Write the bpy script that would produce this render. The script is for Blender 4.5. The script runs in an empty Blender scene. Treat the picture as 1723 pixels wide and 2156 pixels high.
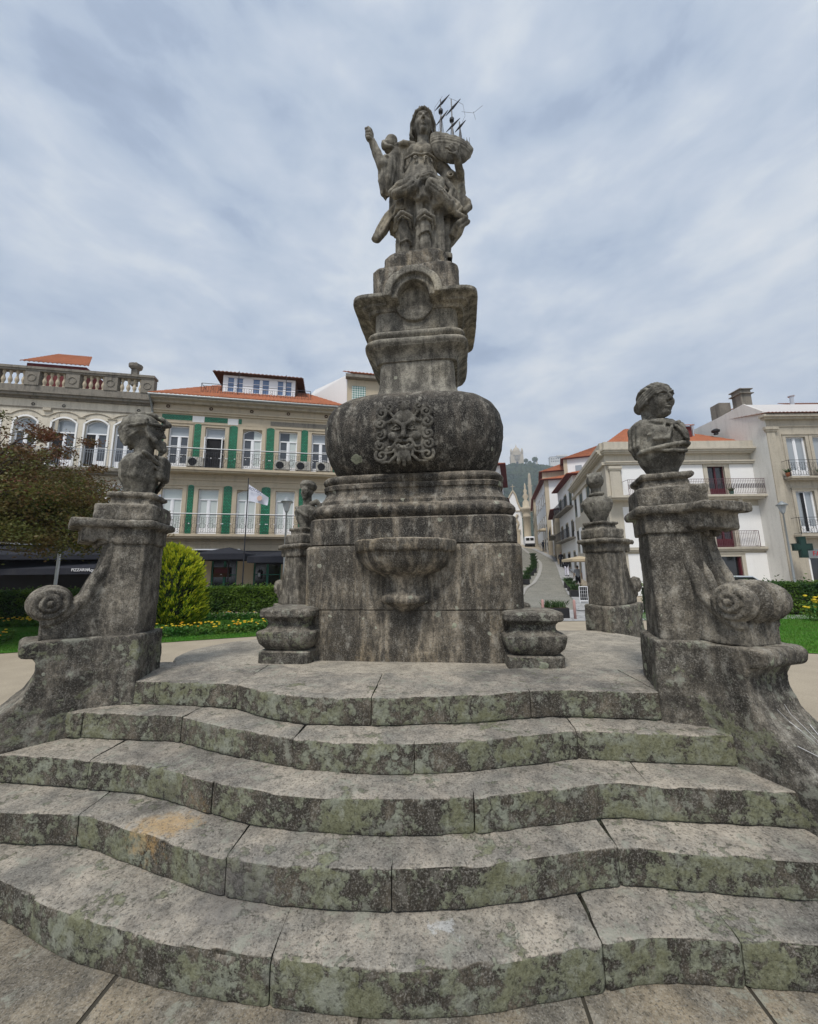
import bpy, math, random
import numpy as np
from math import sin, cos, pi, radians, sqrt, atan2
from mathutils import Vector, Matrix

random.seed(7); RNG = np.random.default_rng(7)
scene = bpy.context.scene

# ------------------------------------------------------------------ camera
FPX, TH, RO, CX, CY = 800.0, radians(9.2), radians(0.6), 861.5, 1078.0
CAM = np.array([0.0, 0.0, 1.62])
_u0 = np.array([0, -sin(TH), cos(TH)]); _r0 = np.array([1.0, 0, 0])
CF = np.array([0, cos(TH), sin(TH)])
CR = cos(RO) * _r0 - sin(RO) * _u0
CU = sin(RO) * _r0 + cos(RO) * _u0
cd = bpy.data.cameras.new("camera"); cam = bpy.data.objects.new("camera", cd)
scene.collection.objects.link(cam); scene.camera = cam
cd.sensor_fit = 'HORIZONTAL'; cd.sensor_width = 36.0; cd.lens = 36.0 * FPX / 1723.0
cd.clip_start = 0.05; cd.clip_end = 6000.0
cam.matrix_world = Matrix(((CR[0], CU[0], -CF[0], CAM[0]), (CR[1], CU[1], -CF[1], CAM[1]),
                           (CR[2], CU[2], -CF[2], CAM[2]), (0, 0, 0, 1)))

def ray(px, py): return (px - CX) / FPX * CR - (py - CY) / FPX * CU + CF
def atz(px, py, z):            # world point at height z seen at this pixel (layout helper)
    d = ray(px, py); return CAM + d * ((z - CAM[2]) / d[2])
def aty(px, py, y):
    d = ray(px, py); return CAM + d * (y / d[1])

# ------------------------------------------------------------------ sky, sun, exposure
SUN_EL, SUN_AZ = radians(58), radians(200)      # azimuth clockwise from +Y
w = bpy.data.worlds.new("World"); scene.world = w; w.use_nodes = True
nt = w.node_tree; nt.nodes.clear()
def N(nt, t, **kw):
    n = nt.nodes.new(t)
    for k, v in kw.items():
        if k.startswith('i_'): n.inputs[k[2:].replace('_', ' ')].default_value = v
        else: setattr(n, k, v)
    return n
def L(nt, a, b): nt.links.new(a, b)
out = N(nt, 'ShaderNodeOutputWorld'); bg = N(nt, 'ShaderNodeBackground')
bg.inputs['Strength'].default_value = 0.1
sky = N(nt, 'ShaderNodeTexSky', sky_type='NISHITA', sun_disc=False)
sky.sun_elevation = SUN_EL; sky.sun_rotation = SUN_AZ
tc = N(nt, 'ShaderNodeTexCoord'); sep = N(nt, 'ShaderNodeSeparateXYZ'); L(nt, tc.outputs['Generated'], sep.inputs[0])
mp = N(nt, 'ShaderNodeMapping'); L(nt, tc.outputs['Generated'], mp.inputs[0])
mp.inputs['Scale'].default_value = (1.0, 1.0, 2.3); mp.inputs['Rotation'].default_value = (radians(4), radians(-7), 0); mp.inputs['Location'].default_value = (2.3, 5.1, 1.2)
n1 = N(nt, 'ShaderNodeTexNoise', i_Scale=2.3, i_Detail=5.0, i_Roughness=0.5, i_Distortion=0.12); L(nt, mp.outputs[0], n1.inputs['Vector'])
n2 = N(nt, 'ShaderNodeTexNoise', i_Scale=6.0, i_Detail=9.0, i_Roughness=0.56, i_Distortion=0.22); L(nt, mp.outputs[0], n2.inputs['Vector'])
mx = N(nt, 'ShaderNodeMix'); mx.inputs['Factor'].default_value = 0.42
L(nt, n1.outputs['Fac'], mx.inputs['A']); L(nt, n2.outputs['Fac'], mx.inputs['B'])
cr = N(nt, 'ShaderNodeValToRGB'); L(nt, mx.outputs['Result'], cr.inputs[0])
el = cr.color_ramp.elements; el[0].position = 0.38; el[0].color = (4.2, 5.1, 6.6, 1)
el[1].position = 0.63; el[1].color = (7.6, 8.0, 8.5, 1)
e = el.new(0.45); e.color = (5.1, 5.95, 7.2, 1)
e = el.new(0.50); e.color = (5.7, 6.45, 7.6, 1)
e = el.new(0.55); e.color = (6.5, 7.15, 8.0, 1)
gap = N(nt, 'ShaderNodeMapRange'); L(nt, mx.outputs['Result'], gap.inputs[0])
gap.inputs[1].default_value = 0.41; gap.inputs[2].default_value = 0.28; gap.inputs[3].default_value = 0.0; gap.inputs[4].default_value = 0.3
mc = N(nt, 'ShaderNodeMix', data_type='RGBA'); L(nt, gap.outputs[0], mc.inputs['Factor'])
L(nt, cr.outputs[0], mc.inputs['A']); L(nt, sky.outputs[0], mc.inputs['B'])
L(nt, mc.outputs['Result'], bg.inputs[0]); L(nt, bg.outputs[0], out.inputs[0])

sl = bpy.data.lights.new("sun", 'SUN'); sl.energy = 2.9; sl.angle = radians(14); sl.color = (1.0, 0.95, 0.87)
sun = bpy.data.objects.new("sun", sl); scene.collection.objects.link(sun)
sd = Vector((sin(SUN_AZ) * cos(SUN_EL), cos(SUN_AZ) * cos(SUN_EL), sin(SUN_EL)))
sun.rotation_euler = (-sd).to_track_quat('-Z', 'Y').to_euler(); sun.location = (0, -5, 30)
vs = scene.view_settings; vs.view_transform = 'Standard'; vs.look = 'None'; vs.exposure = 0.0; vs.gamma = 1.0
vs.use_curve_mapping = False
scene.cycles.use_denoising = True

# ------------------------------------------------------------------ object helpers
def link(o): scene.collection.objects.link(o); return o
def tag(o, label=None, cat=None, group=None, kind=None):
    if label: o['label'] = label
    if cat: o['category'] = cat
    if group: o['group'] = group
    if kind: o['kind'] = kind
    return o
def empty(name, loc=(0, 0, 0), rz=0.0, label=None, cat=None, group=None):
    o = bpy.data.objects.new(name, None); o.empty_display_size = 0.2
    link(o); o.location = loc; o.rotation_euler = (0, 0, rz); return tag(o, label, cat, group)
def copy_tree(o, parent=None):
    c = o.copy(); link(c); c.parent = parent
    for ch in list(o.children): copy_tree(ch, c)
    return c
def mesh_np(name, V, F, mat, parent=None, smooth=True, mats=None, fm=None):
    """V (n,3) array; F (m,k) int array of equal-size faces, or list of lists"""
    me = bpy.data.meshes.new(name)
    V = np.asarray(V, dtype=np.float32)
    if isinstance(F, np.ndarray) and F.ndim == 2:
        m, k = F.shape
        me.vertices.add(len(V)); me.vertices.foreach_set('co', V.ravel())
        me.loops.add(m * k); me.loops.foreach_set('vertex_index', F.astype(np.int32).ravel())
        me.polygons.add(m); me.polygons.foreach_set('loop_start', np.arange(0, m * k, k, dtype=np.int32))
        me.polygons.foreach_set('loop_total', np.full(m, k, dtype=np.int32))
        me.update(calc_edges=True); me.validate()
    else:
        me.from_pydata([tuple(map(float, v)) for v in V], [], [list(map(int, f)) for f in F]); me.update()
    for mm in (mats or [mat]): me.materials.append(mm)
    if fm is not None and len(fm) == len(me.polygons): me.polygons.foreach_set('material_index', np.asarray(fm, dtype=np.int32))
    if smooth: me.polygons.foreach_set('use_smooth', np.ones(len(me.polygons), dtype=bool))
    o = bpy.data.objects.new(name, me); link(o); o.parent = parent
    return o

def crisp(o, deg=32):
    o.data.set_sharp_from_angle(angle=radians(deg)); return o
class MB:
    """collects simple solids into ONE mesh"""
    def __init__(s): s.v = []; s.f = []; s.m = []
    def add(s, V, F, m=0):
        b = len(s.v); s.v += [tuple(map(float, p)) for p in V]
        for f in F: s.f.append([b + i for i in f]); s.m.append(m)
        return s
    def box(s, x0, x1, y0, y1, z0, z1, m=0):
        V = [(x0, y0, z0), (x1, y0, z0), (x1, y1, z0), (x0, y1, z0), (x0, y0, z1), (x1, y0, z1), (x1, y1, z1), (x0, y1, z1)]
        return s.add(V, [(0, 3, 2, 1), (4, 5, 6, 7), (0, 1, 5, 4), (1, 2, 6, 5), (2, 3, 7, 6), (3, 0, 4, 7)], m)
    def quad(s, a, b, c, d, m=0): return s.add([a, b, c, d], [(0, 1, 2, 3)], m)
    def bar(s, a, b, r, n=6, r2=None, m=0, caps=True):
        a = Vector(a); b = Vector(b); d = (b - a).normalized(); r2 = r if r2 is None else r2
        u = d.orthogonal().normalized(); v = d.cross(u); V = []
        for P, R in ((a, r), (b, r2)):
            for i in range(n):
                t = 2 * pi * i / n; V.append(P + u * (R * cos(t)) + v * (R * sin(t)))
        F = [(i, (i + 1) % n, n + (i + 1) % n, n + i) for i in range(n)]
        if caps: F += [tuple(range(n - 1, -1, -1)), tuple(range(n, 2 * n))]
        return s.add(V, F, m)
    def path(s, pts, r, n=6, m=0):
        for a, b in zip(pts[:-1], pts[1:]): s.bar(a, b, r, n, m=m)
        return s
    def ring(s, c, R, r, ax='y', n=14, k=4, m=0):
        V = []; F = []
        for i in range(n):
            t = 2 * pi * i / n
            for j in range(k):
                q = 2 * pi * j / k; rr = R + r * cos(q); h = r * sin(q)
                p = {'y': (rr * cos(t), h, rr * sin(t)), 'z': (rr * cos(t), rr * sin(t), h), 'x': (h, rr * cos(t), rr * sin(t))}[ax]
                V.append((c[0] + p[0], c[1] + p[1], c[2] + p[2]))
                F.append((i * k + j, ((i + 1) % n) * k + j, ((i + 1) % n) * k + (j + 1) % k, i * k + (j + 1) % k))
        return s.add(V, F, m)
    def lathe(s, prof, c=(0, 0, 0), n=16, m=0, sq=None):
        V = []; F = []
        for (r, z) in prof:
            for i in range(n):
                t = 2 * pi * (i + .5) / n; V.append((c[0] + r * cos(t), c[1] + r * sin(t), c[2] + z))
        for k in range(len(prof) - 1):
            for i in range(n): F.append((k * n + i, k * n + (i + 1) % n, (k + 1) * n + (i + 1) % n, (k + 1) * n + i))
        F.append(tuple(range(n - 1, -1, -1))); F.append(tuple(range((len(prof) - 1) * n, len(prof) * n)))
        return s.add(V, F, m)
    def prism(s, poly, axis, a, b, m=0):
        """poly in the plane normal to axis; extruded a..b.  axis 'y': poly=(x,z); 'z': (x,y); 'x': (y,z)"""
        n = len(poly)
        def P(p, t): return {'y': (p[0], t, p[1]), 'z': (p[0], p[1], t), 'x': (t, p[0], p[1])}[axis]
        V = [P(p, a) for p in poly] + [P(p, b) for p in poly]
        F = [tuple(range(n)), tuple(range(2 * n - 1, n - 1, -1))] + [(i, n + i, n + (i + 1) % n, (i + 1) % n) for i in range(n)]
        return s.add(V, F, m)
    def build(s, name, mat, parent=None, smooth=False, bevel=0.0, mats=None):
        me = bpy.data.meshes.new(name); me.from_pydata(s.v, [], s.f)
        for mm in (mats or [mat]): me.materials.append(mm)
        if mats: me.polygons.foreach_set('material_index', s.m)
        me.update()
        if smooth: me.polygons.foreach_set('use_smooth', [True] * len(me.polygons))
        o = bpy.data.objects.new(name, me); link(o); o.parent = parent
        import bmesh
        bm = bmesh.new(); bm.from_mesh(me); bmesh.ops.recalc_face_normals(bm, faces=bm.faces); bm.to_mesh(me); bm.free()
        if bevel:
            b = o.modifiers.new('bevel', 'BEVEL'); b.width = bevel; b.segments = 2; b.limit_method = 'ANGLE'
        return o

# value noise on numpy points, range about -1..1
_LAT = RNG.uniform(-1, 1, (32, 32, 32)).astype(np.float32)
def vn(P, sc, off=0.0):
    q = np.asarray(P, dtype=np.float64) * sc + 137.3 + off
    i = np.floor(q).astype(np.int64); f = (q - i); f = f * f * (3 - 2 * f); i %= 32; j = (i + 1) % 32
    x0, y0, z0 = i[..., 0], i[..., 1], i[..., 2]; x1, y1, z1 = j[..., 0], j[..., 1], j[..., 2]
    fx, fy, fz = f[..., 0], f[..., 1], f[..., 2]; G = _LAT
    return ((G[x0, y0, z0] * (1 - fx) + G[x1, y0, z0] * fx) * (1 - fy) + (G[x0, y1, z0] * (1 - fx) + G[x1, y1, z0] * fx) * fy) * (1 - fz) + \
           ((G[x0, y0, z1] * (1 - fx) + G[x1, y0, z1] * fx) * (1 - fy) + (G[x0, y1, z1] * (1 - fx) + G[x1, y1, z1] * fx) * fy) * fz

# ------------------------------------------------------------------ sculpting with distance fields
class SDF:
    def __init__(s, lo, hi, h):
        s.h = h; s.lo = np.array(lo, dtype=float)
        s.ax = [np.arange(lo[i], hi[i] + h, h) for i in range(3)]
        s.d = np.full([len(a) for a in s.ax], 1e3, dtype=np.float32)
    def win(s, lo, hi):
        sl = []
        for i in range(3):
            a = max(0, int((lo[i] - s.lo[i]) / s.h)); b = min(len(s.ax[i]), int((hi[i] - s.lo[i]) / s.h) + 2)
            sl.append(slice(a, max(a, b)))
        g = np.meshgrid(*[s.ax[i][sl[i]] for i in range(3)], indexing='ij')
        return tuple(sl), np.stack(g, -1)
    def comb(s, sl, e, k, op):
        d = s.d[sl]
        if op == 'add':
            if k > 0:
                hh = np.clip(0.5 + 0.5 * (d - e) / k, 0, 1); r = d * (1 - hh) + e * hh - k * hh * (1 - hh)
                r = np.where(d > 100, e, r)
            else: r = np.minimum(d, e)
        else:
            if k > 0:
                hh = np.clip(0.5 - 0.5 * (d + e) / k, 0, 1); r = d * (1 - hh) + (-e) * hh + k * hh * (1 - hh)
            else: r = np.maximum(d, -e)
        s.d[sl] = r
    def cap(s, a, b, ra, rb=None, k=0.02, op='add', sq=None):
        rb = ra if rb is None else rb
        a = np.array(a, float); b = np.array(b, float); m = max(ra, rb) + k + 3 * s.h
        sl, P = s.win(np.minimum(a, b) - m, np.maximum(a, b) + m)
        if P.size == 0: return s
        ba = b - a; t = np.clip(((P - a) @ ba) / max(ba @ ba, 1e-9), 0, 1)
        e = np.linalg.norm(P - a - t[..., None] * ba, axis=-1) - (ra + (rb - ra) * t)
        s.comb(sl, e, k, op); return s
    def tube(s, pts, r, k=0.01, op='add', r2=None):
        n = len(pts) - 1
        rs = [r + ((r if r2 is None else r2) - r) * i / n for i in range(n + 1)]
        for i in range(n): s.cap(pts[i], pts[i + 1], rs[i], rs[i + 1], k, op)
        return s
    def cyl(s, a, b, R, rnd=.006, k=0.0, op='add', R2=None):
        a = np.array(a, float); b = np.array(b, float); m = max(R, R2 or R) + k + 3 * s.h; sl, P = s.win(np.minimum(a, b) - m, np.maximum(a, b) + m)
        if P.size == 0: return s
        ba = b - a; Ln = np.linalg.norm(ba); n = ba / Ln; t = (P - a) @ n; rr = np.linalg.norm(P - a - t[..., None] * n, axis=-1)
        Rt = R + ((R2 or R) - R) * np.clip(t / Ln, 0, 1); dr = rr - Rt + rnd; dt = np.abs(t - Ln / 2) - Ln / 2 + rnd
        s.comb(sl, np.hypot(np.maximum(dr, 0), np.maximum(dt, 0)) + np.minimum(np.maximum(dr, dt), 0) - rnd, k, op); return s
    def tor(s, c, n, R, r, k=0.0, op='add'):
        c = np.array(c, float); n = np.array(n, float); n /= np.linalg.norm(n); m = R + r + k + 3 * s.h; sl, P = s.win(c - m, c + m)
        if P.size == 0: return s
        t = (P - c) @ n; rr = np.linalg.norm(P - c - t[..., None] * n, axis=-1); s.comb(sl, np.hypot(rr - R, t) - r, k, op); return s
    def ell(s, c, r, k=0.02, op='add', rot=None):
        c = np.array(c, float); r = np.array(r, float); m = max(r) + k + 3 * s.h
        sl, P = s.win(c - m, c + m)
        if P.size == 0: return s
        q = P - c
        if rot is not None: q = q @ np.array(Matrix.Rotation(radians(rot[1]), 3, rot[0]))
        k0 = np.linalg.norm(q / r, axis=-1); k1 = np.linalg.norm(q / (r * r), axis=-1) + 1e-9
        s.comb(sl, k0 * (k0 - 1) / k1, k, op); return s
    def box(s, c, hs, rnd=0.01, k=0.0, op='add', rz=0.0):
        c = np.array(c, float); hs = np.array(hs, float); m = float(np.linalg.norm(hs)) + k + 3 * s.h
        if rz == 0: sl, P = s.win(c - hs - k - 3 * s.h, c + hs + k + 3 * s.h)
        else: sl, P = s.win(c - m, c + m)
        q = P - c
        if rz:
            ca, sa = cos(-rz), sin(-rz); q = np.stack([q[..., 0] * ca - q[..., 1] * sa, q[..., 0] * sa + q[..., 1] * ca, q[..., 2]], -1)
        q = np.abs(q) - (hs - rnd)
        e = np.linalg.norm(np.maximum(q, 0), axis=-1) + np.minimum(q.max(-1), 0) - rnd
        s.comb(sl, e, k, op); return s
    def poly(s, pts, ax, a, b, rnd=0.01, k=0.0, op='add', frame=None):
        """extruded polygon: pts in (u,z); frame=(origin xy, angle): u runs along angle, thickness a..b across"""
        (ox, oy), ang = frame; dx_, dy_ = cos(ang), sin(ang)
        us = [p[0] for p in pts]; zs = [p[1] for p in pts]
        cs = [(ox + u * dx_ - v * dy_, oy + u * dy_ + v * dx_) for u in (min(us), max(us)) for v in (a, b)]
        lo = (min(c[0] for c in cs) - .03, min(c[1] for c in cs) - .03, min(zs) - .03)
        hi = (max(c[0] for c in cs) + .03, max(c[1] for c in cs) + .03, max(zs) + .03)
        sl, P = s.win(lo, hi); X = P[..., 0] - ox; Yy = P[..., 1] - oy
        U = X * dx_ + Yy * dy_; Vv = -X * dy_ + Yy * dx_; Z = P[..., 2]
        d2 = np.full(U.shape, 1e9); ins = np.zeros(U.shape, bool); n = len(pts)
        for i in range(n):
            ax_, az_ = pts[i]; bx_, bz_ = pts[(i + 1) % n]; ex, ez = bx_ - ax_, bz_ - az_
            t = np.clip(((U - ax_) * ex + (Z - az_) * ez) / (ex * ex + ez * ez + 1e-12), 0, 1)
            d2 = np.minimum(d2, (U - ax_ - t * ex) ** 2 + (Z - az_ - t * ez) ** 2)
            c = ((az_ > Z) != (bz_ > Z)) & (U < (bx_ - ax_) * (Z - az_) / ((bz_ - az_) if abs(bz_ - az_) > 1e-12 else 1e-12) + ax_)
            ins ^= c
        dp = np.where(ins, -np.sqrt(d2), np.sqrt(d2)) + rnd
        dv = np.abs(Vv - (a + b) / 2) - (abs(b - a) / 2 - rnd)
        e = np.sqrt(np.maximum(dp, 0) ** 2 + np.maximum(dv, 0) ** 2) + np.minimum(np.maximum(dp, dv), 0) - rnd
        s.comb(sl, e, k, op); return s
    def drape(s, z0, z1, prof, n=9, amp=.1, tw=0.0, ph=0.0, k=0.02, hem=0.0, wav=.25):
        """cloth round an upright axis; prof rows (z, cx, cy, rx, ry); rounded folds with sharp valleys"""
        pr_ = np.array(sorted(prof)); R_ = max(pr_[:, 3].max(), pr_[:, 4].max()) * (1 + amp) + .03
        lo = (pr_[:, 1].min() - R_, pr_[:, 2].min() - R_, z0 - .12); hi = (pr_[:, 1].max() + R_, pr_[:, 2].max() + R_, z1 + .03)
        sl, P = s.win(lo, hi); X, Y, Z = P[..., 0], P[..., 1], P[..., 2]
        f = [np.interp(Z, pr_[:, 0], pr_[:, i]) for i in (1, 2, 3, 4)]; u, v = (X - f[0]) / f[2], (Y - f[1]) / f[3]; an = np.arctan2(v, u)
        q = n * an / 2 + tw * Z + ph + wav * np.sin(2.3 * an + 5 * Z) + .5 * wav * np.sin(5.1 * an - 9 * Z)
        fo = np.abs(np.sin(q)) ** .8; fo = 1 + amp * (fo - .6) + amp * .35 * (np.abs(np.sin(2.7 * q + 1.3)) - .6)
        e = (np.hypot(u, v) - fo) * np.minimum(f[2], f[3]) * .9
        zb_ = z0 + hem * np.sin(3 * an + ph) + hem * .5 * np.sin(n * an + 1); e = np.maximum(e, np.maximum(zb_ - Z, Z - z1) * .9)
        s.comb(sl, e, k, 'add'); return s
    def rough(s, amps):
        g = np.meshgrid(*s.ax, indexing='ij'); P = np.stack(g, -1)
        m = np.abs(s.d) < 6 * s.h
        Q = P[m]; dd = np.zeros(len(Q))
        for sc, a in amps: dd += a * vn(Q, sc)
        s.d[m] += dd.astype(np.float32); return s
    def mesh(s):
        d = np.clip(s.d, -3 * s.h, 3 * s.h); ins = d < 0; nx, ny, nz = d.shape
        cnt = np.zeros((nx - 1, ny - 1, nz - 1), np.int8)
        for a in (0, 1):
            for b in (0, 1):
                for c in (0, 1): cnt += ins[a:nx - 1 + a, b:ny - 1 + b, c:nz - 1 + c]
        act = (cnt > 0) & (cnt < 8); I = np.argwhere(act); acc = np.zeros((len(I), 3)); num = np.zeros(len(I))
        cr_ = [(a, b, c) for a in (0, 1) for b in (0, 1) for c in (0, 1)]
        for c0 in cr_:
            for ax in range(3):
                if c0[ax]: continue
                c1 = list(c0); c1[ax] = 1
                v0 = d[I[:, 0] + c0[0], I[:, 1] + c0[1], I[:, 2] + c0[2]]; v1 = d[I[:, 0] + c1[0], I[:, 1] + c1[1], I[:, 2] + c1[2]]
                m = (v0 < 0) != (v1 < 0); t = np.where(m, v0 / np.where(m, v0 - v1, 1), 0)
                p = np.array(c0, float)[None, :].repeat(len(I), 0); p[:, ax] += t
                acc[m] += p[m]; num[m] += 1
        V = (I + acc / np.maximum(num, 1)[:, None]) * s.h + s.lo
        idx = np.full(act.shape, -1, np.int64); idx[tuple(I.T)] = np.arange(len(I)); F = []
        for ax in range(3):
            o1, o2 = [(1, 2), (2, 0), (0, 1)][ax]
            sh = list(d.shape); sh[ax] -= 1
            A = [slice(0, sh[i]) for i in range(3)]; B = list(A); B[ax] = slice(1, sh[ax] + 1)
            for i in (o1, o2): A[i] = B[i] = slice(1, d.shape[i] - 1)
            sa = ins[tuple(A)]; sb = ins[tuple(B)]; E = np.argwhere(sa != sb)
            if len(E) == 0: continue
            flip = sa[tuple(E.T)]
            E = E.copy(); E[:, o1] += 1; E[:, o2] += 1
            def at(p, q):
                J = E.copy(); J[:, o1] += p; J[:, o2] += q; return idx[J[:, 0], J[:, 1], J[:, 2]]
            Q = np.stack([at(-1, -1), at(0, -1), at(0, 0), at(-1, 0)], 1)
            Q[~flip] = Q[~flip][:, ::-1]; F.append(Q)
        F = np.concatenate(F); F = F[(F >= 0).all(1)]
        return V, F
    def build(s, name, mat, parent=None):
        V, F = s.mesh(); return mesh_np(name, V, F, mat, parent)
# ------------------------------------------------------------------ materials
def new_mat(name, rough=0.8, col=(.5, .5, .5), spec=0.3, metal=0.0):
    m = bpy.data.materials.new(name); m.use_nodes = True
    b = m.node_tree.nodes['Principled BSDF']
    b.inputs['Base Color'].default_value = (*col, 1); b.inputs['Roughness'].default_value = rough
    b.inputs['Specular IOR Level'].default_value = spec; b.inputs['Metallic'].default_value = metal
    return m
def ramp(nt, src, stops, interp='LINEAR'):
    r = N(nt, 'ShaderNodeValToRGB'); r.color_ramp.interpolation = interp; E = r.color_ramp.elements
    E[0].position = stops[0][0]; E[1].position = stops[-1][0]
    def c(v): return (*v, 1) if isinstance(v, tuple) else (v, v, v, 1)
    E[0].color = c(stops[0][1]); E[1].color = c(stops[-1][1])
    for p, v in stops[1:-1]: E.new(p).color = c(v)
    if src is not None: L(nt, src, r.inputs[0])
    return r.outputs[0]
def mth(nt, op, a, b=0.0, clamp=False):
    n = N(nt, 'ShaderNodeMath', operation=op, use_clamp=clamp)
    for i, v in enumerate((a, b)):
        if isinstance(v, (int, float)): n.inputs[i].default_value = v
        else: L(nt, v, n.inputs[i])
    return n.outputs[0]
def mixc(nt, fac, a, b):
    n = N(nt, 'ShaderNodeMix', data_type='RGBA')
    if isinstance(fac, (int, float)): n.inputs['Factor'].default_value = fac
    else: L(nt, fac, n.inputs['Factor'])
    for k, v in (('A', a), ('B', b)):
        if isinstance(v, tuple): n.inputs[k].default_value = (*v, 1)
        else: L(nt, v, n.inputs[k])
    return n.outputs['Result']
def noise(nt, vec, sc, det=4.0, ro=0.55, dist=0.0):
    n = N(nt, 'ShaderNodeTexNoise', i_Scale=sc, i_Detail=det, i_Roughness=ro, i_Distortion=dist)
    if vec is not None: L(nt, vec, n.inputs['Vector'])
    return n.outputs['Fac']
def scaled(nt, vec, s, loc=(0, 0, 0)):
    m = N(nt, 'ShaderNodeMapping'); m.inputs['Scale'].default_value = s; m.inputs['Location'].default_value = loc
    L(nt, vec, m.inputs[0]); return m.outputs[0]

def stone(name, c1, c2, patch=None, dark=0.4, lichen=0.0, spots=0.3, streak=0.5, top=None, tint=None, bump=0.5, grain=1.0, seed=0.0, mottle=0.35):
    """weathered granite: speckle, dirt streaks on upright faces, lichen crusts, round lichen spots"""
    m = new_mat(name, 0.9, spec=0.15); t = m.node_tree; b = t.nodes['Principled BSDF']
    g = N(t, 'ShaderNodeNewGeometry'); P0 = g.outputs['Position']; P = scaled(t, P0, (1, 1, 1), (seed, seed * 1.7, seed * .6))
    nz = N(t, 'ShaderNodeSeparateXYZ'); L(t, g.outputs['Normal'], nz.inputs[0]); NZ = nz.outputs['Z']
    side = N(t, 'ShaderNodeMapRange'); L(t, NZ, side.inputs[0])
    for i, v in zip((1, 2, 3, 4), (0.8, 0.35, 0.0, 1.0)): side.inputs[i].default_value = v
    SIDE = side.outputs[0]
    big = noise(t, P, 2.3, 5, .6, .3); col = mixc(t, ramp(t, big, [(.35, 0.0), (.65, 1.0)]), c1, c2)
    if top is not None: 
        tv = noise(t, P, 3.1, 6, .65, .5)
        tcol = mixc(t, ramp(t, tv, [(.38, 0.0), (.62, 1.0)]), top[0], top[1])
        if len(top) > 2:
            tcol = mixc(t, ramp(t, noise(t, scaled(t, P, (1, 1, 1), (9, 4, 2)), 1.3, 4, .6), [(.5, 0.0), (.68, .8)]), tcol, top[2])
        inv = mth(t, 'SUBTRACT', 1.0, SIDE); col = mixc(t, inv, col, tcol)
    if tint is not None:
        tn = noise(t, scaled(t, P, (1, 1, 1), (3, 8, 1)), 1.7, 3, .5); col = mixc(t, ramp(t, tn, [(.52, 0.0), (.7, .8)]), col, tint)
    # dark mould: vertical streaks on the sides, blotches everywhere
    st = noise(t, scaled(t, P, (9, 9, 1.3)), 1.0, 6, .62, .4); bl = noise(t, P, 4.5, 7, .68, .3)
    dk = mth(t, 'ADD', mth(t, 'MULTIPLY', st, streak), mth(t, 'MULTIPLY', bl, 1 - streak))
    dm = ramp(t, dk, [(.5 - .18 * dark, 0.0), (.60 - .1 * dark, 1.0)])
    dm = mth(t, 'MULTIPLY', dm, mth(t, 'ADD', mth(t, 'MULTIPLY', SIDE, .65), .35 if top is None else .12))
    dm = mth(t, 'MULTIPLY', dm, min(1.0, dark * 1.5))
    col = mixc(t, dm, col, (.018, .017, .016))
    # granite speckle
    sp = noise(t, P, 78, 4, .75); col = mixc(t, mth(t, 'MULTIPLY', ramp(t, sp, [(.36, 1.0), (.50, 0.0)]), .72 * grain), col, (.02, .019, .018))
    sp2 = noise(t, scaled(t, P, (1, 1, 1), (5, 5, 5)), 120, 3, .7); col = mixc(t, mth(t, 'MULTIPLY', ramp(t, sp2, [(.50, 0.0), (.72, 1.0)]), .58 * grain), col, (.46, .44, .40))
    mt = noise(t, P, 22, 5, .7); m7 = noise(t, scaled(t, P, (1, 1, 1 - .6 * streak)), 13, 7, .72); col = mixc(t, mth(t, 'MULTIPLY', ramp(t, m7, [(.36, 1.0), (.52, 0.0)]), mottle), col, (.028, .026, .024)); col = mixc(t, mth(t, 'MULTIPLY', ramp(t, m7, [(.54, 0.0), (.66, 1.0)]), mottle * .8), col, (.42, .40, .35)); col = mixc(t, mth(t, 'MULTIPLY', ramp(t, mt, [(.35, 1.0), (.5, 0.0)]), mottle), col, (.04, .038, .035))
    hgt = mth(t, 'ADD', mth(t, 'MULTIPLY', mt, .8), mth(t, 'MULTIPLY', sp, .25))
    if lichen > 0:
        wv = N(t, 'ShaderNodeMix', data_type='VECTOR'); wv.inputs['Factor'].default_value = .06
        nn = N(t, 'ShaderNodeTexNoise', i_Scale=24.0, i_Detail=5.0, i_Roughness=.65); L(t, P, nn.inputs['Vector'])
        L(t, P, wv.inputs['A']); L(t, nn.outputs['Color'], wv.inputs['B'])
        lA = noise(t, wv.outputs['Result'], 4.2, 6, .62, .3); lB = noise(t, scaled(t, wv.outputs['Result'], (1, 1, 1), (2, 7, 4)), 19, 6, .7, .2)
        vo = N(t, 'ShaderNodeTexVoronoi', i_Scale=24.0); L(t, wv.outputs['Result'], vo.inputs['Vector'])
        lc = mth(t, 'ADD', mth(t, 'MULTIPLY', lA, .52), mth(t, 'MULTIPLY', lB, .48)); lc = mth(t, 'SUBTRACT', lc, mth(t, 'MULTIPLY', vo.outputs['Distance'], .10))
        lc = mth(t, 'SUBTRACT', lc, mth(t, 'MULTIPLY', mth(t, 'SUBTRACT', 1.0, SIDE), .09))
        lo = .505 - .10 * lichen
        lm = ramp(t, lc, [(lo, 0.0), (lo + .022, .85), (lo + .06, 1.0)]); rim = ramp(t, lc, [(lo, 0.0), (lo + .016, 1.0), (lo + .035, 0.0)])
        fine = noise(t, P, 42, 6, .8)
        lcol = mixc(t, ramp(t, fine, [(.34, 0.0), (.66, 1.0)]), (.09, .095, .062), (.34, .36, .27))
        lcol = mixc(t, ramp(t, lA, [(.46, 0.0), (.60, .55)]), lcol, (.165, .165, .085))
        lcol = mixc(t, ramp(t, noise(t, scaled(t, P, (1, 1, 1), (8, 1, 3)), 6, 5, .7), [(.5, 0.0), (.64, .7)]), lcol, (.30, .32, .27))
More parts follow.
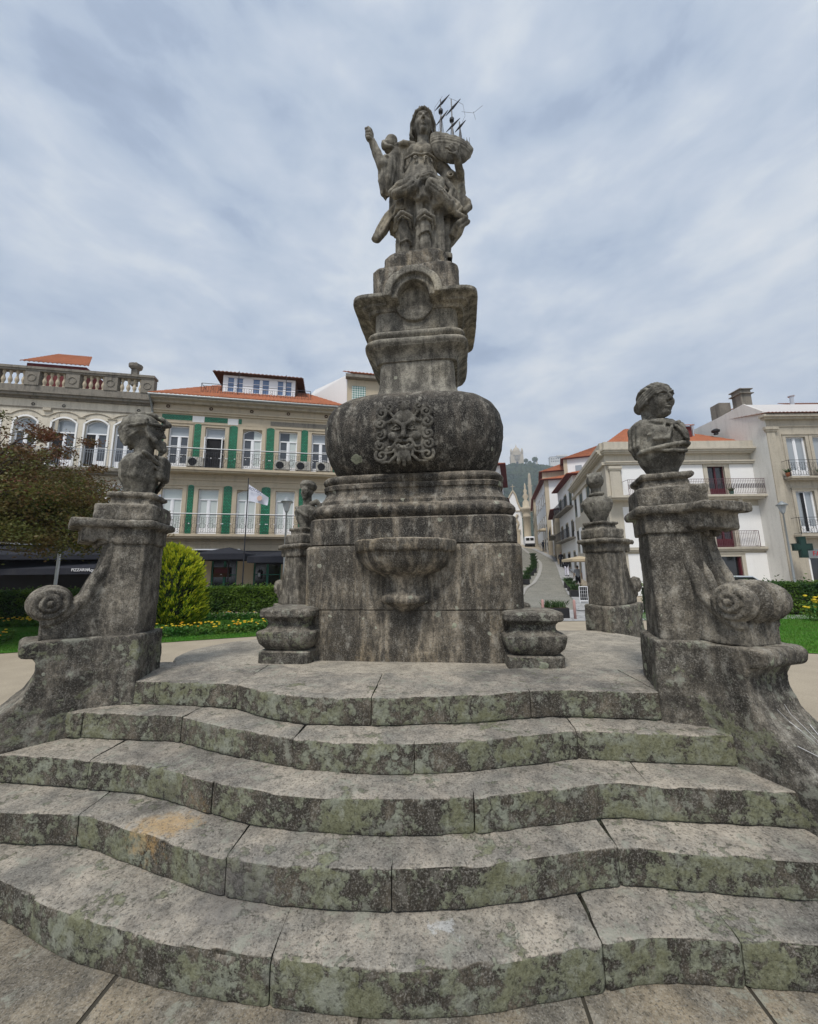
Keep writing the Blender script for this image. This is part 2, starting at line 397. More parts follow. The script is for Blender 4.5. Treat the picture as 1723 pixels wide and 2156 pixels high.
        lcol = mixc(t, mth(t, 'MULTIPLY', rim, .55), lcol, (.42, .44, .34))
        lcol = mixc(t, mth(t, 'MULTIPLY', ramp(t, sp, [(.36, 1.0), (.5, 0.0)]), .6), lcol, (.04, .04, .03))
        col = mixc(t, mth(t, 'MULTIPLY', lm, .9), col, lcol)
        hgt = mth(t, 'ADD', hgt, mth(t, 'MULTIPLY', lm, .6)); hgt = mth(t, 'ADD', hgt, mth(t, 'MULTIPLY', fine, .6))
        # pale crust on the worn arris and faces
        pk = noise(t, wv.outputs['Result'], 9, 7, .7); pm = ramp(t, pk, [(.56, 0.0), (.62, 1.0)])
        col = mixc(t, mth(t, 'MULTIPLY', pm, .6), col, (.30, .31, .26))
    if spots > 0:
        for (vs_, th, cc, sd) in ((3.4, .75, (.42, .45, .34), 1.3), (7.5, .7, (.42, .43, .35), 7.7)):
            wv = N(t, 'ShaderNodeMix', data_type='VECTOR'); wv.inputs['Factor'].default_value = .085 if vs_ < 4 else .045
            nn = N(t, 'ShaderNodeTexNoise', i_Scale=13.0 if vs_ < 4 else 26.0, i_Detail=7.0); L(t, P, nn.inputs['Vector'])
            L(t, P, wv.inputs['A']); L(t, nn.outputs['Color'], wv.inputs['B'])
            vo = N(t, 'ShaderNodeTexVoronoi', i_Scale=vs_); L(t, scaled(t, wv.outputs['Result'], (1, 1, 1), (sd, sd, sd)), vo.inputs['Vector'])
            cs = N(t, 'ShaderNodeSeparateColor'); L(t, vo.outputs['Color'], cs.inputs[0])
            on = mth(t, 'GREATER_THAN', cs.outputs[0], 1.0 - .75 * spots)
            rad = mth(t, 'ADD', mth(t, 'MULTIPLY', cs.outputs[1], .13), .05)
            dd = mth(t, 'SUBTRACT', rad, vo.outputs['Distance']); sm = mth(t, 'MULTIPLY', mth(t, 'MULTIPLY', dd, 60, True), on, True)
            inn = ramp(t, dd, [(.0, 1.0), (.06, .55)])
            sc_ = mixc(t, inn, tuple(.5 * v for v in cc), cc); sc_ = mixc(t, ramp(t, mt, [(.38, .8), (.56, 0.0)]), sc_, tuple(.35 * v for v in cc))
            col = mixc(t, mth(t, 'MULTIPLY', sm, .85), col, sc_); hgt = mth(t, 'ADD', hgt, mth(t, 'MULTIPLY', sm, .5))
    for (pp, pr_, pc) in (patch or []):
        vd = N(t, 'ShaderNodeVectorMath', operation='DISTANCE'); L(t, scaled(t, P0, (1, 1.6, 1)), vd.inputs[0]); vd.inputs[1].default_value = (pp[0], pp[1] * 1.6, pp[2])
        pm_ = mth(t, 'SUBTRACT', mth(t, 'ADD', vd.outputs['Value'], mth(t, 'MULTIPLY', mt, .42)), .20); col = mixc(t, mth(t, 'MULTIPLY', ramp(t, pm_, [(pr_ * .45, 1.0), (pr_, 0.0)]), mth(t, 'MULTIPLY', ramp(t, sp, [(.36, .2), (.52, 1.0)]), .62)), col, pc)
    L(t, col, b.inputs['Base Color'])
    bp = N(t, 'ShaderNodeBump'); bp.inputs['Strength'].default_value = bump; bp.inputs['Distance'].default_value = 0.012
    L(t, hgt, bp.inputs['Height']); L(t, bp.outputs[0], b.inputs['Normal'])
    return m

def plaster(name, col, var=.12, sc=1.5, rough=.85, stain=.25, stainc=(.12, .11, .10)):
    m = new_mat(name, rough, spec=.2); t = m.node_tree; b = t.nodes['Principled BSDF']
    g = N(t, 'ShaderNodeNewGeometry'); P = g.outputs['Position']
    n1_ = noise(t, P, sc, 5, .6); c = mixc(t, n1_, tuple(v * (1 - var) for v in col), tuple(min(1, v * (1 + var)) for v in col))
    s_ = noise(t, scaled(t, P, (3, 3, .35)), 1.2, 6, .65); c = mixc(t, mth(t, 'MULTIPLY', ramp(t, s_, [(.5, 0.0), (.72, 1.0)]), stain), c, stainc)
    f_ = noise(t, P, 14, 4, .6); c = mixc(t, mth(t, 'MULTIPLY', ramp(t, f_, [(.35, 1.0), (.5, 0.0)]), stain * .4), c, stainc)
    L(t, c, b.inputs['Base Color'])
    bp = N(t, 'ShaderNodeBump'); bp.inputs['Strength'].default_value = .25; bp.inputs['Distance'].default_value = .02
    L(t, f_, bp.inputs['Height']); L(t, bp.outputs[0], b.inputs['Normal']); return m

def leafm(name, a, b_, c_=None, sc=3.0, trans=.25):
    m = new_mat(name, .55, spec=.3); t = m.node_tree; b = t.nodes['Principled BSDF']
    g = N(t, 'ShaderNodeNewGeometry'); r = g.outputs['Random Per Island']
    c = mixc(t, r, a, b_)
    if c_: c = mixc(t, ramp(t, noise(t, g.outputs['Position'], sc, 3, .6), [(.4, 0.0), (.62, 1.0)]), c, c_)
    L(t, c, b.inputs['Base Color'])
    tr = N(t, 'ShaderNodeBsdfTranslucent'); L(t, c, tr.inputs[0]); ms = N(t, 'ShaderNodeMixShader'); ms.inputs[0].default_value = trans
    L(t, b.outputs[0], ms.inputs[1]); L(t, tr.outputs[0], ms.inputs[2]); L(t, ms.outputs[0], t.nodes['Material Output'].inputs[0]); return m

M = {}
PATCH = [(tuple(atz(345, 1735, .345)), .20, (.50, .33, .15)), (tuple(atz(330, 1700, .345)), .16, (.10, .095, .09)), (tuple(atz(935, 2400 / 1.2258, .17)), .07, (.55, .56, .56)), (tuple(atz(500, 1900, .17)), .28, (.16, .155, .15))]
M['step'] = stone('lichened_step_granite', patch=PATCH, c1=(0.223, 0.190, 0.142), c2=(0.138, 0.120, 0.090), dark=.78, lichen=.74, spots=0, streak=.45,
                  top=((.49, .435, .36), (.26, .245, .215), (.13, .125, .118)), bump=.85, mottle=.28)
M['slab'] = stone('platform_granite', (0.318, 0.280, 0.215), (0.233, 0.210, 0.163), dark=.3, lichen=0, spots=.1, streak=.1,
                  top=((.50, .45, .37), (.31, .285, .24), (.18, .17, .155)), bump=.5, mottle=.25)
M['ped'] = stone('pedestal_granite', (0.280, 0.240, 0.187), (0.169, 0.147, 0.119), dark=.62, lichen=0, spots=.75, streak=.75, tint=(0.273, 0.224, 0.149), mottle=.6, bump=.55)
M['pedlow'] = stone('pedestal_base_granite', (0.379, 0.325, 0.248), (0.241, 0.208, 0.162), dark=.55, lichen=0, spots=.45, streak=.8, tint=(0.309, 0.241, 0.149), mottle=.6, bump=.55)
M['bulb'] = stone('dark_bulb_granite', (0.156, 0.137, 0.113), (0.096, 0.086, 0.074), dark=.85, lichen=0, spots=.4, streak=.75, mottle=.6, bump=.55, tint=(0.202, 0.172, 0.128))
M['neck'] = stone('pale_neck_granite', (.37, .35, .295), (.25, .235, .20), dark=.5, lichen=0, spots=.12, streak=.6, bump=.45, tint=(.44, .39, .29), mottle=.35)
M['mask'] = stone('carved_mask_granite', (.17, .16, .135), (.085, .082, .074), dark=.45, lichen=0, spots=0, streak=.3, bump=.4, tint=(.24, .21, .15), grain=.6, mottle=.4)
M['pier'] = stone('pier_granite', (0.320, 0.287, 0.231), (0.193, 0.174, 0.144), dark=.48, lichen=.0, spots=.38, streak=.55, mottle=.6, bump=.6)
M['pierb'] = stone('pier_base_granite', (0.264, 0.233, 0.187), (0.160, 0.147, 0.123), dark=.55, lichen=.12, spots=.6, streak=.5, mottle=.6, bump=.65)
M['bust'] = stone('bust_granite', (.30, .285, .24), (.16, .152, .132), dark=.5, lichen=0, spots=.2, streak=.35, bump=.5, grain=.6, mottle=.45)
M['statue'] = stone('statue_granite', (.36, .335, .28), (.20, .19, .165), dark=.48, lichen=0, spots=.05, streak=.5, bump=.35, tint=(.40, .35, .26), grain=.5, mottle=.3)
M['gst'] = plaster('dressed_stone', (.49, .42, .315), .15, 1.2, stain=.35, stainc=(.2, .18, .15))
M['gst3'] = plaster('pale_trim_stone', (.50, .46, .385), .14, 1.3, stain=.35, stainc=(.2, .19, .17))
M['gst2'] = plaster('grey_dressed_stone', (.43, .39, .32), .18, 1.6, stain=.45, stainc=(.12, .11, .1))
M['cream'] = plaster('cream_facade', (.60, .55, .46), .1, .8, stain=.5, stainc=(.26, .23, .19))
M['oldst'] = plaster('weathered_parapet_stone', (.22, .20, .17), .25, 2.5, stain=.8, stainc=(.05, .048, .045))
M['white'] = plaster('white_render', (.80, .80, .80), .03, .8, stain=.1, stainc=(.45, .44, .42))
M['owhite'] = plaster('stained_white_render', (.66, .65, .62), .06, 1.0, stain=.35, stainc=(.3, .29, .27))
M['wfr'] = new_mat('white_window_paint', .45, (.80, .81, .84))
M['wfr2'] = new_mat('white_shutter_panel', .6, (.66, .69, .70))
M['maroon'] = new_mat('maroon_paint', .5, (.085, .012, .018))
M['redwood'] = plaster('maroon_cladding', (.14, .03, .03), .2, 3, stain=.3)
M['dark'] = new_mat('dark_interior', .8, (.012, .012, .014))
M['iron'] = new_mat('black_iron', .5, (.035, .037, .045), metal=.3)
M['ironp'] = new_mat('pale_iron', .5, (.30, .33, .37), metal=.2)
M['ironr'] = new_mat('plum_iron', .5, (.12, .06, .075), metal=.1)
M['zinc'] = new_mat('zinc_gutter', .5, (.25, .27, .28), metal=.4)
M['metal'] = new_mat('galvanised_metal', .35, (.55, .57, .6), metal=.7)
M['plas'] = new_mat('cream_plastic', .5, (.52, .5, .45))
M['blackp'] = new_mat('black_plastic', .5, (.02, .02, .022))
M['canvas'] = plaster('navy_black_canvas', (.022, .024, .033), .15, 2, stain=.1)
M['wood'] = plaster('brown_wood', (.07, .035, .02), .2, 4, stain=.2)
M['greenp'] = new_mat('green_paint', .5, (.035, .17, .13))
M['soil'] = plaster('soil', (.06, .045, .03), .3, 5)
M['bark'] = plaster('bark', (.07, .055, .045), .3, 8, stain=.4)
def glassm(name, col, rough=.06):
    m = new_mat(name, rough, col, spec=.8); m.node_tree.nodes['Principled BSDF'].inputs['IOR'].default_value = 1.5
    return m
M['gl'] = glassm('window_glass', (.055, .062, .075)); M['glc'] = glassm('curtained_glass', (.30, .33, .36), .12)
M['gll'] = glassm('lace_curtain_glass', (.52, .57, .56), .2)
M['glb'] = glassm('sky_tinted_glass', (.10, .17, .32), .05); M['gls'] = glassm('dark_shop_glass', (.012, .013, .014), .12)  # attic glass: the sky's reflection is put into the blue base colour
def tiles_mat():
    m = new_mat('terracotta_tiles', .8, spec=.2); t = m.node_tree; b = t.nodes['Principled BSDF']; g = N(t, 'ShaderNodeNewGeometry'); P = g.outputs['Position']
    c = mixc(t, noise(t, P, 6, 4, .7), (.27, .088, .045), (.46, .175, .09)); c = mixc(t, ramp(t, noise(t, P, 1.3, 5, .7), [(.5, 0.0), (.75, .55)]), c, (.10, .06, .045))
    L(t, c, b.inputs['Base Color']); return m
M['tile'] = tiles_mat()
def tiles_old():
    m = new_mat('weathered_dark_tiles', .85, spec=.2); t = m.node_tree; b = t.nodes['Principled BSDF']; g = N(t, 'ShaderNodeNewGeometry'); P = g.outputs['Position']
    c = mixc(t, noise(t, P, 5, 4, .7), (.10, .05, .04), (.24, .10, .06)); c = mixc(t, ramp(t, noise(t, P, 2.3, 5, .7), [(.5, 0.0), (.7, .7)]), c, (.05, .045, .04))
    L(t, c, b.inputs['Base Color']); return m
M['tileo'] = tiles_old()
def green_tile():
    m = new_mat('green_glazed_tile', .35, spec=.5); t = m.node_tree; b = t.nodes['Principled BSDF']
    tcn = N(t, 'ShaderNodeTexCoord'); v = scaled(t, tcn.outputs['Object'], (1, 1, 1)); sx = N(t, 'ShaderNodeSeparateXYZ'); L(t, v, sx.inputs[0])
    cb = N(t, 'ShaderNodeCombineXYZ'); L(t, sx.outputs['X'], cb.inputs[0]); L(t, sx.outputs['Z'], cb.inputs[1])
    br = N(t, 'ShaderNodeTexBrick', i_Scale=1.0); L(t, cb.outputs[0], br.inputs['Vector'])
    br.inputs['Brick Width'].default_value = .15; br.inputs['Row Height'].default_value = .09; br.inputs['Mortar Size'].default_value = .014
    br.inputs['Color1'].default_value = (.004, .15, .065, 1); br.inputs['Color2'].default_value = (.01, .24, .12, 1); br.inputs['Mortar'].default_value = (.003, .035, .02, 1)
    L(t, br.outputs['Color'], b.inputs['Base Color']); return m
M['gtile'] = green_tile()
def ground_mat(name, a, b_, sc=1.2, cells=0.0, seam=(.1, .1, .1), bump=.3):
    m = new_mat(name, .92, spec=.15); t = m.node_tree; b = t.nodes['Principled BSDF']; g = N(t, 'ShaderNodeNewGeometry'); P = g.outputs['Position']
    c = mixc(t, ramp(t, noise(t, P, sc, 6, .65), [(.35, 0.0), (.65, 1.0)]), a, b_)
    f = noise(t, P, 60, 4, .7); c = mixc(t, mth(t, 'MULTIPLY', ramp(t, f, [(.35, 1.0), (.5, 0.0)]), .4), c, tuple(v * .35 for v in a))
    h = f
    if cells:
        vo = N(t, 'ShaderNodeTexVoronoi', i_Scale=cells, feature='DISTANCE_TO_EDGE'); L(t, P, vo.inputs['Vector'])
        e_ = ramp(t, vo.outputs['Distance'], [(.03, 1.0), (.09, 0.0)]); c = mixc(t, mth(t, 'MULTIPLY', e_, .7), c, seam)
        h = mth(t, 'SUBTRACT', f, e_)
    L(t, c, b.inputs['Base Color']); bp = N(t, 'ShaderNodeBump'); bp.inputs['Strength'].default_value = bump; bp.inputs['Distance'].default_value = .015
    L(t, h, bp.inputs['Height']); L(t, bp.outputs[0], b.inputs['Normal']); return m
M['sand'] = ground_mat('compacted_tan_path', (.40, .345, .265), (.33, .285, .22))
M['cobble'] = ground_mat('granite_cobbles', (.30, .29, .255), (.23, .225, .20), 1.0, 7.0, (.09, .09, .07))
M['pave'] = ground_mat('pale_pavement', (.40, .40, .40), (.33, .33, .33), 1.5, 2.2, (.2, .2, .2))
M['kerb'] = ground_mat('granite_kerb', (.40, .39, .37), (.33, .32, .3), 3.0)
def slabs_mat():
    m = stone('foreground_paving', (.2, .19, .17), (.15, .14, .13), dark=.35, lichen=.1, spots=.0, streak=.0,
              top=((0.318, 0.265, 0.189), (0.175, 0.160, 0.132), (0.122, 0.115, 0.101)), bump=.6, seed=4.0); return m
M['fpave'] = slabs_mat()
M['grass'] = ground_mat('lawn_grass_ground', (.045, .13, .012), (.075, .21, .02), 3.0)
# ------------------------------------------------------------------ ground
PHI = radians(6.8); C0 = np.array([0.10, 4.45])
def loc(lx, ly):            # monument frame -> world (x right along its front, y to its back)
    return (C0[0] + lx * cos(PHI) + ly * sin(PHI), C0[1] - lx * sin(PHI) + ly * cos(PHI))
def terrain(x, y):          # height of the ground: flat square, street climbing to the hill
    s = -x * 0.0 + y
    z = 0.0
    if s > 28: z = 0.115 * (min(s, 39) - 28)
    if s > 39: z += 0.16 * (min(s, 75) - 39)
    if s > 75: z += 0.05 * (min(s, 130) - 75)
    return z
def sheet(name, xs, ys, mat, dz=0.0, zf=None, **kw):
    V = []; F = []; nx = len(xs)
    for y in ys:
        for x in xs: V.append((x, y, (zf or terrain)(x, y) + dz))
    for j in range(len(ys) - 1):
        for i in range(nx - 1): F.append((j * nx + i, j * nx + i + 1, (j + 1) * nx + i + 1, (j + 1) * nx + i))
    o = mesh_np(name, V, F, mat, smooth=True); return tag(o, kind='structure')
yy = [-40, 0, 10, 20, 26, 27, 28, 29, 31, 34, 39, 45, 55, 65, 75, 76, 90, 130, 400, 3000]
sheet('ground', [-1500, -200, -60, -30, -10, 0, 10, 30, 60, 200, 1500], yy, M['sand'])
# paving slabs at the camera's feet
def strip(name, pts, mat, z=0.004, lo=None):
    mb = MB(); mb.add([(x, y, z) for x, y in pts], [tuple(range(len(pts)))]); return mb.build(name, mat)
fp = MB()
cuts = [(-3.6, -1.35), (-1.33, -.32), (-.305, .52), (.535, 1.18), (1.195, 2.2), (2.215, 3.6)]
for i, (a, b) in enumerate(cuts):
    fp.add([(a, .2, .008), (b, .2, .008), (b + .2, 2.8, .008), (a + .2, 2.8, .008)], [(0, 1, 2, 3)])
tag(fp.build('paving', M['fpave']), kind='structure')
M['joint'] = plaster('joint_soil', (.05, .045, .035), .4, 9)
tag(MB().quad((-4.2, .1, .004), (4.2, .1, .004), (4.2, 2.9, .004), (-4.2, 2.9, .004)).build('paving_bed', M['joint']), kind='structure')

# ------------------------------------------------------------------ steps
def crom(P, n=500):
    P = [np.array(p, float) for p in P]; P = [2 * P[0] - P[1]] + P + [2 * P[-1] - P[-2]]; out_ = []
    m = len(P) - 3; k = n // m
    for i in range(m):
        for j in range(k):
            t = j / k; a, b, c, d = P[i:i + 4]
            out_.append(.5 * ((2 * b) + (-a + c) * t + (2 * a - 5 * b + 4 * c - d) * t * t + (-a + 3 * b - 3 * c + d) * t ** 3))
    out_.append(P[-2]); return np.array(out_)
CURV = [
 [(-3.9, 2.45), (-2.7, 2.27), (-2.2, 2.16), (-1.80, 2.025), (-1.45, 1.895), (-.98, 1.78), (-.56, 1.71), (-.13, 1.668), (.13, 1.672), (.40, 1.70), (.75, 1.75), (.95, 1.775), (1.17, 1.767), (1.55, 1.738), (2.4, 1.63), (3.9, 1.45)],
 [(-3.9, 2.6), (-2.8, 2.43), (-2.27, 2.355), (-1.83, 2.32), (-1.48, 2.20), (-1.04, 2.035), (-.86, 1.982), (-.48, 1.916), (-.09, 1.895), (.27, 1.907), (.60, 1.955), (.97, 2.012), (1.35, 1.967), (1.77, 1.92), (2.6, 1.82), (3.9, 1.67)],
 [(-3.9, 2.8), (-2.6, 2.632), (-1.98, 2.541), (-1.55, 2.46), (-1.09, 2.28), (-.745, 2.163), (-.40, 2.109), (-.09, 2.086), (.31, 2.105), (.68, 2.16), (1.05, 2.218), (1.25, 2.19), (1.655, 2.147), (2.0, 2.106), (2.8, 2.01), (3.9, 1.88)],
 [(-2.8, 2.93), (-2.42, 2.862), (-1.83, 2.79), (-1.55, 2.745), (-1.24, 2.60), (-.70, 2.40), (-.31, 2.328), (.015, 2.311), (.354, 2.34), (.785, 2.425), (1.0, 2.462), (1.284, 2.425), (1.79, 2.368), (2.05, 2.34), (2.3, 2.31)],
 [(-2.35, 3.04), (-2.017, 2.99), (-1.63, 2.94), (-1.25, 2.87), (-.956, 2.69), (-.66, 2.58), (-.25, 2.545), (.012, 2.548), (.385, 2.575), (.772, 2.645), (1.04, 2.66), (1.40, 2.61), (1.6, 2.59), (1.8, 2.56)]]
JOINT = [[-3.0, -1.80, -.55, .748, 1.30, 2.5], [-2.9, -1.83, -.86, -.093, .966, 2.05, 3.0], [-3.0, -1.98, -1.09, .31, 1.25, 2.6],
         [-2.3, -1.55, -.69, .015, .997, 2.0], [-1.9, -1.24, -.25, .78, 1.6]]
RZ = .17
def step_mesh(i):
    f = crom(CURV[i]); z0 = i * RZ; z1 = z0 + RZ
    if i < 4: bk = crom(CURV[i + 1])
    else: bk = f + np.array([.06, .50])
    X0, X1 = f[0, 0], f[-1, 0]; js = [X0] + [j for j in JOINT[i] if X0 < j < X1] + [X1]
    V = []; F = []; rr = .013
    for b in range(len(js) - 1):
        a_, b_ = js[b] + .0025, js[b + 1] - .0025; n = max(6, int((b_ - a_) / .016))
        dz_ = RNG.uniform(-.004, .004); dyb = RNG.uniform(-.006, .006); hskew = RNG.uniform(-.03, .05)
        prof = [(.016, z0 - .02), (.016, z0 + .007), (.002, z0 + .012)] + [(0, z0 + .016 + (RZ - rr - .016) * k / 7) for k in range(8)]
        prof += [(rr * (1 - cos(q)), z1 - rr + rr * sin(q)) for q in (pi / 8, pi / 4, 3 * pi / 8, pi / 2)]
        NT_ = 12; m = len(prof) + NT_; base = len(V); P = []
        for s in range(n + 1):
            x = a_ + (b_ - a_) * s / n; yf = np.interp(x, f[:, 0], f[:, 1]); e = min(s, n - s) * (b_ - a_) / n
            inset = .008 * max(0, 1 - e / .016) ** 2
            xb = x + hskew * (0.5 if s in (0,) else 1) + .02; yb = np.interp(xb, bk[:, 0], bk[:, 1]) + .07
            for (t, z) in prof: P.append((x, yf + t + inset + dyb, z + dz_ * (z > z0 + .03) - inset * .4 * (z > z1 - .03), 0 if z < z1 - .005 else 1))
            for k in range(1, NT_ + 1):
                q = k / NT_; P.append((x + (xb - x) * q, yf + rr + dyb + (yb - yf - rr - dyb) * q, z1 + dz_ + .006 * q - inset * .3, 1))
        P = np.array(P); Q = P[:, :3].copy(); tp = P[:, 3]
        n1 = vn(Q, 5.0, i * 3) * .0030 + vn(Q, 14.0) * .0032 + vn(Q, 45.0) * .002
        edge = np.clip(1 - np.abs(Q[:, 2] - z1 + .012) / .03, 0, 1); chip = np.maximum(0, vn(Q, 16.0, 5) - .30) * .026 * edge + np.maximum(0, vn(Q, 40.0, 9) - .3) * .012 * edge
        Q[:, 1] += np.where(tp < .5, n1, 0) + chip; Q[:, 2] += np.where(tp > .5, n1 * .8, 0) - chip * .7
        V += list(map(tuple, Q))
        for s in range(n):
            for k in range(m - 1):
                p = base + s * m + k; F.append((p, p + m, p + m + 1, p + 1))
        # end caps
        for s in (0, n):
            r0_ = base + s * m; c = len(V); V.append((Q[(s * m) + m - 1][0], Q[(s * m) + m - 1][1], z0 - .02))
            for k in range(m - 1):
                F.append((r0_ + k, r0_ + k + 1, c) if s == 0 else (r0_ + k + 1, r0_ + k, c))
    F = [list(q) for q in F]
    return V, F
st = empty('stone_steps', (0, 2.2, 0), label='five broad curved granite steps with green lichen on their risers', cat='steps')
for i in range(5):
    V, F = step_mesh(i); V = [(v[0], v[1] - 2.2, v[2]) for v in V]
    crisp(mesh_np('step', V, F, M['step'], st), 36)
# platform slab behind the top step, with its bulging sides
pl = [(-2.0, 3.02), (-2.20, 3.40), (-2.16, 3.66), (-2.27, 3.84), (-2.32, 4.1), (-2.30, 4.35), (-2.10, 4.69), (-1.85, 4.93), (-1.6, 5.2), (-1.5, 5.55), (-1.0, 5.95), (-.4, 6.1), (.3, 6.15), (.9, 5.95), (1.4, 5.6), (1.95, 5.32), (2.5, 5.2), (2.75, 4.6), (2.62, 4.1), (2.2, 3.5), (1.95, 3.0), (1.6, 2.72)]
pd = [tuple(p) for p in crom(pl + [pl[0]], 220)[:-1]]
V = []; F = []; n = len(pd); cc = (0.15, 4.4)
def ringp(sc, z): return [(cc[0] + (p[0] - cc[0]) * sc, cc[1] + (p[1] - cc[1]) * sc, z) for p in pd]
V += ringp(1.0, 0.0) + ringp(1.0, .68) + ringp(1.006, .81) + ringp(1.0, .838) + ringp(.985, .846)
for k in range(1, 22): V += ringp(.985 * (1 - k / 22.0), .846)
V = np.array(V); m = V[:, 2] > .8; V[m, 2] += vn(V[m], 4.0) * .005 + vn(V[m], 18) * .002
NR_ = len(V) // n
for r in range(NR_ - 1):
    for i in range(n): F.append((r * n + i, r * n + (i + 1) % n, (r + 1) * n + (i + 1) % n, (r + 1) * n + i))
F.append(tuple((NR_ - 1) * n + i for i in range(n)))
pf = mesh_np('platform', V - np.array([0, 2.2, 0]), [list(f) for f in F], M['slab'], st)

# ------------------------------------------------------------------ monument
mon = empty('fountain_pedestal', (C0[0], C0[1], .85), -PHI, 'tall carved granite fountain pedestal with grotesque mask and wall basin at the centre', 'fountain')
def loft(name, prof, mat, parent, nseg=132, amp=.006, zoff=.85, bulge=0.0, smooth=True):
    """prof: (half width, z, superellipse exponent)"""
    V = []; F = []; P2 = [prof[0]]
    for a, b in zip(prof[:-1], prof[1:]):
        k = max(1, int(max(abs(b[1] - a[1]), abs(b[0] - a[0])) / .03))
        for j in range(1, k + 1): P2.append(tuple(a[q] + (b[q] - a[q]) * j / k for q in range(3)))
    for (h, z, ex) in P2:
        for i in range(nseg):
            t = 2 * pi * (i + .5) / nseg; ct, s_ = cos(t), sin(t); r = h / (abs(ct) ** ex + abs(s_) ** ex) ** (1 / ex)
            V.append((r * ct, r * s_, z - zoff))
    V = np.array(V); R = np.linalg.norm(V[:, :2], axis=1) + 1e-6
    d = vn(V, 4.0) * amp + vn(V, 13.0) * amp * .5 + vn(V, 40.0) * amp * .25
    V[:, 0] += d * V[:, 0] / R; V[:, 1] += d * V[:, 1] / R; V[:, 2] += d * .4
    K = len(P2)
    for r in range(K - 1):
        for i in range(nseg): F.append((r * nseg + i, r * nseg + (i + 1) % nseg, (r + 1) * nseg + (i + 1) % nseg, (r + 1) * nseg + i))
    F.append(tuple(range(nseg - 1, -1, -1))); F.append(tuple((K - 1) * nseg + i for i in range(nseg)))
    return crisp(mesh_np(name, V, [list(f) for f in F], mat, parent))
def arc(h, z0, z1, out_, ex, n=7, kind='torus'):
    """moulding between z0 and z1: torus bulges out by out_, 'cav' scoops in"""
    r = []
    for i in range(n + 1):
        t = i / n; r.append((h + out_ * sin(pi * t) * (1 if kind == 'torus' else -1), z0 + (z1 - z0) * t, ex))
    return r
EX = 9
def SHR(*a, **k): o = loft(*a, **k); o.location.x += .05; return o
def WIDE(o): o.scale.x = 1.135; return o
WIDE(loft('base_block', [(.925, .83, EX), (.93, 1.285, EX), (.918, 1.290, EX), (.918, 1.296, EX), (.935, 1.30, EX), (.94, 1.86, EX), (.925, 1.885, EX), (.85, 1.89, EX)], M['pedlow'], mon))
WIDE(loft('upper_block', [(.88, 1.885, EX), (.912, 1.90, EX), (.912, 2.14, EX), (.90, 2.155, EX), (.86, 2.16, EX)], M['ped'], mon))
WIDE(loft('lower_moulding', [(.86, 2.155, 7)] + arc(.875, 2.165, 2.30, .045, 7) + [(.865, 2.305, 7), (.865, 2.335, 7), (.845, 2.36, 7), (.822, 2.40, 7), (.812, 2.43, 7), (.815, 2.455, 7), (.828, 2.462, 7), (.832, 2.50, 7), (.822, 2.51, 7)] + arc(.815, 2.515, 2.60, .024, 7) + [(.74, 2.604, 7)], M['ped'], mon))
bulb = [(.74, 2.60, 5), (.80, 2.625, 4.5), (.865, 2.70, 4.2), (.925, 2.80, 4), (.965, 2.91, 4), (.985, 3.03, 4), (.985, 3.14, 4), (.96, 3.26, 4), (.91, 3.36, 4), (.83, 3.44, 4), (.72, 3.50, 4.5), (.60, 3.525, 5), (.50, 3.53, 6)]
loft('bulbous_body', bulb, M['bulb'], mon, amp=.009)
SHR('neck', [(.56, 3.522, 6), (.535, 3.55, 6), (.485, 3.62, 7), (.455, 3.70, 9), (.44, 3.80, 10), (.435, 4.01, 10), (.41, 4.02, 10)], M['neck'], mon)
SHR('middle_moulding', [(.42, 4.010, 10), (.45, 4.018, 10), (.455, 4.06, 10), (.475, 4.10, 9), (.51, 4.135, 8), (.545, 4.16, 8)] + arc(.545, 4.165, 4.25, .022, 8) + [(.52, 4.262, 9)] + arc(.51, 4.275, 4.365, .028, 8) + [(.49, 4.375, 10), (.48, 4.385, 10)], M['neck'], mon).scale.x = 1.06
SHR('frieze', [(.475, 4.375, 10), (.485, 4.39, 10), (.485, 4.63, 10), (.47, 4.64, 10)], M['neck'], mon)
# cornice broken by the arch on the front
cor = SHR('cornice', [(.46, 4.615, 10), (.50, 4.622, 10), (.515, 4.65, 10), (.545, 4.665, 10), (.56, 4.668, 10), (.565, 4.69, 10), (.60, 4.705, 10), (.645, 4.71, 10), (.655, 4.72, 10), (.655, 4.755, 10), (.63, 4.775, 9), (.58, 4.80, 9), (.47, 4.84, 9)], M['neck'], mon)
cor.scale.x = 1.11; cut = MB(); cut.prism([(.205 / 1.0 * cos(2 * pi * k / 40), 4.70 - .85 + .205 * sin(2 * pi * k / 40)) for k in range(40)], 'y', -1.2, -.50); cut = cut.build('cutter', None, mon); cut.location.x = .05
bo = cor.modifiers.new('cut', 'BOOLEAN'); bo.operation = 'DIFFERENCE'; bo.object = cut; bo.solver = 'EXACT'
bpy.context.view_layer.update(); me_ = bpy.data.meshes.new_from_object(cor.evaluated_get(bpy.context.evaluated_depsgraph_get())); cor.modifiers.clear(); cor.data = me_; bpy.data.objects.remove(cut)
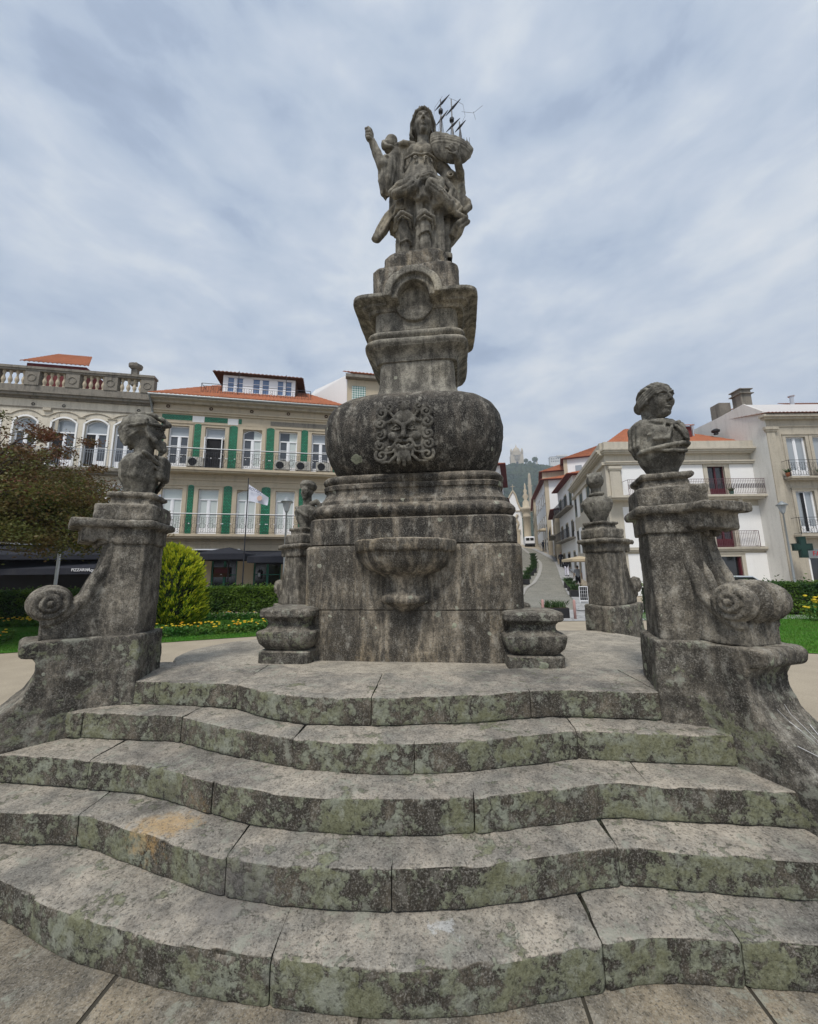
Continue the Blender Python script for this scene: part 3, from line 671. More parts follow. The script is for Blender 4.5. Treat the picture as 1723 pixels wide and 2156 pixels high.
# arch moulding with disc
def arch_piece(name, R0, R1, zc, y0, y1, mat, a0=-18, a1=198, disc=False):
    s = SDF((-.40, y1 - .05, zc - .40 - .85), (.40, y0 + .05, zc + .42 - .85), .011)
    return s
zc = 4.70 - .85
s = SDF((-.42, -.76, zc - .42), (.42, -.38, zc + .42), .011)
g = np.meshgrid(*s.ax, indexing='ij'); X, Yq, Z = g; R_ = np.hypot(X, Z - zc)
def slab_d(Rin, Rout, ya, yb, lowcut=None):
    dr = np.maximum(R_ - Rout, Rin - R_); dyv = np.maximum(ya - Yq, Yq - yb); e = np.maximum(dr, dyv)
    if lowcut is not None: e = np.maximum(e, lowcut - (Z - zc))
    return e
e1 = slab_d(.185, .315, -.655, -.42, -.02); e2 = slab_d(.25, .315, -.70, -.42, -.02); e3 = slab_d(-1, .215, -.515, -.42)
s.d[:] = np.minimum(np.minimum(e1, e2), e3); s.d[:] -= .008; s.rough([(8, .006), (25, .003)])
s.build('arch_moulding', M['neck'], mon).location.x += .05
SHR('plinth', [(.46, 4.78, 9), (.475, 4.80, 9), (.470, 5.22, 9), (.445, 5.27, 8), (.40, 5.285, 7), (.365, 5.29, 7), (.36, 5.50, 6), (.33, 5.56, 5), (.2, 5.57, 5)], M['ped'], mon, amp=.012).scale.x = 1.11
# wall basin
V = []; F = []; NS = 56
bp_ = [(.02, 1.23), (.035, 1.27), (.085, 1.30), (.12, 1.325), (.165, 1.345), (.195, 1.36), (.215, 1.38), (.212, 1.40), (.21, 1.42), (.19, 1.43), (.178, 1.46), (.172, 1.50), (.176, 1.55), (.19, 1.59), (.225, 1.615), (.29, 1.64), (.345, 1.675), (.38, 1.72), (.398, 1.77), (.402, 1.80), (.405, 1.81), (.43, 1.815), (.44, 1.83), (.445, 1.905), (.43, 1.92), (.40, 1.92), (.375, 1.905), (.34, 1.83), (.2, 1.78), (.01, 1.765)]
P2 = [bp_[0]]
for a, b in zip(bp_[:-1], bp_[1:]):
    k = max(1, int(sqrt((a[0] - b[0]) ** 2 + (a[1] - b[1]) ** 2) / .02))
    for j in range(1, k + 1): P2.append((a[0] + (b[0] - a[0]) * j / k, a[1] + (b[1] - a[1]) * j / k))
for (r, z) in P2:
    for i in range(NS): t = 2 * pi * i / NS; V.append((r * cos(t) * 1.07, -.90 + r * .92 * sin(t), z - .85))
V = np.array(V); d = vn(V, 9) * .006 + vn(V, 30) * .003; V[:, 2] += d * .6; V[:, 1] -= d
for r in range(len(P2) - 1):
    for i in range(NS): F.append([r * NS + i, r * NS + (i + 1) % NS, (r + 1) * NS + (i + 1) % NS, (r + 1) * NS + i])
F.append(list(range(NS - 1, -1, -1))); F.append([(len(P2) - 1) * NS + i for i in range(NS)])
ba = mesh_np('wall_basin', V, F, M['pedlow'], mon); ba.location = (-.03, 0, 0)
# corner stumps (vase-shaped pedestals set against the front corners)
def stump(x, y, rz, label, sc=1.0):
    o = empty('corner_stump', (x, y, .846), rz, label, 'pedestal', 'vase shaped stumps at the pedestal corners')
    loft('foot', [(.225, -.01, 9), (.23, .005, 9), (.23, .09, 9), (.215, .10, 9)], M['pierb'], o, 60, .007, 0)
    loft('body', [(.17, .095, 7), (.20, .115, 7), (.235, .155, 7), (.252, .205, 7), (.258, .245, 7), (.252, .258, 7), (.215, .264, 8), (.192, .285, 8), (.18, .315, 8), (.183, .34, 8), (.20, .36, 8), (.21, .372, 8)], M['pierb'], o, 72, .009, 0)
    loft('cap', [(.20, .365, 7), (.232, .37, 6), (.245, .385, 6), (.245, .425, 6), (.232, .442, 6), (.19, .450, 6), (.1, .453, 6)], M['pierb'], o, 60, .007, 0)
    o.scale = (sc,) * 3
stump(1.05, 3.44, -PHI, 'squat vase shaped stone stump at the right front corner of the pedestal')
stump(-1.10, 3.74, -PHI, 'squat vase shaped stone stump at the left front corner of the pedestal', 1.06)

# ------------------------------------------------------------------ scroll piers
def pier(x, y, rz, bend, cw, wl, label, h=.0115, g0=0.0):
    """column (cw long) with a scroll wing (wl long) turned by bend; local +x points outward"""
    o = empty('scroll_pier', (x, y, 0), rz, label, 'pier', 'scrolled stone piers around the fountain platform')
    t = .34; bd = bend; E0 = (cw / 2 - .02, 0.0); FR_ = (E0, bd); CF_ = ((-cw / 2, 0.0), 0.0)
    Lw = wl
    # base
    s = SDF((-cw / 2 - .1, -1.15, -.03), (cw / 2 + 1.5, 1.15, 1.23), h * 1.15)
    s.box((0, 0, .58), (cw / 2 + .045, t / 2 + .045, .60), .018)
    fl = [(-.1, 0), (-.1, 1.18), (Lw + .09, 1.18), (Lw + .11, 1.155), (Lw + .105, 1.10), (Lw + .085, 1.08), (Lw + .03, 1.07), (Lw + .005, 1.01), (Lw + .015, .92), (Lw + .055, .82), (Lw + .16, .72), (Lw + .28, .56), (Lw + .45, .36), (Lw + .62, .16), (Lw + .70, -.02)]
    s.poly(fl, 0, -t / 2 - .035, t / 2 + .035, .016, .012, frame=FR_)
    s.poly([(Lw - .10, .98), (Lw + .35, .98), (Lw + .95, -.02), (Lw + .35, -.02)], 0, -t / 2 + .04, t / 2 - .04, .016, 0, 'sub', frame=(((E0[0] + cos(bd) * .075), (E0[1] + sin(bd) * .075)), bd)) if False else None
    s.rough([(5, .007), (14, .005), (40, .003)]); s.build('base', M['pierb'], o)
    # column
    s = SDF((-cw / 2 - .08, -t / 2 - .08, 1.14), (cw / 2 + .08, t / 2 + .08, 1.90), h)
    s.box((0, 0, 1.52), (cw / 2, t / 2, .36), .012); s.rough([(5, .006), (14, .004), (40, .0025)]); s.build('column', M['pier'], o)
    # scroll wing
    s = SDF((-.15, -.9, 1.15), (cw / 2 + wl + .45, .9, 1.93), h)
    web = [(-.12, 1.175), (Lw + .02, 1.175), (Lw + .02, 1.30), (Lw - .06, 1.33), (Lw * .62, 1.38), (Lw * .42, 1.46), (Lw * .26, 1.56), (.08, 1.68), (.05, 1.80), (.05, 1.90), (-.12, 1.90)]
    s.poly(web, 0, -t / 2 + .015, t / 2 - .015, .01, frame=FR_)
    cxs, czs, rs_ = Lw - .02, 1.432, .13
    def W(u, v, z): return (E0[0] + u * cos(bd) - v * sin(bd), E0[1] + u * sin(bd) + v * cos(bd), z)
    # ribbed band down the concave front
    band = [(.035, 1.90), (.04, 1.80), (.065, 1.69), (.12, 1.58), (Lw * .42, 1.475), (Lw * .6, 1.395), (Lw * .78, 1.33), (Lw - .01, 1.30)]
    nb = 4
    for j in range(nb):
        v = (j - (nb - 1) / 2) * .098; s.tube([W(u, v, z) for u, z in band], .036, .002)
    # roll with ribs, snail spirals on both ends
    nr = 4; ax_ = (-sin(bd), cos(bd), 0)
    for j in range(nr):
        v = (j - (nr - 1) / 2) * .098; rr = .136 - .010 * abs(j - (nr - 1) / 2) ** 1.5
        s.tor(W(cxs, v, czs), ax_, rr - .037, .037)
    s.cyl(W(cxs, -.16, czs), W(cxs, .16, czs), .092)
    for sg in (-1, 1):
        e0 = sg * .16
        s.cyl(W(cxs, e0, czs), W(cxs, e0 + sg * .035, czs), .105, .01); s.tor(W(cxs, e0 + sg * .035, czs), ax_, .088, .017, .002)
        s.cyl(W(cxs, e0, czs), W(cxs, e0 + sg * .055, czs), .060, .01); s.tor(W(cxs, e0 + sg * .056, czs), ax_, .046, .015, .002)
        s.cyl(W(cxs, e0, czs), W(cxs, e0 + sg * .082, czs), .020, .008)
        # break the rings into a spiral with a ramp
        for q in range(7):
            a0_ = .3 + q * .35; ra_ = .088 - .042 * q / 6; s.cap(W(cxs + ra_ * cos(a0_), e0 + sg * (.035 + .022 * q / 6), czs + ra_ * sin(a0_)), W(cxs + (ra_ - .006) * cos(a0_ + .35), e0 + sg * (.037 + .022 * q / 6), czs + (ra_ - .006) * sin(a0_ + .35)), .014, .014, .002)
    s.rough([(6, .003), (30, .0016), (70, .0016)]); s.build('scroll', M['pier'], o)
    # frieze, guttae and cap slab
    s = SDF((-cw / 2 - .15, -.9, 1.84), (cw / 2 + .75, .9, 2.12), h)
    s.box((0, 0, 1.935), (cw / 2 + .02, t / 2 + .02, .065), .01)
    cl = max(.22, wl * .62)
    s.poly([(-.1, 1.872), (.07, 1.872), (.09, 1.90), (.13, 1.905), (.16, 1.875), (cl - .06, 1.885), (cl, 1.89), (cl, 2.0), (-.1, 2.0)], 0, -t / 2 - .01, t / 2 + .01, .01, frame=FR_)
    s.box((-.005, 0, 2.03), (cw / 2 + .065, t / 2 + .065, .032), .025, .01)
    s.poly([(-.1, 1.998), (cl + .07, 1.998), (cl + .07, 2.062), (-.1, 2.062)], 0, -t / 2 - .055, t / 2 + .055, .025, .01, frame=FR_)
    for v in (-.11, 0, .11):
        s.cap(W(.115, v, 1.93), W(.115, v, 1.872), .018, .026, .01)
    s.rough([(6, .005), (20, .004), (50, .003)]); s.build('cap', M['pier'], o)
    # plinth and socle under the bust
    s = SDF((-.32, -.32, 2.03), (.36, .32, 2.36), h)
    pw = cw / 2 + .03
    s.box((.02, 0, 2.125), (pw + .03, t / 2 + .01, .072), .02)
    s.box((.0, 0, 2.21), (pw * .78, t / 2 * .80, .03), .01, .02)
    s.box((.0, 0, 2.245), (pw * .72, t / 2 * .74, .03), .01, .02)
    s.box((.0, 0, 2.275), (pw * .92, t / 2 * .95, .022), .02, .01)
    s.rough([(7, .006), (20, .005), (45, .003)]); s.build('socle', M['pier'], o)
    return o
pier(-2.29, 3.16, radians(192), radians(32), .31, .37, 'near left pier with a snail scroll, beside the steps, helmeted bust on top')
pier(1.84, 2.71, radians(-20), radians(-50), .30, .34, 'near right pier with a ribbed scroll and cobwebs, womans bust on top')
pier(2.66, 5.25, radians(24), radians(20), .32, .44, 'far right pier in front of the white corner house', .022)
pier(-1.56, 5.62, radians(180 - 40), radians(-18), .32, .44, 'far left pier half hidden behind the pedestal', .022)
# ------------------------------------------------------------------ grotesque mask on the bulb (SDF, local: x right, y out towards -y, z up, metres)
def spiral(s, cx, cz, y, R, turns, a0, sg, r, k=.004, n=22):
    pts = []
    for i in range(n + 1):
        t = i / n; a = a0 + sg * 2 * pi * turns * t; rr = R * (1 - .82 * t); pts.append((cx + rr * cos(a), y - .022 * t, cz + rr * sin(a)))
    s.tube(pts, r, k, r2=r * .62)
def make_mask():
    s = SDF((-.30, -.17, -.36), (.30, .10, .36), .0058)
    s.ell((0, .02, .01), (.178, .078, .23), 0)
    # brow, forehead leaf
    s.ell((-.045, -.055, .135), (.055, .035, .085), .02, rot=('Y', 22)); s.ell((.045, -.055, .135), (.055, .035, .085), .02, rot=('Y', -22))
    s.cap((0, -.085, .05), (0, -.075, .21), .010, .006, .006, 'sub')
    for sg in (-1, 1):
        s.tube([(sg * .018, -.098, .062), (sg * .055, -.088, .095), (sg * .10, -.065, .125), (sg * .135, -.04, .11)], .017, .008)
        s.ell((sg * .068, -.055, .045), (.044, .03, .028), .006, 'sub')
        s.ell((sg * .066, -.052, .043), (.025, .022, .019), .003)
        s.ell((sg * .064, -.076, .043), (.007, .01, .008), .002, 'sub')
        s.tube([(sg * .028, -.07, .036), (sg * .065, -.08, .068), (sg * .108, -.06, .042)], .0075, .003)
        s.tube([(sg * .03, -.072, .032), (sg * .066, -.078, .018), (sg * .105, -.06, .03)], .0075, .003)
        s.tube([(sg * .05, -.09, .085), (sg * .095, -.08, .10)], .008, .003); s.tube([(sg * .05, -.08, .155), (sg * .10, -.07, .155)], .008, .003)
        s.ell((sg * .098, -.056, -.04), (.050, .042, .045), .02)
        s.tube([(sg * .04, -.085, -.05), (sg * .07, -.075, -.085), (sg * .09, -.05, -.13)], .012, .008)
        s.ell((sg * .025, -.10, -.055), (.018, .02, .016), .01)
        # moustache curls
        s.tube([(sg * .012, -.095, -.095), (sg * .05, -.09, -.085), (sg * .075, -.08, -.115), (sg * .105, -.07, -.15), (sg * .14, -.06, -.145)], .012, .004)
        s.tube([(sg * .07, -.07, -.14), (sg * .10, -.06, -.19), (sg * .15, -.05, -.205), (sg * .17, -.05, -.17)], .010, .003)
        # locks
        spiral(s, sg * .195, .20, -.05, .055, 1.35, 1.2 if sg > 0 else 1.9, -sg, .017)
        spiral(s, sg * .13, .255, -.05, .045, 1.3, 0.2 if sg > 0 else 2.9, -sg, .015)
        spiral(s, sg * .205, .095, -.05, .055, 1.4, 1.8 if sg > 0 else 1.3, -sg, .017)
        spiral(s, sg * .215, -.02, -.05, .052, 1.4, 2.2 if sg > 0 else .9, sg, .016)
        spiral(s, sg * .21, -.125, -.05, .048, 1.3, 1.2 if sg > 0 else 1.9, -sg, .015)
        spiral(s, sg * .20, -.225, -.05, .062, 1.3, .6 if sg > 0 else 2.5, -sg, .016)
        s.tube([(sg * .065, -.06, -.13), (sg * .075, -.06, -.23), (sg * .13, -.055, -.29), (sg * .20, -.05, -.29)], .014, .003)
        s.tube([(sg * .10, -.05, .17), (sg * .13, -.055, .21), (sg * .17, -.05, .24)], .013, .004)
        s.ell((sg * .19, -.01, .06), (.055, .04, .17), .02); s.ell((sg * .18, -.01, -.16), (.06, .035, .13), .02)
    s.tube([(0, -.10, .07), (0, -.125, -.03), (0, -.13, -.055)], .018, .012, r2=.024)
    for sg in (-1, 1): s.ell((sg * .013, -.128, -.078), (.010, .022, .009), .003, 'sub')
    # open mouth, beard
    s.ell((0, -.075, -.15), (.075, .05, .06), .02); s.ell((0, -.105, -.138), (.062, .05, .028), .006, 'sub'); s.ell((-.05, -.10, -.122), (.022, .04, .018), .006, 'sub'); s.ell((.05, -.10, -.122), (.022, .04, .018), .006, 'sub'); s.ell((0, -.085, -.15), (.02, .025, .014), .004)
    s.tube([(-.045, -.095, -.135), (0, -.115, -.172), (.045, -.095, -.135)], .011, .003)
    s.ell((0, -.07, -.225), (.058, .045, .065), .01)
    for x in (-.045, 0, .045): s.tube([(x * .8, -.085, -.22), (x, -.075, -.285), (x * 1.1, -.055, -.30 - .02 * (x == 0))], .018, .003)
    s.ell((0, -.05, .255), (.035, .03, .06), .01); spiral(s, -.03, .29, -.04, .03, 1, .5, 1, .010); spiral(s, .03, .29, -.04, .03, 1, 2.6, -1, .010)
    s.rough([(20, .003), (50, .002)])
    return s
mk = make_mask().build('grotesque_mask', M['mask'], mon)
mk.location = (-.02, -.965, 2.95 - .85); mk.scale = (1.08, .8, 1.0)

def head(s, cx, cy, cz, R, eyes=True):
    """face towards -y; R is about half the head height"""
    s.ell((cx, cy + .08 * R, cz + .22 * R), (.70 * R, .95 * R, .85 * R), .01)
    s.ell((cx, cy - .24 * R, cz - .20 * R), (.56 * R, .62 * R, .90 * R), .12 * R)
    s.ell((cx, cy - .56 * R, cz - .90 * R), (.25 * R, .22 * R, .19 * R), .15 * R)
    for g_ in (-1, 1):
        s.ell((cx + g_ * .34 * R, cy - .60 * R, cz - .28 * R), (.17 * R, .17 * R, .20 * R), .18 * R)
        s.ell((cx + g_ * .28 * R, cy - .94 * R, cz + .10 * R), (.21 * R, .17 * R, .13 * R), .05 * R, 'sub')
        s.ell((cx + g_ * .28 * R, cy - .70 * R, cz + .08 * R), (.15 * R, .12 * R, .085 * R), .01 * R)
        s.tube([(cx + g_ * .10 * R, cy - .86 * R, cz + .20 * R), (cx + g_ * .30 * R, cy - .84 * R, cz + .27 * R), (cx + g_ * .52 * R, cy - .66 * R, cz + .18 * R)], .05 * R, .06 * R)
        s.ell((cx + g_ * .70 * R, cy + .02 * R, cz - .02 * R), (.07 * R, .14 * R, .21 * R), .03 * R)
    s.tube([(cx, cy - .84 * R, cz + .18 * R), (cx, cy - .96 * R, cz - .06 * R), (cx, cy - 1.02 * R, cz - .24 * R)], .06 * R, .05 * R, r2=.10 * R)
    for g_ in (-1, 1): s.ell((cx + g_ * .10 * R, cy - .92 * R, cz - .27 * R), (.07 * R, .08 * R, .06 * R), .03 * R)
    s.tube([(cx - .22 * R, cy - .72 * R, cz - .52 * R), (cx, cy - .86 * R, cz - .48 * R), (cx + .22 * R, cy - .72 * R, cz - .52 * R)], .045 * R, .04 * R)
    s.tube([(cx - .17 * R, cy - .74 * R, cz - .62 * R), (cx, cy - .84 * R, cz - .65 * R), (cx + .17 * R, cy - .74 * R, cz - .62 * R)], .055 * R, .04 * R)
    s.tube([(cx - .22 * R, cy - .80 * R, cz - .56 * R), (cx, cy - .92 * R, cz - .56 * R), (cx + .22 * R, cy - .80 * R, cz - .56 * R)], .022 * R, .01 * R, 'sub')
def hairlocks(s, pts, r, n=3, spread=.02, k=.003):
    """a lock made of parallel strands"""
    P = [np.array(p, float) for p in pts]
    for i in range(n):
        o_ = (i - (n - 1) / 2) * spread; Q = [p + np.array([0, o_ * .5, o_]) * (1 if j % 2 else .8) for j, p in enumerate(P)]; s.tube(Q, r, k)
# ------------------------------------------------------------------ crowned figure on top
def qs(X, Y, y=0.0): return ((X - 840) / 770.0, y, (1690 - Y) / 600.0 + .8 * y)
def make_statue():
    q = qs; s = SDF((-.95, -.62, -.06), (1.0, .50, 2.45), .0125)
    s.box((0.02, 0, -.02), (.36, .27, .05), .03)
    # long cloth behind the legs
    s.drape(-.02, .80, [(0, .03, .03, .33, .19), (.4, .03, .02, .34, .22), (.8, .03, .02, .33, .24)], 13, .24, 0, .4, 0)
    # tunic skirt with deep folds and swinging hem
    s.drape(.74, 1.36, [(.70, .05, .0, .43, .30), (.86, .05, .0, .41, .29), (1.0, .04, .0, .36, .26), (1.2, .02, .0, .28, .20), (1.36, .01, .0, .22, .15)], 12, .17, 1.2, .9, .01, hem=.06)
    # bodice apron over the hips, bodice, chest
    s.drape(1.24, 1.44, [(1.22, .02, 0, .29, .21), (1.34, .015, 0, .255, .185), (1.44, .01, .0, .225, .165)], 16, .035, 0, .2, .004, hem=.015)
    s.drape(1.40, 1.72, [(1.38, .01, .0, .235, .165), (1.52, .015, .0, .20, .145), (1.72, .02, 0, .225, .15)], 20, .02, 0, 0, .03)
    s.ell((.02, .0, 1.78), (.245, .145, .13), .05); s.cap((-.20, .0, 1.83), (.22, .0, 1.83), .085, .085, .05)
    for x_ in (-.075, .105): s.ell((x_, -.10, 1.72), (.088, .075, .085), .035)
    s.tube([(-.2, -.11, 1.60), (-.08, -.155, 1.63), (.015, -.17, 1.60), (.11, -.155, 1.63), (.23, -.11, 1.60)], .014, .003)
    for x_ in (-.07, .07): spiral(s, x_ + .015, 1.545, -.165, .032, 1.1, 1.5, 1, .010)
    s.ell((.015, -.165, 1.67), (.03, .03, .045), .01)
    for x_ in (-.12, -.04, .05, .14): s.tube([(x_, -.16, 1.56), (x_ * 1.15, -.18, 1.46)], .010, .003)
    s.cap((.045, -.01, 1.86), (.05, -.03, 2.08), .082, .075, .04)
    # tied swags over the skirt
    K_ = (-.02, -.27, 1.10)
    s.ell(K_, (.05, .045, .05), .01)
    for pts, r in (([K_, (-.13, -.32, 1.02), (-.27, -.31, .97), (-.38, -.22, .97)], .032), ([K_, (-.10, -.34, .92), (-.20, -.36, .84), (-.33, -.30, .86)], .036),
                   ([K_, (.12, -.32, 1.08), (.24, -.30, 1.02), (.22, -.34, .93), (.12, -.37, .95)], .036), ([(.12, -.34, .90), (.24, -.34, .80), (.36, -.28, .72), (.43, -.16, .78)], .040)):
        s.tube([(p[0], p[1] + .03, p[2]) for p in pts], r * 1.9, .03, r2=r * 1.5); s.tube([(p[0] + .01, p[1] - r * .95, p[2] + .012) for p in pts], .009, .004, 'sub'); s.tube([(p[0] - .01, p[1] - r * .8, p[2] - .03) for p in pts], .008, .004, 'sub')
    # legs with tied boots
    s.tube([q(655, 1230, -.19), q(668, 1340, -.20), q(682, 1480, -.17), q(690, 1610, -.14)], .072, .01, r2=.046); s.ell(q(668, 1285, -.235), (.048, .035, .05), .02); s.ell(q(690, 1420, -.16), (.07, .07, .10), .03)
    s.tube([q(865, 1230, -.21), q(880, 1340, -.22), q(876, 1430, -.21), q(870, 1590, -.19)], .078, .01, r2=.050); s.ell(q(876, 1480, -.20), (.075, .075, .11), .03)
    for cx_, yy_, zz_ in ((686, 1482, -.17), (876, 1412, -.22)):
        c_ = q(cx_, yy_, zz_)
        for i in range(12):
            a, b = 2 * pi * i / 12, 2 * pi * (i + 1) / 12; s.cap((c_[0] + .074 * cos(a), c_[1] + .074 * sin(a), c_[2] + .02 * abs(sin(a * 1.5))), (c_[0] + .074 * cos(b), c_[1] + .074 * sin(b), c_[2] + .02 * abs(sin(b * 1.5))), .013, .013, .002)
    for (ax_, bx_, cx_) in ((575, 655, 745), (785, 870, 960)):
        s.tube([q(ax_, 1350, -.12), q(ax_ + 20, 1255, -.25), q(bx_, 1215, -.32), q(cx_, 1250, -.27), q(cx_ + 25, 1370, -.15), q(cx_ + 40, 1600, -.10)], .024, .003); s.tube([q(ax_ + 20, 1350, -.13), q(ax_ + 40, 1275, -.26), q(bx_, 1245, -.33), q(cx_ - 20, 1275, -.28), q(cx_ + 5, 1400, -.16)], .015, .002)
    s.tube([q(692, 1615, -.13), q(710, 1645, -.22), q(720, 1655, -.28)], .048, .01, r2=.034); s.tube([q(870, 1580, -.19), q(882, 1610, -.28), q(888, 1625, -.35)], .056, .01, r2=.044)
    # mantle hanging from her right shoulder
    s.drape(.70, 1.86, [(.65, -.32, .10, .10, .12), (1.0, -.31, .08, .11, .13), (1.5, -.30, .04, .11, .12), (1.86, -.25, .02, .10, .10)], 7, .22, .6, 1.1, .012)
    s.tube([(-.32, -.08, 1.86), (-.22, -.13, 1.84), (-.08, -.14, 1.80)], .028, .015)
    # bunched cloth on the shoulder, like a lion's mask
    s.ell(q(535, 515, .0), (.105, .10, .10), .02); s.ell(q(475, 520, -.05), (.055, .06, .055), .015); s.ell(q(545, 470, -.04), (.085, .07, .055), .012); s.tube([q(455, 500, -.08), q(500, 545, -.12), q(560, 555, -.10)], .020, .004); s.ell(q(495, 497, -.105), (.02, .02, .02), .006, 'sub')
    # right arm with fist
    s.tube([q(620, 590, -.02), q(540, 680, -.06), q(455, 745, -.14)], .078, .02, r2=.070); s.tube([q(450, 745, -.14), q(400, 640, -.17), q(352, 535, -.20)], .070, .02, r2=.048)
    s.ell(q(326, 480, -.21), (.058, .062, .078), .012)
    for i in range(4): s.tube([q(298 + 6 * i, 428 + 27 * i, -.19), q(290 + 4 * i, 430 + 27 * i, -.262), q(328, 436 + 27 * i, -.285), q(348, 440 + 27 * i, -.25)], .0165, .001)
    s.tube([q(352, 505, -.24), q(340, 460, -.29), q(318, 425, -.28)], .016, .002)
    # sleeve
    s.drape(1.08, 1.62, [(1.05, -.47, -.06, .05, .05), (1.25, -.46, -.08, .095, .09), (1.45, -.44, -.08, .115, .10), (1.62, -.42, -.08, .095, .09)], 7, .20, 1.5, .3, .008, hem=.02)
    s.tube([q(440, 690, -.15), q(500, 665, -.18), q(550, 690, -.10)], .020, .003)
    # flying end of the mantle, low on her right
    s.tube([q(600, 1150, .05), q(520, 1210, .04), q(450, 1320, .0), q(395, 1395, -.03)], .085, .02, r2=.06)
    for o_ in (-1, 0, 1): s.tube([q(585 + 18 * o_, 1140 + 22 * o_, -.05), q(505 + 20 * o_, 1215 + 20 * o_, -.07), q(430 + 26 * o_, 1330 + 14 * o_, -.08), q(385 + 14 * o_, 1400 + 8 * o_, -.08)], .026, .002, r2=.02)
    s.ell(q(380, 1408, -.05), (.055, .05, .03), .012); s.ell(q(385, 1412, -.10), (.03, .03, .015), .004, 'sub')
    # mantle on her left: big fall with zigzag edge
    s.drape(.42, 1.42, [(.40, .36, .06, .05, .06), (.60, .42, .05, .13, .12), (.85, .46, .03, .18, .14), (1.1, .43, .02, .15, .13), (1.42, .38, .0, .11, .10)], 8, .22, 1.0, .2, .012, hem=.05)
    zig = [q(1095, 900, -.16), q(1160, 985, -.18), q(1120, 1060, -.19), q(1215, 1120, -.16), q(1150, 1185, -.18), q(1285, 1240, -.12), q(1190, 1300, -.14), q(1150, 1370, -.08)]
    s.tube(zig, .034, .003); s.tube([(p[0] + .045, p[1] + .02, p[2] - .03) for p in zig], .026, .002)
    s.tube([q(1180, 930, -.04), q(1250, 1010, -.04), q(1330, 1080, -.06), q(1345, 1125, -.06), q(1290, 1170, -.08), q(1215, 1150, -.08)], .042, .01, r2=.034); s.ell(q(1280, 1085, -.03), (.09, .05, .08), .02)
    # sleeve roll at the elbow, her left arm
    s.ell(q(1155, 850, -.06), (.085, .08, .075), .015); spiral(s, q(1155, 850)[0], q(1155, 850, -.12)[2], -.135, .06, 1.4, .5, 1, .018)
    s.tube([q(1000, 600, .0), q(1060, 710, -.02), q(1150, 840, -.04), q(1240, 900, -.05)], .085, .03, r2=.07)
    s.tube([q(1255, 905, -.06), q(1245, 830, -.16), q(1205, 745, -.31)], .064, .015, r2=.045); s.drape(1.00, 1.34, [(.98, .52, -.02, .03, .04), (1.15, .54, -.03, .075, .08), (1.34, .52, -.04, .07, .07)], 5, .2, 0, 1, .01)
    s.ell(q(1182, 720, -.345), (.055, .03, .055), .012)
    for i, pts in enumerate([((1150, 690), (1110, 660), (1085, 655)), ((1160, 680), (1135, 645), (1120, 640)), ((1180, 670), (1160, 640), (1140, 628)), ((1195, 690), (1175, 720), (1110, 700)), ((1205, 690), (1212, 650), (1213, 640))]):
        s.tube([q(*pts[0], -.36), q(*pts[1], -.385), q(*pts[2], -.385)], .018, .002, r2=.014)
    s.rough([(22, .0025), (55, .0025)])
    return s
def statue_head():
    s = SDF((-.24, -.26, 1.82), (.32, .26, 2.42), .0072)
    cx, cy, cz, R = .035, -.03, 2.105, .155
    s.cap((cx, -.0, 1.85), (cx, -.01, 2.02), .072, .070, .0); head(s, cx, cy, cz, R)
    # hair: waves drawn back, rolls beside the neck
    s.ell((cx, .03, 2.15), (.142, .150, .145), .004)
    g = np.meshgrid(*s.ax, indexing='ij'); X, Y, Z = g
    for sg in (-1, 1):
        for i in range(4):
            s.tube([(cx + sg * .015, -.158 + .02 * i, 2.222 + .018 * i), (cx + sg * .085, -.125 + .03 * i, 2.205 + .014 * i), (cx + sg * .138, -.05 + .03 * i, 2.14), (cx + sg * .142, -.0 + .02 * i, 2.06)], .018, .002)
        for i in range(3): s.tube([(cx + sg * .135, -.03 + .035 * i, 2.10), (cx + sg * .15, -.02 + .035 * i, 2.02), (cx + sg * .118, -.0 + .035 * i, 1.985)], .018, .002)
    cz_ = 2.265
    for i in range(26):
        a = 2 * pi * i / 26; a2 = 2 * pi * (i + 1) / 26; c0_ = (cx + .112 * cos(a), .0 + .118 * sin(a)); c1_ = (cx + .112 * cos(a2), .118 * sin(a2)); s.cap((*c0_, cz_), (*c1_, cz_), .014, .014, .002); s.cap((*c0_, cz_ - .03), (*c1_, cz_ - .03), .010, .010, .001)
        if i % 2 == 0: s.cap((*c0_, cz_), (c0_[0] + .01 * cos(a), c0_[1] + .01 * sin(a), cz_ + .030), .013, .008, .003)
    s.rough([(60, .0018)])
    return s
sx_, sy_, sz_ = .195, 4.40, 5.53
fig = empty('stone_figure', (sx_, sy_, sz_), 0, 'stone statue of a crowned woman raising a fist, standing on top of the fountain', 'statue')
make_statue().build('draped_body', M['statue'], fig); hd_ = statue_head().build('head', M['statue'], fig); hd_.scale = (1.15, 1.15, 1.15); hd_.location = (.035 * -.15 + .02, .0045, 1.95 * -.15 + .085)
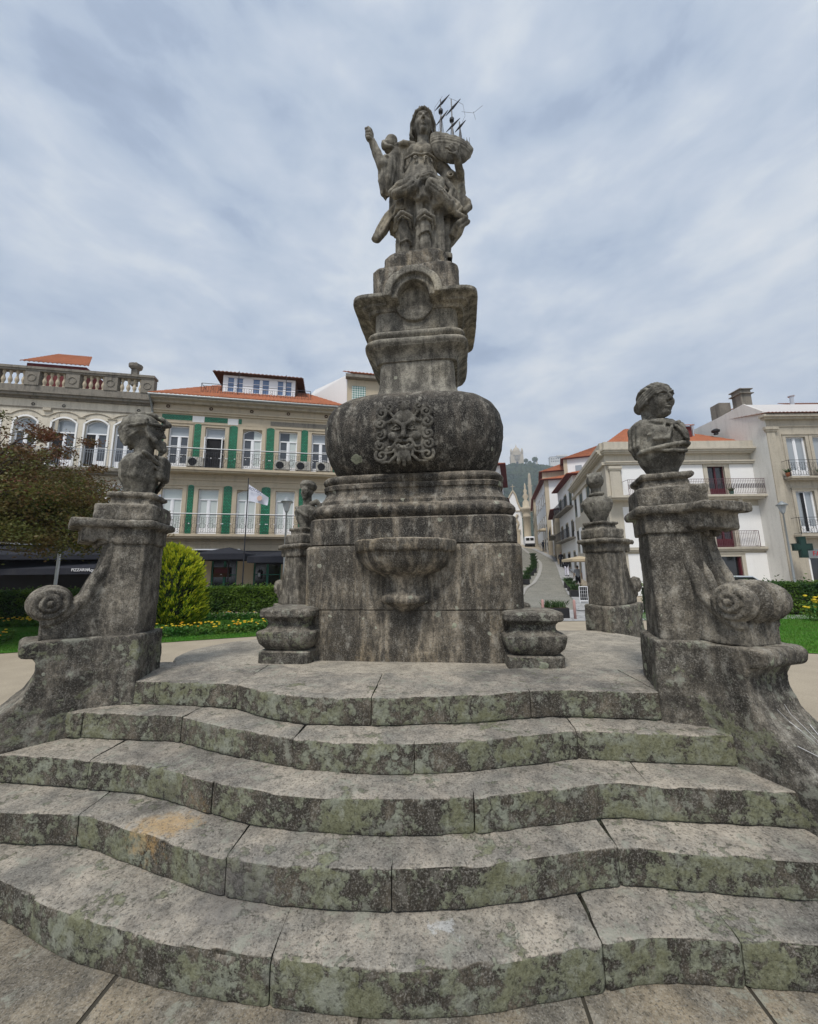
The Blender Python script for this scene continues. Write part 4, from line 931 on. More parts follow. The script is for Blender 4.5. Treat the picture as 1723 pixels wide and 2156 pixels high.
# the ship she carries
def make_ship():
    o = empty('model_ship', (sx_ - .035, sy_, sz_ - .08), 0, 'small stone and iron sailing ship held on the statues raised left hand', 'model ship')
    def q(X, Y, y=0.0): return ((X - 840) / 770.0, y, (1690 - Y) / 600.0 + .8 * y)
    s = SDF((.14, -.50, 1.15), (.80, .10, 2.16), .0105)
    Xs = np.linspace(1015, 1365, 18)
    for i_, Xp in enumerate(Xs):
        yt = 455 + (Xp - 1005) * .38; yb_ = np.interp(Xp, [1000, 1030, 1100, 1200, 1290, 1345, 1375], [545, 625, 672, 708, 716, 680, 600])
        c = q(Xp, yt, -.16 - .10 * i_ / 17); t = i_ / 17; wd = .105 * (1 - abs(2 * t - .9) ** 3 * .6)
        s.ell(c, (.05, wd, (yb_ - yt) / 640.0), .02)
    g = np.meshgrid(*s.ax, indexing='ij'); X, Yq, Z = g; A = np.array(q(1005, 455, -.2))
    top = A[2] + .04 + (X - A[0]) * (-.60); top = np.where(X < A[0] + .11, top + .03, top); top = np.where(X > .63, top + .03, top)
    s.d = np.maximum(s.d, (Z - top).astype(np.float32))
    # wales: ridges round the hull
    for dz_ in (-.03, -.06, -.10):
        zl = A[2] + dz_ + (X - A[0]) * (-.56); band = np.exp(-((Z - zl) / .009) ** 2) * .010 * (Z < top - .004); s.d = (s.d - band).astype(np.float32)
    s.rough([(20, .003), (45, .002)])
    s.build('hull', M['statue'], o)
    q0_ = q
    def q(X, Y, y=0.0): return q0_(X, 500 - (500 - Y) * 1.32, y)
    mm = MB()
    def mast(X, Y0, Y1, y): mm.bar(q(X, Y0 + 40, y), q(X + (4 if X < 1150 else -4), Y1, y), .012, 6, .007)
    mast(1090, 450, 170, -.17); mast(1205, 500, 185, -.22); mast(1275, 540, 370, -.27)
    mm.build('mast', M['iron'], o)
    for (a, b, y) in (((1035, 250), (1185, 148), -.18), ((1045, 360), (1165, 265), -.18), ((1140, 305), (1292, 198), -.23), ((1140, 425), (1280, 340), -.23), ((1225, 440), (1330, 370), -.28)):
        yd = MB(); pa, pb = q(*a, y + .03), q(*b, y - .03); pm = tuple((pa[i] + pb[i]) / 2 for i in range(3))
        yd.bar(pa, pm, .004, 6, .016); yd.bar(pm, pb, .016, 6, .004); yd.build('yard', M['iron'], o)
    for (X_, Y_, y_) in ((1093, 270, -.17), (1200, 350, -.22)): MB().lathe([(.012, -.012), (.03, 0), (.033, .03)], q(X_, Y_, y_), 8).build('crows_nest', M['iron'], o)
    rg = MB()
    for (m0, y) in (((1093, 270), -.17), ((1200, 350), -.22), ((1275, 400), -.27)):
        for k in (-1, 1):
            for j in (18, 34):
                e_ = q(m0[0] + j * k, m0[1] + 180, y + .02 * k); rg.bar(q(*m0, y), e_, .0042, 4)
    rg.path([q(1115, 150, -.18), q(1030, 240, -.2), q(1012, 330, -.2), q(1050, 380, -.19)], .0018, 3)
    rg.path([q(1185, 148, -.14), q(1250, 190, -.2), q(1320, 230, -.23), q(1335, 320, -.24), q(1300, 370, -.26)], .0018, 3)
    rg.path([q(1300, 290, -.25), q(1420, 300, -.25), q(1520, 245, -.25)], .0018, 3); rg.path([q(1420, 290, -.25), q(1440, 350, -.25)], .002, 3)
    rg.path([q(990, 395, -.2), q(1010, 440, -.19)], .004, 4)
    for j in range(7): rg.bar(q(1300 + 9 * j, 545 + j, -.33 + .02 * (j % 3)), q(1302 + 9 * j, 500 + 6 * (j % 3), -.33 + .02 * (j % 3)), .003, 4)
    for j in range(5): rg.bar(q(1150 + 12 * j, 500 + 5 * j, -.26), q(1150 + 12 * j, 470 + 5 * j, -.26), .003, 4)
    rg.build('rigging', M['iron'], o)
make_ship()

# ------------------------------------------------------------------ busts (local: front is -y)
def woman_head(h):
    s = SDF((-.15, -.20, .40), (.15, .24, .74), h)
    s.cap((0, .01, .40), (0, -.0, .50), .058, .052, .0)
    R = .128; c = (0, -.035, .568); head(s, *c, R)
    s.ell((0, .030, .605), (.090, .108, .098), .004)
    for i in range(9):
        x = (i - 4) * .0205; c_ = sqrt(max(0, 1 - (x / .098) ** 2)); s.tube([(x * .9, -.118 * c_ + .0, .612 + .045 * c_), (x, -.05 * c_, .630 + .075 * c_), (x, .04, .625 + .085 * c_), (x * .6, .11, .660), (x * .3, .135, .62)], .0125, .001)
    for g_ in (-1, 1): hairlocks(s, [(g_ * .066, -.095, .630), (g_ * .090, -.03, .605), (g_ * .088, .045, .58), (g_ * .05, .115, .57)], .013, 4, .021)
    s.ell((0, .035, .50), (.056, .050, .07), .01); s.ell((0, .150, .60), (.050, .045, .048), .004); s.tor((0, .155, .60), (.2, 1, .2), .036, .014, .002); s.ell((0, .065, .53), (.052, .05, .055), .02)
    s.tube([(.045, .07, .53), (.055, .05, .46), (.06, .04, .40)], .017, .003); s.tube([(-.045, .07, .53), (-.055, .05, .46), (-.065, .05, .40)], .019, .003)
    s.rough([(40, .0012), (90, .0012)])
    return s
def bust_woman(h=.0082):
    s = SDF((-.30, -.28, -.01), (.30, .28, .74), h)
    s.drape(-.01, .42, [(-.02, 0, 0, .095, .085), (.05, 0, 0, .12, .10), (.12, 0, 0, .165, .13), (.22, 0, 0, .198, .145), (.33, 0, 0, .195, .135), (.39, 0, 0, .165, .11), (.43, 0, 0, .11, .09)], 9, .08, 5.0, .5, 0)
    for g_ in (-1, 1): s.ell((g_ * .080, -.110, .275), (.075, .06, .075), .02); s.ell((g_ * .160, .0, .355), (.058, .09, .075), .03)
    s.cap((0, .01, .40), (0, -.0, .50), .060, .054, .035); s.tor((0, .0, .455), (0, .1, 1), .060, .009, .002)
    s.tube([(-.17, -.03, .415), (-.08, -.125, .375), (0, -.145, .35), (.08, -.125, .375), (.17, -.03, .415)], .014, .002)
    s.tube([(.205 * cos(a), -.01 + .162 * sin(a), .20 + .025 * cos(a)) for a in np.linspace(pi * .98, 2 * pi * 1.02, 12)], .015, .002)
    s.tube([(.16 * cos(a), -.02 + .150 * sin(a), .15 + .05 * (1 + sin(a))) for a in np.linspace(pi * 1.1, 2 * pi * .93, 9)], .013, .002)
    for g_ in (-1, 1):
        s.tube([(g_ * .02, -.16, .33), (g_ * .08, -.18, .235), (g_ * .155, -.12, .25)], .012, .002); s.tube([(g_ * .05, -.14, .37), (g_ * .11, -.155, .29), (g_ * .17, -.09, .29)], .010, .002)
        for i in range(3): s.tube([(g_ * .135, .01 + .045 * i, .42), (g_ * .205, -.03 + .045 * i, .37), (g_ * .215, -.03 + .045 * i, .23), (g_ * .165, -.02 + .04 * i, .16)], .017, .003)
    s.rough([(30, .0022), (70, .0022)])
    return [('body', s), ('head', woman_head(h * .56))]
def helmet_head(h):
    s = SDF((-.17, -.24, .34), (.17, .24, .78), h)
    s.cap((0, .0, .40), (0, -.01, .48), .070, .066, .0)
    c = (0, -.02, .560); head(s, *c, .126)
    s.ell((0, .03, .615), (.118, .140, .100), .004)
    for i in range(16):
        a, b = 2 * pi * i / 16, 2 * pi * (i + 1) / 16; s.cap((.118 * cos(a), .01 + .145 * sin(a), .592 - .03 * sin(a)), (.118 * cos(b), .01 + .145 * sin(b), .592 - .03 * sin(b)), .013, .013, .001)
    s.tube([(0, -.145, .635), (0, -.17, .645), (0, -.13, .68)], .024, .006)
    for o_ in (-.022, 0, .022): s.tube([(o_, -.13, .68), (o_, -.04, .725), (o_, .07, .715), (o_ * 1.3, .15, .65), (o_ * 1.5, .175, .55), (o_ * 1.6, .15, .46)], .020, .001, r2=.014)
    for g_ in (-1, 1):
        s.ell((g_ * .03, .09, .52), (.07, .07, .10), .02); hairlocks(s, [(g_ * .085, .04, .58), (g_ * .09, .10, .52), (g_ * .06, .13, .45)], .015, 4, .022); s.tube([(g_ * .085, -.05, .54), (g_ * .07, -.10, .47), (g_ * .03, -.13, .41)], .022, .004); s.tube([(g_ * .10, -.04, .58), (g_ * .09, -.06, .50)], .018, .003)
        spiral(s, g_ * .12, .62, -.03, .04, 1.2, 0, g_, .010)
    s.tube([(0, -.135, .46), (0, -.15, .41), (0, -.12, .36)], .034, .006, r2=.014)
    s.rough([(35, .002), (80, .0015)])
    return s
def bust_helmet(h=.0085):
    s = SDF((-.30, -.28, -.01), (.30, .30, .76), h)
    s.drape(-.01, .34, [(-.02, 0, 0, .09, .09), (.05, 0, 0, .115, .105), (.14, 0, .01, .165, .135), (.25, 0, .01, .18, .14), (.31, 0, 0, .16, .12), (.35, 0, 0, .12, .10)], 9, .07, -7.0, .5, 0)
    s.box((.02, -.155, .24), (.10, .035, .105), .03, .01)
    s.cap((0, .0, .32), (0, -.01, .48), .074, .070, .03)
    s.tube([(-.17, -.06, .34), (-.06, -.155, .26), (.08, -.155, .16), (.15, -.08, .07)], .018, .002); s.tube([(-.16, -.04, .31), (-.07, -.15, .22), (.06, -.155, .12), (.12, -.09, .05)], .012, .002); s.tube([(.16, -.06, .33), (.08, -.14, .30), (.0, -.15, .30), (-.10, -.12, .33)], .014, .002)
    s.ell((.06, -.145, .25), (.035, .03, .035), .004)
    s.rough([(30, .0025), (70, .0022)])
    return [('body', s), ('head', helmet_head(h * .56))]
def bust_turban(h=.012):
    s = SDF((-.30, -.28, -.01), (.30, .28, .78), h)
    s.drape(-.01, .34, [(-.02, 0, 0, .09, .08), (.06, 0, 0, .115, .10), (.16, 0, 0, .17, .13), (.26, 0, 0, .20, .14), (.31, 0, 0, .17, .12), (.35, 0, 0, .12, .10)], 9, .09, 4.0, .5, 0)
    s.cap((0, 0, .32), (0, -.01, .50), .068, .064, .03); head(s, 0, -.02, .555, .115)
    for r_, z in ((.085, .625), (.095, .655), (.075, .69)): s.tor((0, .01, z), (.1, .1, 1), r_, .034, .004)
    s.ell((0, .01, .68), (.09, .09, .06), .01); s.tube([(.10, -.05, .36), (.17, -.02, .39), (.21, .02, .33), (.20, .0, .22)], .04, .01); s.tube([(-.17, -.04, .33), (-.05, -.15, .25), (.10, -.14, .16)], .022, .003)
    s.rough([(25, .003), (60, .002)])
    return [('body', s)]
def bust_plain(h=.012):
    s = SDF((-.30, -.28, -.01), (.30, .28, .78), h)
    s.drape(-.01, .36, [(-.02, 0, 0, .09, .08), (.06, 0, 0, .115, .10), (.16, 0, 0, .165, .13), (.27, 0, 0, .20, .14), (.32, 0, 0, .18, .12), (.37, 0, 0, .12, .09)], 9, .10, 4.0, .5, 0)
    s.cap((0, 0, .33), (0, 0, .52), .070, .066, .03); head(s, 0, -.02, .565, .130); s.ell((0, .015, .59), (.112, .125, .115), .006)
    s.tor((0, .01, .40), (.1, .1, 1), .080, .024, .006)
    for i in range(7): s.tube([((i - 3) * .024, -.07, .675), ((i - 3) * .030, .03, .70), ((i - 3) * .026, .11, .64), ((i - 3) * .016, .12, .56)], .014, .003)
    s.rough([(25, .003), (60, .002)])
    return [('body', s)]
def place_bust(parts, x, y, z, rz, label, sc=1.0, sx=1.0):
    o = empty('stone_bust', (x, y, z), rz, label, 'bust', 'stone busts on the scroll piers')
    for nm, s in parts:
        V, F = s.mesh(); m_ = mesh_np(nm, V, F, M['bust'], o); m_.scale = (sx if nm == 'body' else sx ** .4, 1, 1)
    return o
place_bust(bust_helmet(), -2.28, 3.14, 2.29, radians(108), 'weathered bust with plumed helmet and beard looking right, on the near left pier', .98)
place_bust(bust_woman(), 1.85, 2.69, 2.29, radians(4), 'bust of a smiling woman with knotted hair and draped shoulders, on the near right pier', 1.0, .84)
place_bust(bust_plain(), 2.64, 5.25, 2.29, radians(150), 'small bust seen from behind on the far right pier', 1.0)
place_bust(bust_turban(), -1.52, 5.60, 2.29, radians(-20), 'small bust wearing a turban on the far left pier', 1.0)
# ------------------------------------------------------------------ building kit (facade frame: x along the facade, y into the building, z up)
def plane_of(P, ang):
    D = np.array([cos(ang), sin(ang)]); Nn = np.array([-sin(ang), cos(ang)]); P = np.array(P)
    def f(px, py, y=0.0):
        d = ray(px, py); t = ((P + Nn * y) @ Nn - CAM[:2] @ Nn) / (d[:2] @ Nn); p = CAM + t * d
        return float((p[:2] - P) @ D), float(p[2])
    return f
def atg(px, py):
    d = ray(px, py); t = 5.0
    while t < 400:
        p = CAM + d * t
        if p[2] <= terrain(p[0], p[1]): break
        t += .05
    return p
def wall_open(mb, L0, L1, z0, z1, ops, depth=.22, m=0, mr=None, y=0.0):
    """front face at y with rectangular openings (u0,u1,za,zb) and their reveals"""
    us = sorted({L0, L1} | {o[0] for o in ops} | {o[1] for o in ops}); zs = sorted({z0, z1} | {o[2] for o in ops} | {o[3] for o in ops})
    us = [u for u in us if L0 <= u <= L1]; zs = [z for z in zs if z0 <= z <= z1]
    for a, b in zip(us[:-1], us[1:]):
        for c, d in zip(zs[:-1], zs[1:]):
            mu, mz = (a + b) / 2, (c + d) / 2
            if any(o[0] < mu < o[1] and o[2] < mz < o[3] for o in ops): continue
            mb.quad((a, y, c), (b, y, c), (b, y, d), (a, y, d), m)
    mr = m if mr is None else mr
    for (a, b, c, d) in ops:
        e = y + depth
        mb.quad((a, y, c), (a, y, d), (a, e, d), (a, e, c), mr); mb.quad((b, y, c), (b, e, c), (b, e, d), (b, y, d), mr)
        mb.quad((a, y, d), (b, y, d), (b, e, d), (a, e, d), mr); mb.quad((a, y, c), (a, e, c), (b, e, c), (b, y, c), mr)
def shell(mb, L0, L1, z0, z1, D, m=0, y=0.0, top=True):
    mb.quad((L0, y, z0), (L0, y, z1), (L0, y + D, z1), (L0, y + D, z0), m); mb.quad((L1, y, z0), (L1, y + D, z0), (L1, y + D, z1), (L1, y, z1), m)
    mb.quad((L0, y + D, z0), (L0, y + D, z1), (L1, y + D, z1), (L1, y + D, z0), m)
    if top: mb.quad((L0, y, z1), (L1, y, z1), (L1, y + D, z1), (L0, y + D, z1), m)
def archpts(a, b, zs, rise, n=10):
    return [(a + (b - a) * i / n, zs + rise * (1 - (2 * i / n - 1) ** 2)) for i in range(n + 1)]
def window(parent, a, b, z0, z1, style='grid', pane='gl', y=.13, arch=0.0, tr=.5, fm='wfr', opened=False, half=None, rows=3, wallm=None):
    """french window: outer frame, transom light, two glazed leaves; child pane"""
    f = MB(); t = .055; d = .07; zt = z1 - tr; c = (a + b) / 2
    f.box(a, a + t, y, y + d, z0, z1); f.box(b - t, b, y, y + d, z0, z1)
    if arch:
        P = archpts(a, b, z1 - arch, arch); Q = archpts(a + t, b - t, z1 - arch - t * .6, arch)
        for i in range(10):
            f.add([(P[i][0], y, P[i][1]), (P[i + 1][0], y, P[i + 1][1]), (Q[i + 1][0], y, Q[i + 1][1]), (Q[i][0], y, Q[i][1])], [(0, 1, 2, 3)])
            f.add([(Q[i][0], y, Q[i][1]), (Q[i + 1][0], y, Q[i + 1][1]), (Q[i + 1][0], y + d, Q[i + 1][1]), (Q[i][0], y + d, Q[i][1])], [(0, 1, 2, 3)])
    else: f.box(a + t, b - t, y, y + d, z1 - t, z1)
    if tr: f.box(a + t, b - t, y - .012, y + d, zt - .035, zt + .035)
    else: zt = z1 - t
    f.box(a + t, b - t, y, y + d, z0, z0 + .05)
    if style != 'open':
        f.box(c - .05, c + .05, y - .01, y + d - .01, z0 + .05, zt - .035)
        for (p, q) in ((a + t, c - .05), (c + .05, b - t)):
            f.box(p, p + .045, y + .01, y + d - .012, z0 + .05, zt - .035); f.box(q - .045, q, y + .01, y + d - .012, z0 + .05, zt - .035)
            f.box(p + .045, q - .045, y + .01, y + d - .012, z0 + .05, z0 + .40)
            for k in range(1, rows):
                zz = z0 + .40 + (zt - z0 - .44) * k / rows; f.box(p + .045, q - .045, y + .015, y + d - .015, zz - .014, zz + .014)
    else:
        for p, s_ in ((a + t, 1), (b - t, -1)):
            f.box(min(p, p + s_ * .05), max(p, p + s_ * .05), y - .35, y - .01, z0 + .05, z0 + .12); f.box(min(p, p + s_ * .05), max(p, p + s_ * .05), y - .35, y - .01, zt - .12, zt - .05)
            f.box(min(p, p + s_ * .05), max(p, p + s_ * .05), y - .38, y - .33, z0 + .05, zt - .05); f.box(min(p, p + s_ * .05), max(p, p + s_ * .05), y - .35, y - .01, (z0 + zt) / 2 - .02, (z0 + zt) / 2 + .02)
    w_ = f.build('window', M[fm], parent)
    g_ = MB(); yy_ = y + d * .6
    def gq(p, q, c0, c1, m):
        g_.quad((p, yy_, c0), (q, yy_, c0), (q, yy_, c1), (p, yy_, c1), m)
    if style == 'open': gq(a + t, b - t, z0, zt, 2)
    elif half: gq(a + t, c, z0, zt, 0); gq(c, b - t, z0, zt, 1)
    else: gq(a + t, b - t, z0, zt, 0)
    if tr:
        if half: gq(a + t, a + (b - a) * .55, zt, z1, 0); gq(a + (b - a) * .55, b - t, zt, z1, 1)
        else: gq(a + t, b - t, zt, z1, 1 if pane == 'gl' and style != 'lace' else 0)
    g_.build('pane', None, w_, mats=[M[pane], M['glc' if not half else 'gll'], M['dark']])
    if arch and wallm:
        sp = MB(); P = archpts(a, b, z1 - arch, arch)
        for i in range(10): sp.quad((P[i][0], y - .05, P[i][1]), (P[i + 1][0], y - .05, P[i + 1][1]), (P[i + 1][0], y - .05, z1 + .02), (P[i][0], y - .05, z1 + .02))
        sp.build('arch_spandrel', M[wallm], w_)
    return w_
def surround(parent, a, b, z0, z1, m='gst', t=.2, pr=.05, arch=0.0, head=True):
    s_ = MB(); s_.box(a - t, a, -pr, .02, z0, z1 + (t if head else 0)); s_.box(b, b + t, -pr, .02, z0, z1 + (t if head else 0)); s_.box(a, b, -pr, .02, z1, z1 + t)
    if arch:
        P = archpts(a - t, b + t, z1 + t - .02, arch * .8); 
        for i in range(10): s_.add([(P[i][0], -pr, P[i][1]), (P[i + 1][0], -pr, P[i + 1][1]), (P[i + 1][0], -pr, z1 + t - .03), (P[i][0], -pr, z1 + t - .03), (P[i][0], .01, P[i][1]), (P[i + 1][0], .01, P[i + 1][1])], [(0, 3, 2, 1), (0, 1, 5, 4)])
    s_.box(a - t - .03, b + t + .03, -pr - .05, -pr + .001, z1 + t - .06, z1 + t) if not arch else None
    return s_.build('window_surround', M[m], parent)
def rail(parent, a, b, z0, h, y, mat='iron', scroll=True, sides=.5, name='railing', step=.12, dots=False, r=.0085):
    s_ = MB(); s_.bar((a, y, z0 + h), (b, y, z0 + h), .018, 4); s_.bar((a, y, z0 + .08), (b, y, z0 + .08), .012, 4); s_.bar((a, y, z0 + h - .16), (b, y, z0 + h - .16), .009, 4)
    for u in (a, b):
        if sides: s_.bar((u, y, z0 + h), (u, y + sides, z0 + h), .016, 4); s_.bar((u, y, z0 + .08), (u, y + sides, z0 + .08), .012, 4)
        s_.bar((u, y, z0), (u, y, z0 + h), .018, 4)
    n = max(2, int((b - a) / step))
    for i in range(1, n):
        u = a + (b - a) * i / n; s_.bar((u, y, z0 + .08), (u, y, z0 + h - (.16 if scroll else 0)), r, 4)
    if scroll:
        m_ = max(1, int((b - a) / .42))
        for i in range(m_):
            u = a + (b - a) * (i + .5) / m_; s_.ring((u, y, z0 + h * .42), .15, .010, 'y', 12, 3); s_.ring((u, y, z0 + h * .72), .08, .008, 'y', 9, 3); s_.ring((u, y, z0 + h * .16), .07, .008, 'y', 9, 3)
    return s_.build(name, M[mat], parent)
def tiled(parent, P00, P10, P11, P01, mat='tile', per=.24, name='roof', nv=10, amp=.045):
    """corrugated tile surface; P00-P10 eave, P01-P11 ridge; waves run up the slope"""
    P00, P10, P11, P01 = [np.array(p, float) for p in (P00, P10, P11, P01)]
    L_ = np.linalg.norm(P10 - P00); n = max(3, int(L_ / per)) * 4; nrm = np.cross(P10 - P00, (P01 + P11) / 2 - (P00 + P10) / 2); nrm /= np.linalg.norm(nrm); nrm = nrm if nrm[2] > 0 else -nrm
    V = []; F = []
    for j in range(nv + 1):
        for k in range(2):
            v = min(1, (j + (0 if k == 0 else .96)) / nv) if j < nv else 1.0
            for i in range(n + 1):
                u = i / n; p = (P00 * (1 - u) + P10 * u) * (1 - v) + (P01 * (1 - u) + P11 * u) * v
                ph = i % 4; h = (0, amp * .75, amp, amp * .75)[ph] + (0.022 if k == 0 else 0.0)
                V.append(p + nrm * h)
    m_ = n + 1; R_ = len(V) // m_
    for j in range(R_ - 1):
        for i in range(n): F.append((j * m_ + i, j * m_ + i + 1, (j + 1) * m_ + i + 1, (j + 1) * m_ + i))
    # closed ends of the tiles at the eave
    b0 = len(V)
    for i in range(n + 1): V.append(V[i] - nrm * .05)
    for i in range(n): F.append((i, b0 + i, b0 + i + 1, i + 1))
    return mesh_np(name, np.array(V), np.array(F), M[mat], parent, smooth=False)
def text(name, body, loc, rot, size, mat, parent=None, ext=.004, align='LEFT'):
    c = bpy.data.curves.new(name, 'FONT'); c.body = body; c.size = size; c.extrude = ext; c.align_x = align
    c.materials.append(mat); o = bpy.data.objects.new(name, c); link(o); o.location = loc; o.rotation_euler = rot; o.parent = parent
    bpy.context.view_layer.update(); dg = bpy.context.evaluated_depsgraph_get(); me = bpy.data.meshes.new_from_object(o.evaluated_get(dg)); 
    n_ = bpy.data.objects.new(name, me); link(n_); n_.matrix_world = o.matrix_world; n_.parent = parent; n_.location = loc; n_.rotation_euler = rot
    bpy.data.objects.remove(o); return n_

# ------------------------------------------------------------------ left row of houses (plane 11 degrees off the picture)
PL, AL = (-9.525, 22.5), radians(11); fL = plane_of(PL, AL)
def frameL(name, label, cat): return empty(name, (PL[0], PL[1], 0), AL, label, cat)
# --- house with the parapet
b1 = frameL('townhouse', 'cream house with arched windows and a weathered stone balustrade on its roof', 'house')
wu = [(-12.68, -11.6), (-10.85, -9.67), (-9.21, -8.05), (-7.69, -6.55)]; wu = [(-14.5, -13.35)] + wu
ops = [(a, b, 7.78, 10.55) for a, b in wu] + [(a, b, 3.98, 6.72) for a, b in wu]
mb = MB(); wall_open(mb, -16.5, -5.82, 0, 11.95, ops, .3); shell(mb, -16.5, -5.82, 0, 11.95, 11)
mb.build('wall', M['cream'], b1)
for k, (a, b) in enumerate(wu):
    window(b1, a, b, 7.78, 10.55, pane='gl', arch=.25, tr=.78, wallm='cream', half=None, style='grid', rows=2)
    window(b1, a, b, 3.98, 6.72, pane='gll', arch=.25, tr=.75, wallm='cream', style='lace', rows=2)
    for z0_, z1_ in ((7.78, 10.55), (3.98, 6.72)):
        s_ = MB(); s_.box(a - .09, a, -.035, .02, z0_, z1_ - .2); s_.box(b, b + .09, -.035, .02, z0_, z1_ - .2)
        P = archpts(a - .09, b + .09, z1_ - .22, .34); Q = archpts(a, b, z1_ - .25, .27)
        for i in range(10): s_.add([(P[i][0], -.035, P[i][1]), (P[i + 1][0], -.035, P[i + 1][1]), (Q[i + 1][0], -.035, Q[i + 1][1]), (Q[i][0], -.035, Q[i][1])], [(0, 1, 2, 3)])
        s_.build('window_surround', M['white'], b1)
        # moulded hood line over each arch
        s_ = MB(); P = archpts(a - .22, b + .22, z1_ + .12, .30)
        for i in range(10): s_.bar((P[i][0], -.03, P[i][1]), (P[i + 1][0], -.03, P[i + 1][1]), .028, 5)
        s_.bar((a - .42, -.03, z1_ + .12), (a - .22, -.03, z1_ + .12), .028, 5); s_.bar((b + .22, -.03, z1_ + .12), (b + .42, -.03, z1_ + .12), .028, 5)
        s_.build('hood_moulding', M['gst2'], b1)
for k in (1, 2):    # dark sheets painted as the unlit room behind open leaves
    a, b = wu[k + 1] if k == 1 else wu[k + 1]
    s_ = MB(); s_.box(a + .06, (a + b) / 2 - .05, .12, .125, 7.85, 9.72); s_.build('dark_leaf_sheet', M['dark'], b1)
s_ = MB(); s_.box(-16.5, -5.80, -.62, 0, 7.42, 7.60); s_.box(-16.5, -5.80, -.5, 0, 7.28, 7.42); s_.build('balcony', M['oldst'], b1)
rail(b1, -16.3, -5.95, 7.60, 1.05, -.56, 'ironp', scroll=False, sides=0)
s_ = MB(); s_.box(-16.5, -5.80, -.55, 0, 3.62, 3.82); s_.build('balcony', M['oldst'], b1)
rail(b1, -16.3, -5.95, 3.82, 1.05, -.5, 'ironp', scroll=False, sides=0)
s_ = MB(); s_.box(-16.5, -5.80, -.05, 0, 11.1, 11.16); s_.box(-16.5, -5.82, -.12, 0, 11.62, 11.72); s_.box(-16.5, -5.78, -.32, 0, 11.72, 11.86); s_.box(-16.5, -5.76, -.42, 0, 11.86, 11.96)
s_.box(-16.5, -5.80, -.22, .1, 11.96, 12.36)
for u in (-16.0, -14.0, -12.0, -10.0, -8.05, -6.12): s_.box(u - .35, u + .35, -.26, .12, 12.36, 13.2); 
s_.box(-16.5, -5.80, -.28, .14, 13.2, 13.30); s_.box(-16.5, -5.76, -.34, .2, 13.30, 13.44)
s_.build('parapet', M['oldst'], b1)
for u in (-16.0, -14.0, -12.0, -10.0, -8.05, -6.12):
    s_ = MB(); s_.ring((u, -.265, 12.78), .2, .035, 'y', 14, 4); s_.build('oval_ornament', M['oldst'], b1)
    for k in range(4):
        uu = u + .35 + (k + .5) * (2.0 - .7) / 4
        if uu > -5.9: continue
        MB().lathe([(.09, 0), (.09, .06), (.05, .10), (.10, .26), (.105, .34), (.05, .54), (.045, .62), (.08, .72), (.08, .84)], (uu, -.06, 12.36), 8).build('baluster', M['gst'], b1)
s_ = MB(); s_.box(-10.7, -10.55, -.02, 0, 9.8, 10.9); s_.box(-11.35, -10.95, -.12, 0, 10.95, 11.12); s_.build('bracket', M['gst2'], b1)
for u in (-11.9, -10.4, -6.55):
    s_ = MB(); s_.ring((u, -.03, 11.32), .07, .02, 'y', 10, 4); s_.build('iron_ring', M['iron'], b1)
# pink render and tiled slope behind the balustrade, red roofed attic room
s_ = MB(); s_.box(-16.4, -6.0, 2.2, 2.4, 11.95, 13.0); s_.build('attic_wall', M['owhite'], b1)
tiled(b1, (-16.4, 2.0, 12.95), (-6.0, 2.0, 12.95), (-7.5, 5.5, 13.5), (-16.4, 5.5, 13.5))
a0 = fL(52, 770, 1.6); a1 = fL(186, 775, 1.6); za_ = fL(120, 766, 1.45)[1]
s_ = MB(); s_.box(a0[0] + .1, a1[0] - .1, 1.6, 5, 12.4, za_); s_.build('attic_room', M['redwood'], b1)
for k in range(4):
    u = a0[0] + .35 + k * (a1[0] - a0[0] - .6) / 4; s_ = MB(); s_.box(u, u + .75, 1.57, 1.59, za_ - .62, za_ - .22); s_.build('attic_pane', M['glc'], b1)
tiled(b1, (a0[0] - .15, 1.4, za_), (a1[0] + .15, 1.4, za_), (a1[0] - .7, 3.0, za_ + 1.45), (a0[0] + .7, 3.0, za_ + 1.45))
cu, cz_ = fL(283, 792, .8); cz_ -= 13.2
s_ = MB(); s_.box(cu - .16, cu + .16, .7, 1.0, 13.2 + cz_ - .6, 13.75 + cz_); s_.lathe([(.22, 0), (.36, .12), (.38, .3), (.30, .34), (.14, .4), (.05, .5)], (cu, .85, 13.65 + cz_), 10); s_.build('chimney', M['oldst'], b1)
# ground floor behind the dark awnings
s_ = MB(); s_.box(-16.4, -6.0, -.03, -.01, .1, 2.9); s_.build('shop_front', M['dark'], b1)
# --- green tiled house
b2 = frameL('tiled_house', 'house with green glazed tile strips, white french windows and iron balconies', 'house')
U = [-4.84, -2.83, -.69, 1.44, 3.43]; U2 = [-4.92, -2.95, -.82, 1.40, 3.42]; W_ = 1.12
ops = [(u, u + W_, 7.84, 10.52) for u in U] + [(u, u + W_, 3.98, 6.69) for u in U2]
gops = [(-5.1, -3.9, 0.1, 2.6), (-3.5, -2.3, .1, 2.6), (-1.95, -.55, .1, 2.55), (.35, 1.9, .1, 2.55), (3.0, 4.4, .1, 2.55)]
mb = MB(); wall_open(mb, -5.80, 5.55, 0, 12.0, ops + gops, .3); shell(mb, -5.80, 5.55, 0, 12.0, 10); mb.build('wall', M['gst'], b2)
sty = [dict(), dict(style='open'), dict(half=1, arch=.22), dict(half=1), dict()]
for u, k in zip(U, sty): window(b2, u, u + W_, 7.84, 10.52, tr=.62, wallm='gst', **k); surround(b2, u, u + W_, 7.84, 10.52, arch=.28 if 'arch' in k else 0, t=.22)
for i, u in enumerate(U2): window(b2, u, u + W_, 3.98, 6.69, tr=.62, pane='gll', style='lace', arch=.2 if i == 2 else 0, wallm='gst', rows=2); surround(b2, u, u + W_, 3.98, 6.69, arch=.28 if i == 2 else 0, t=.22)
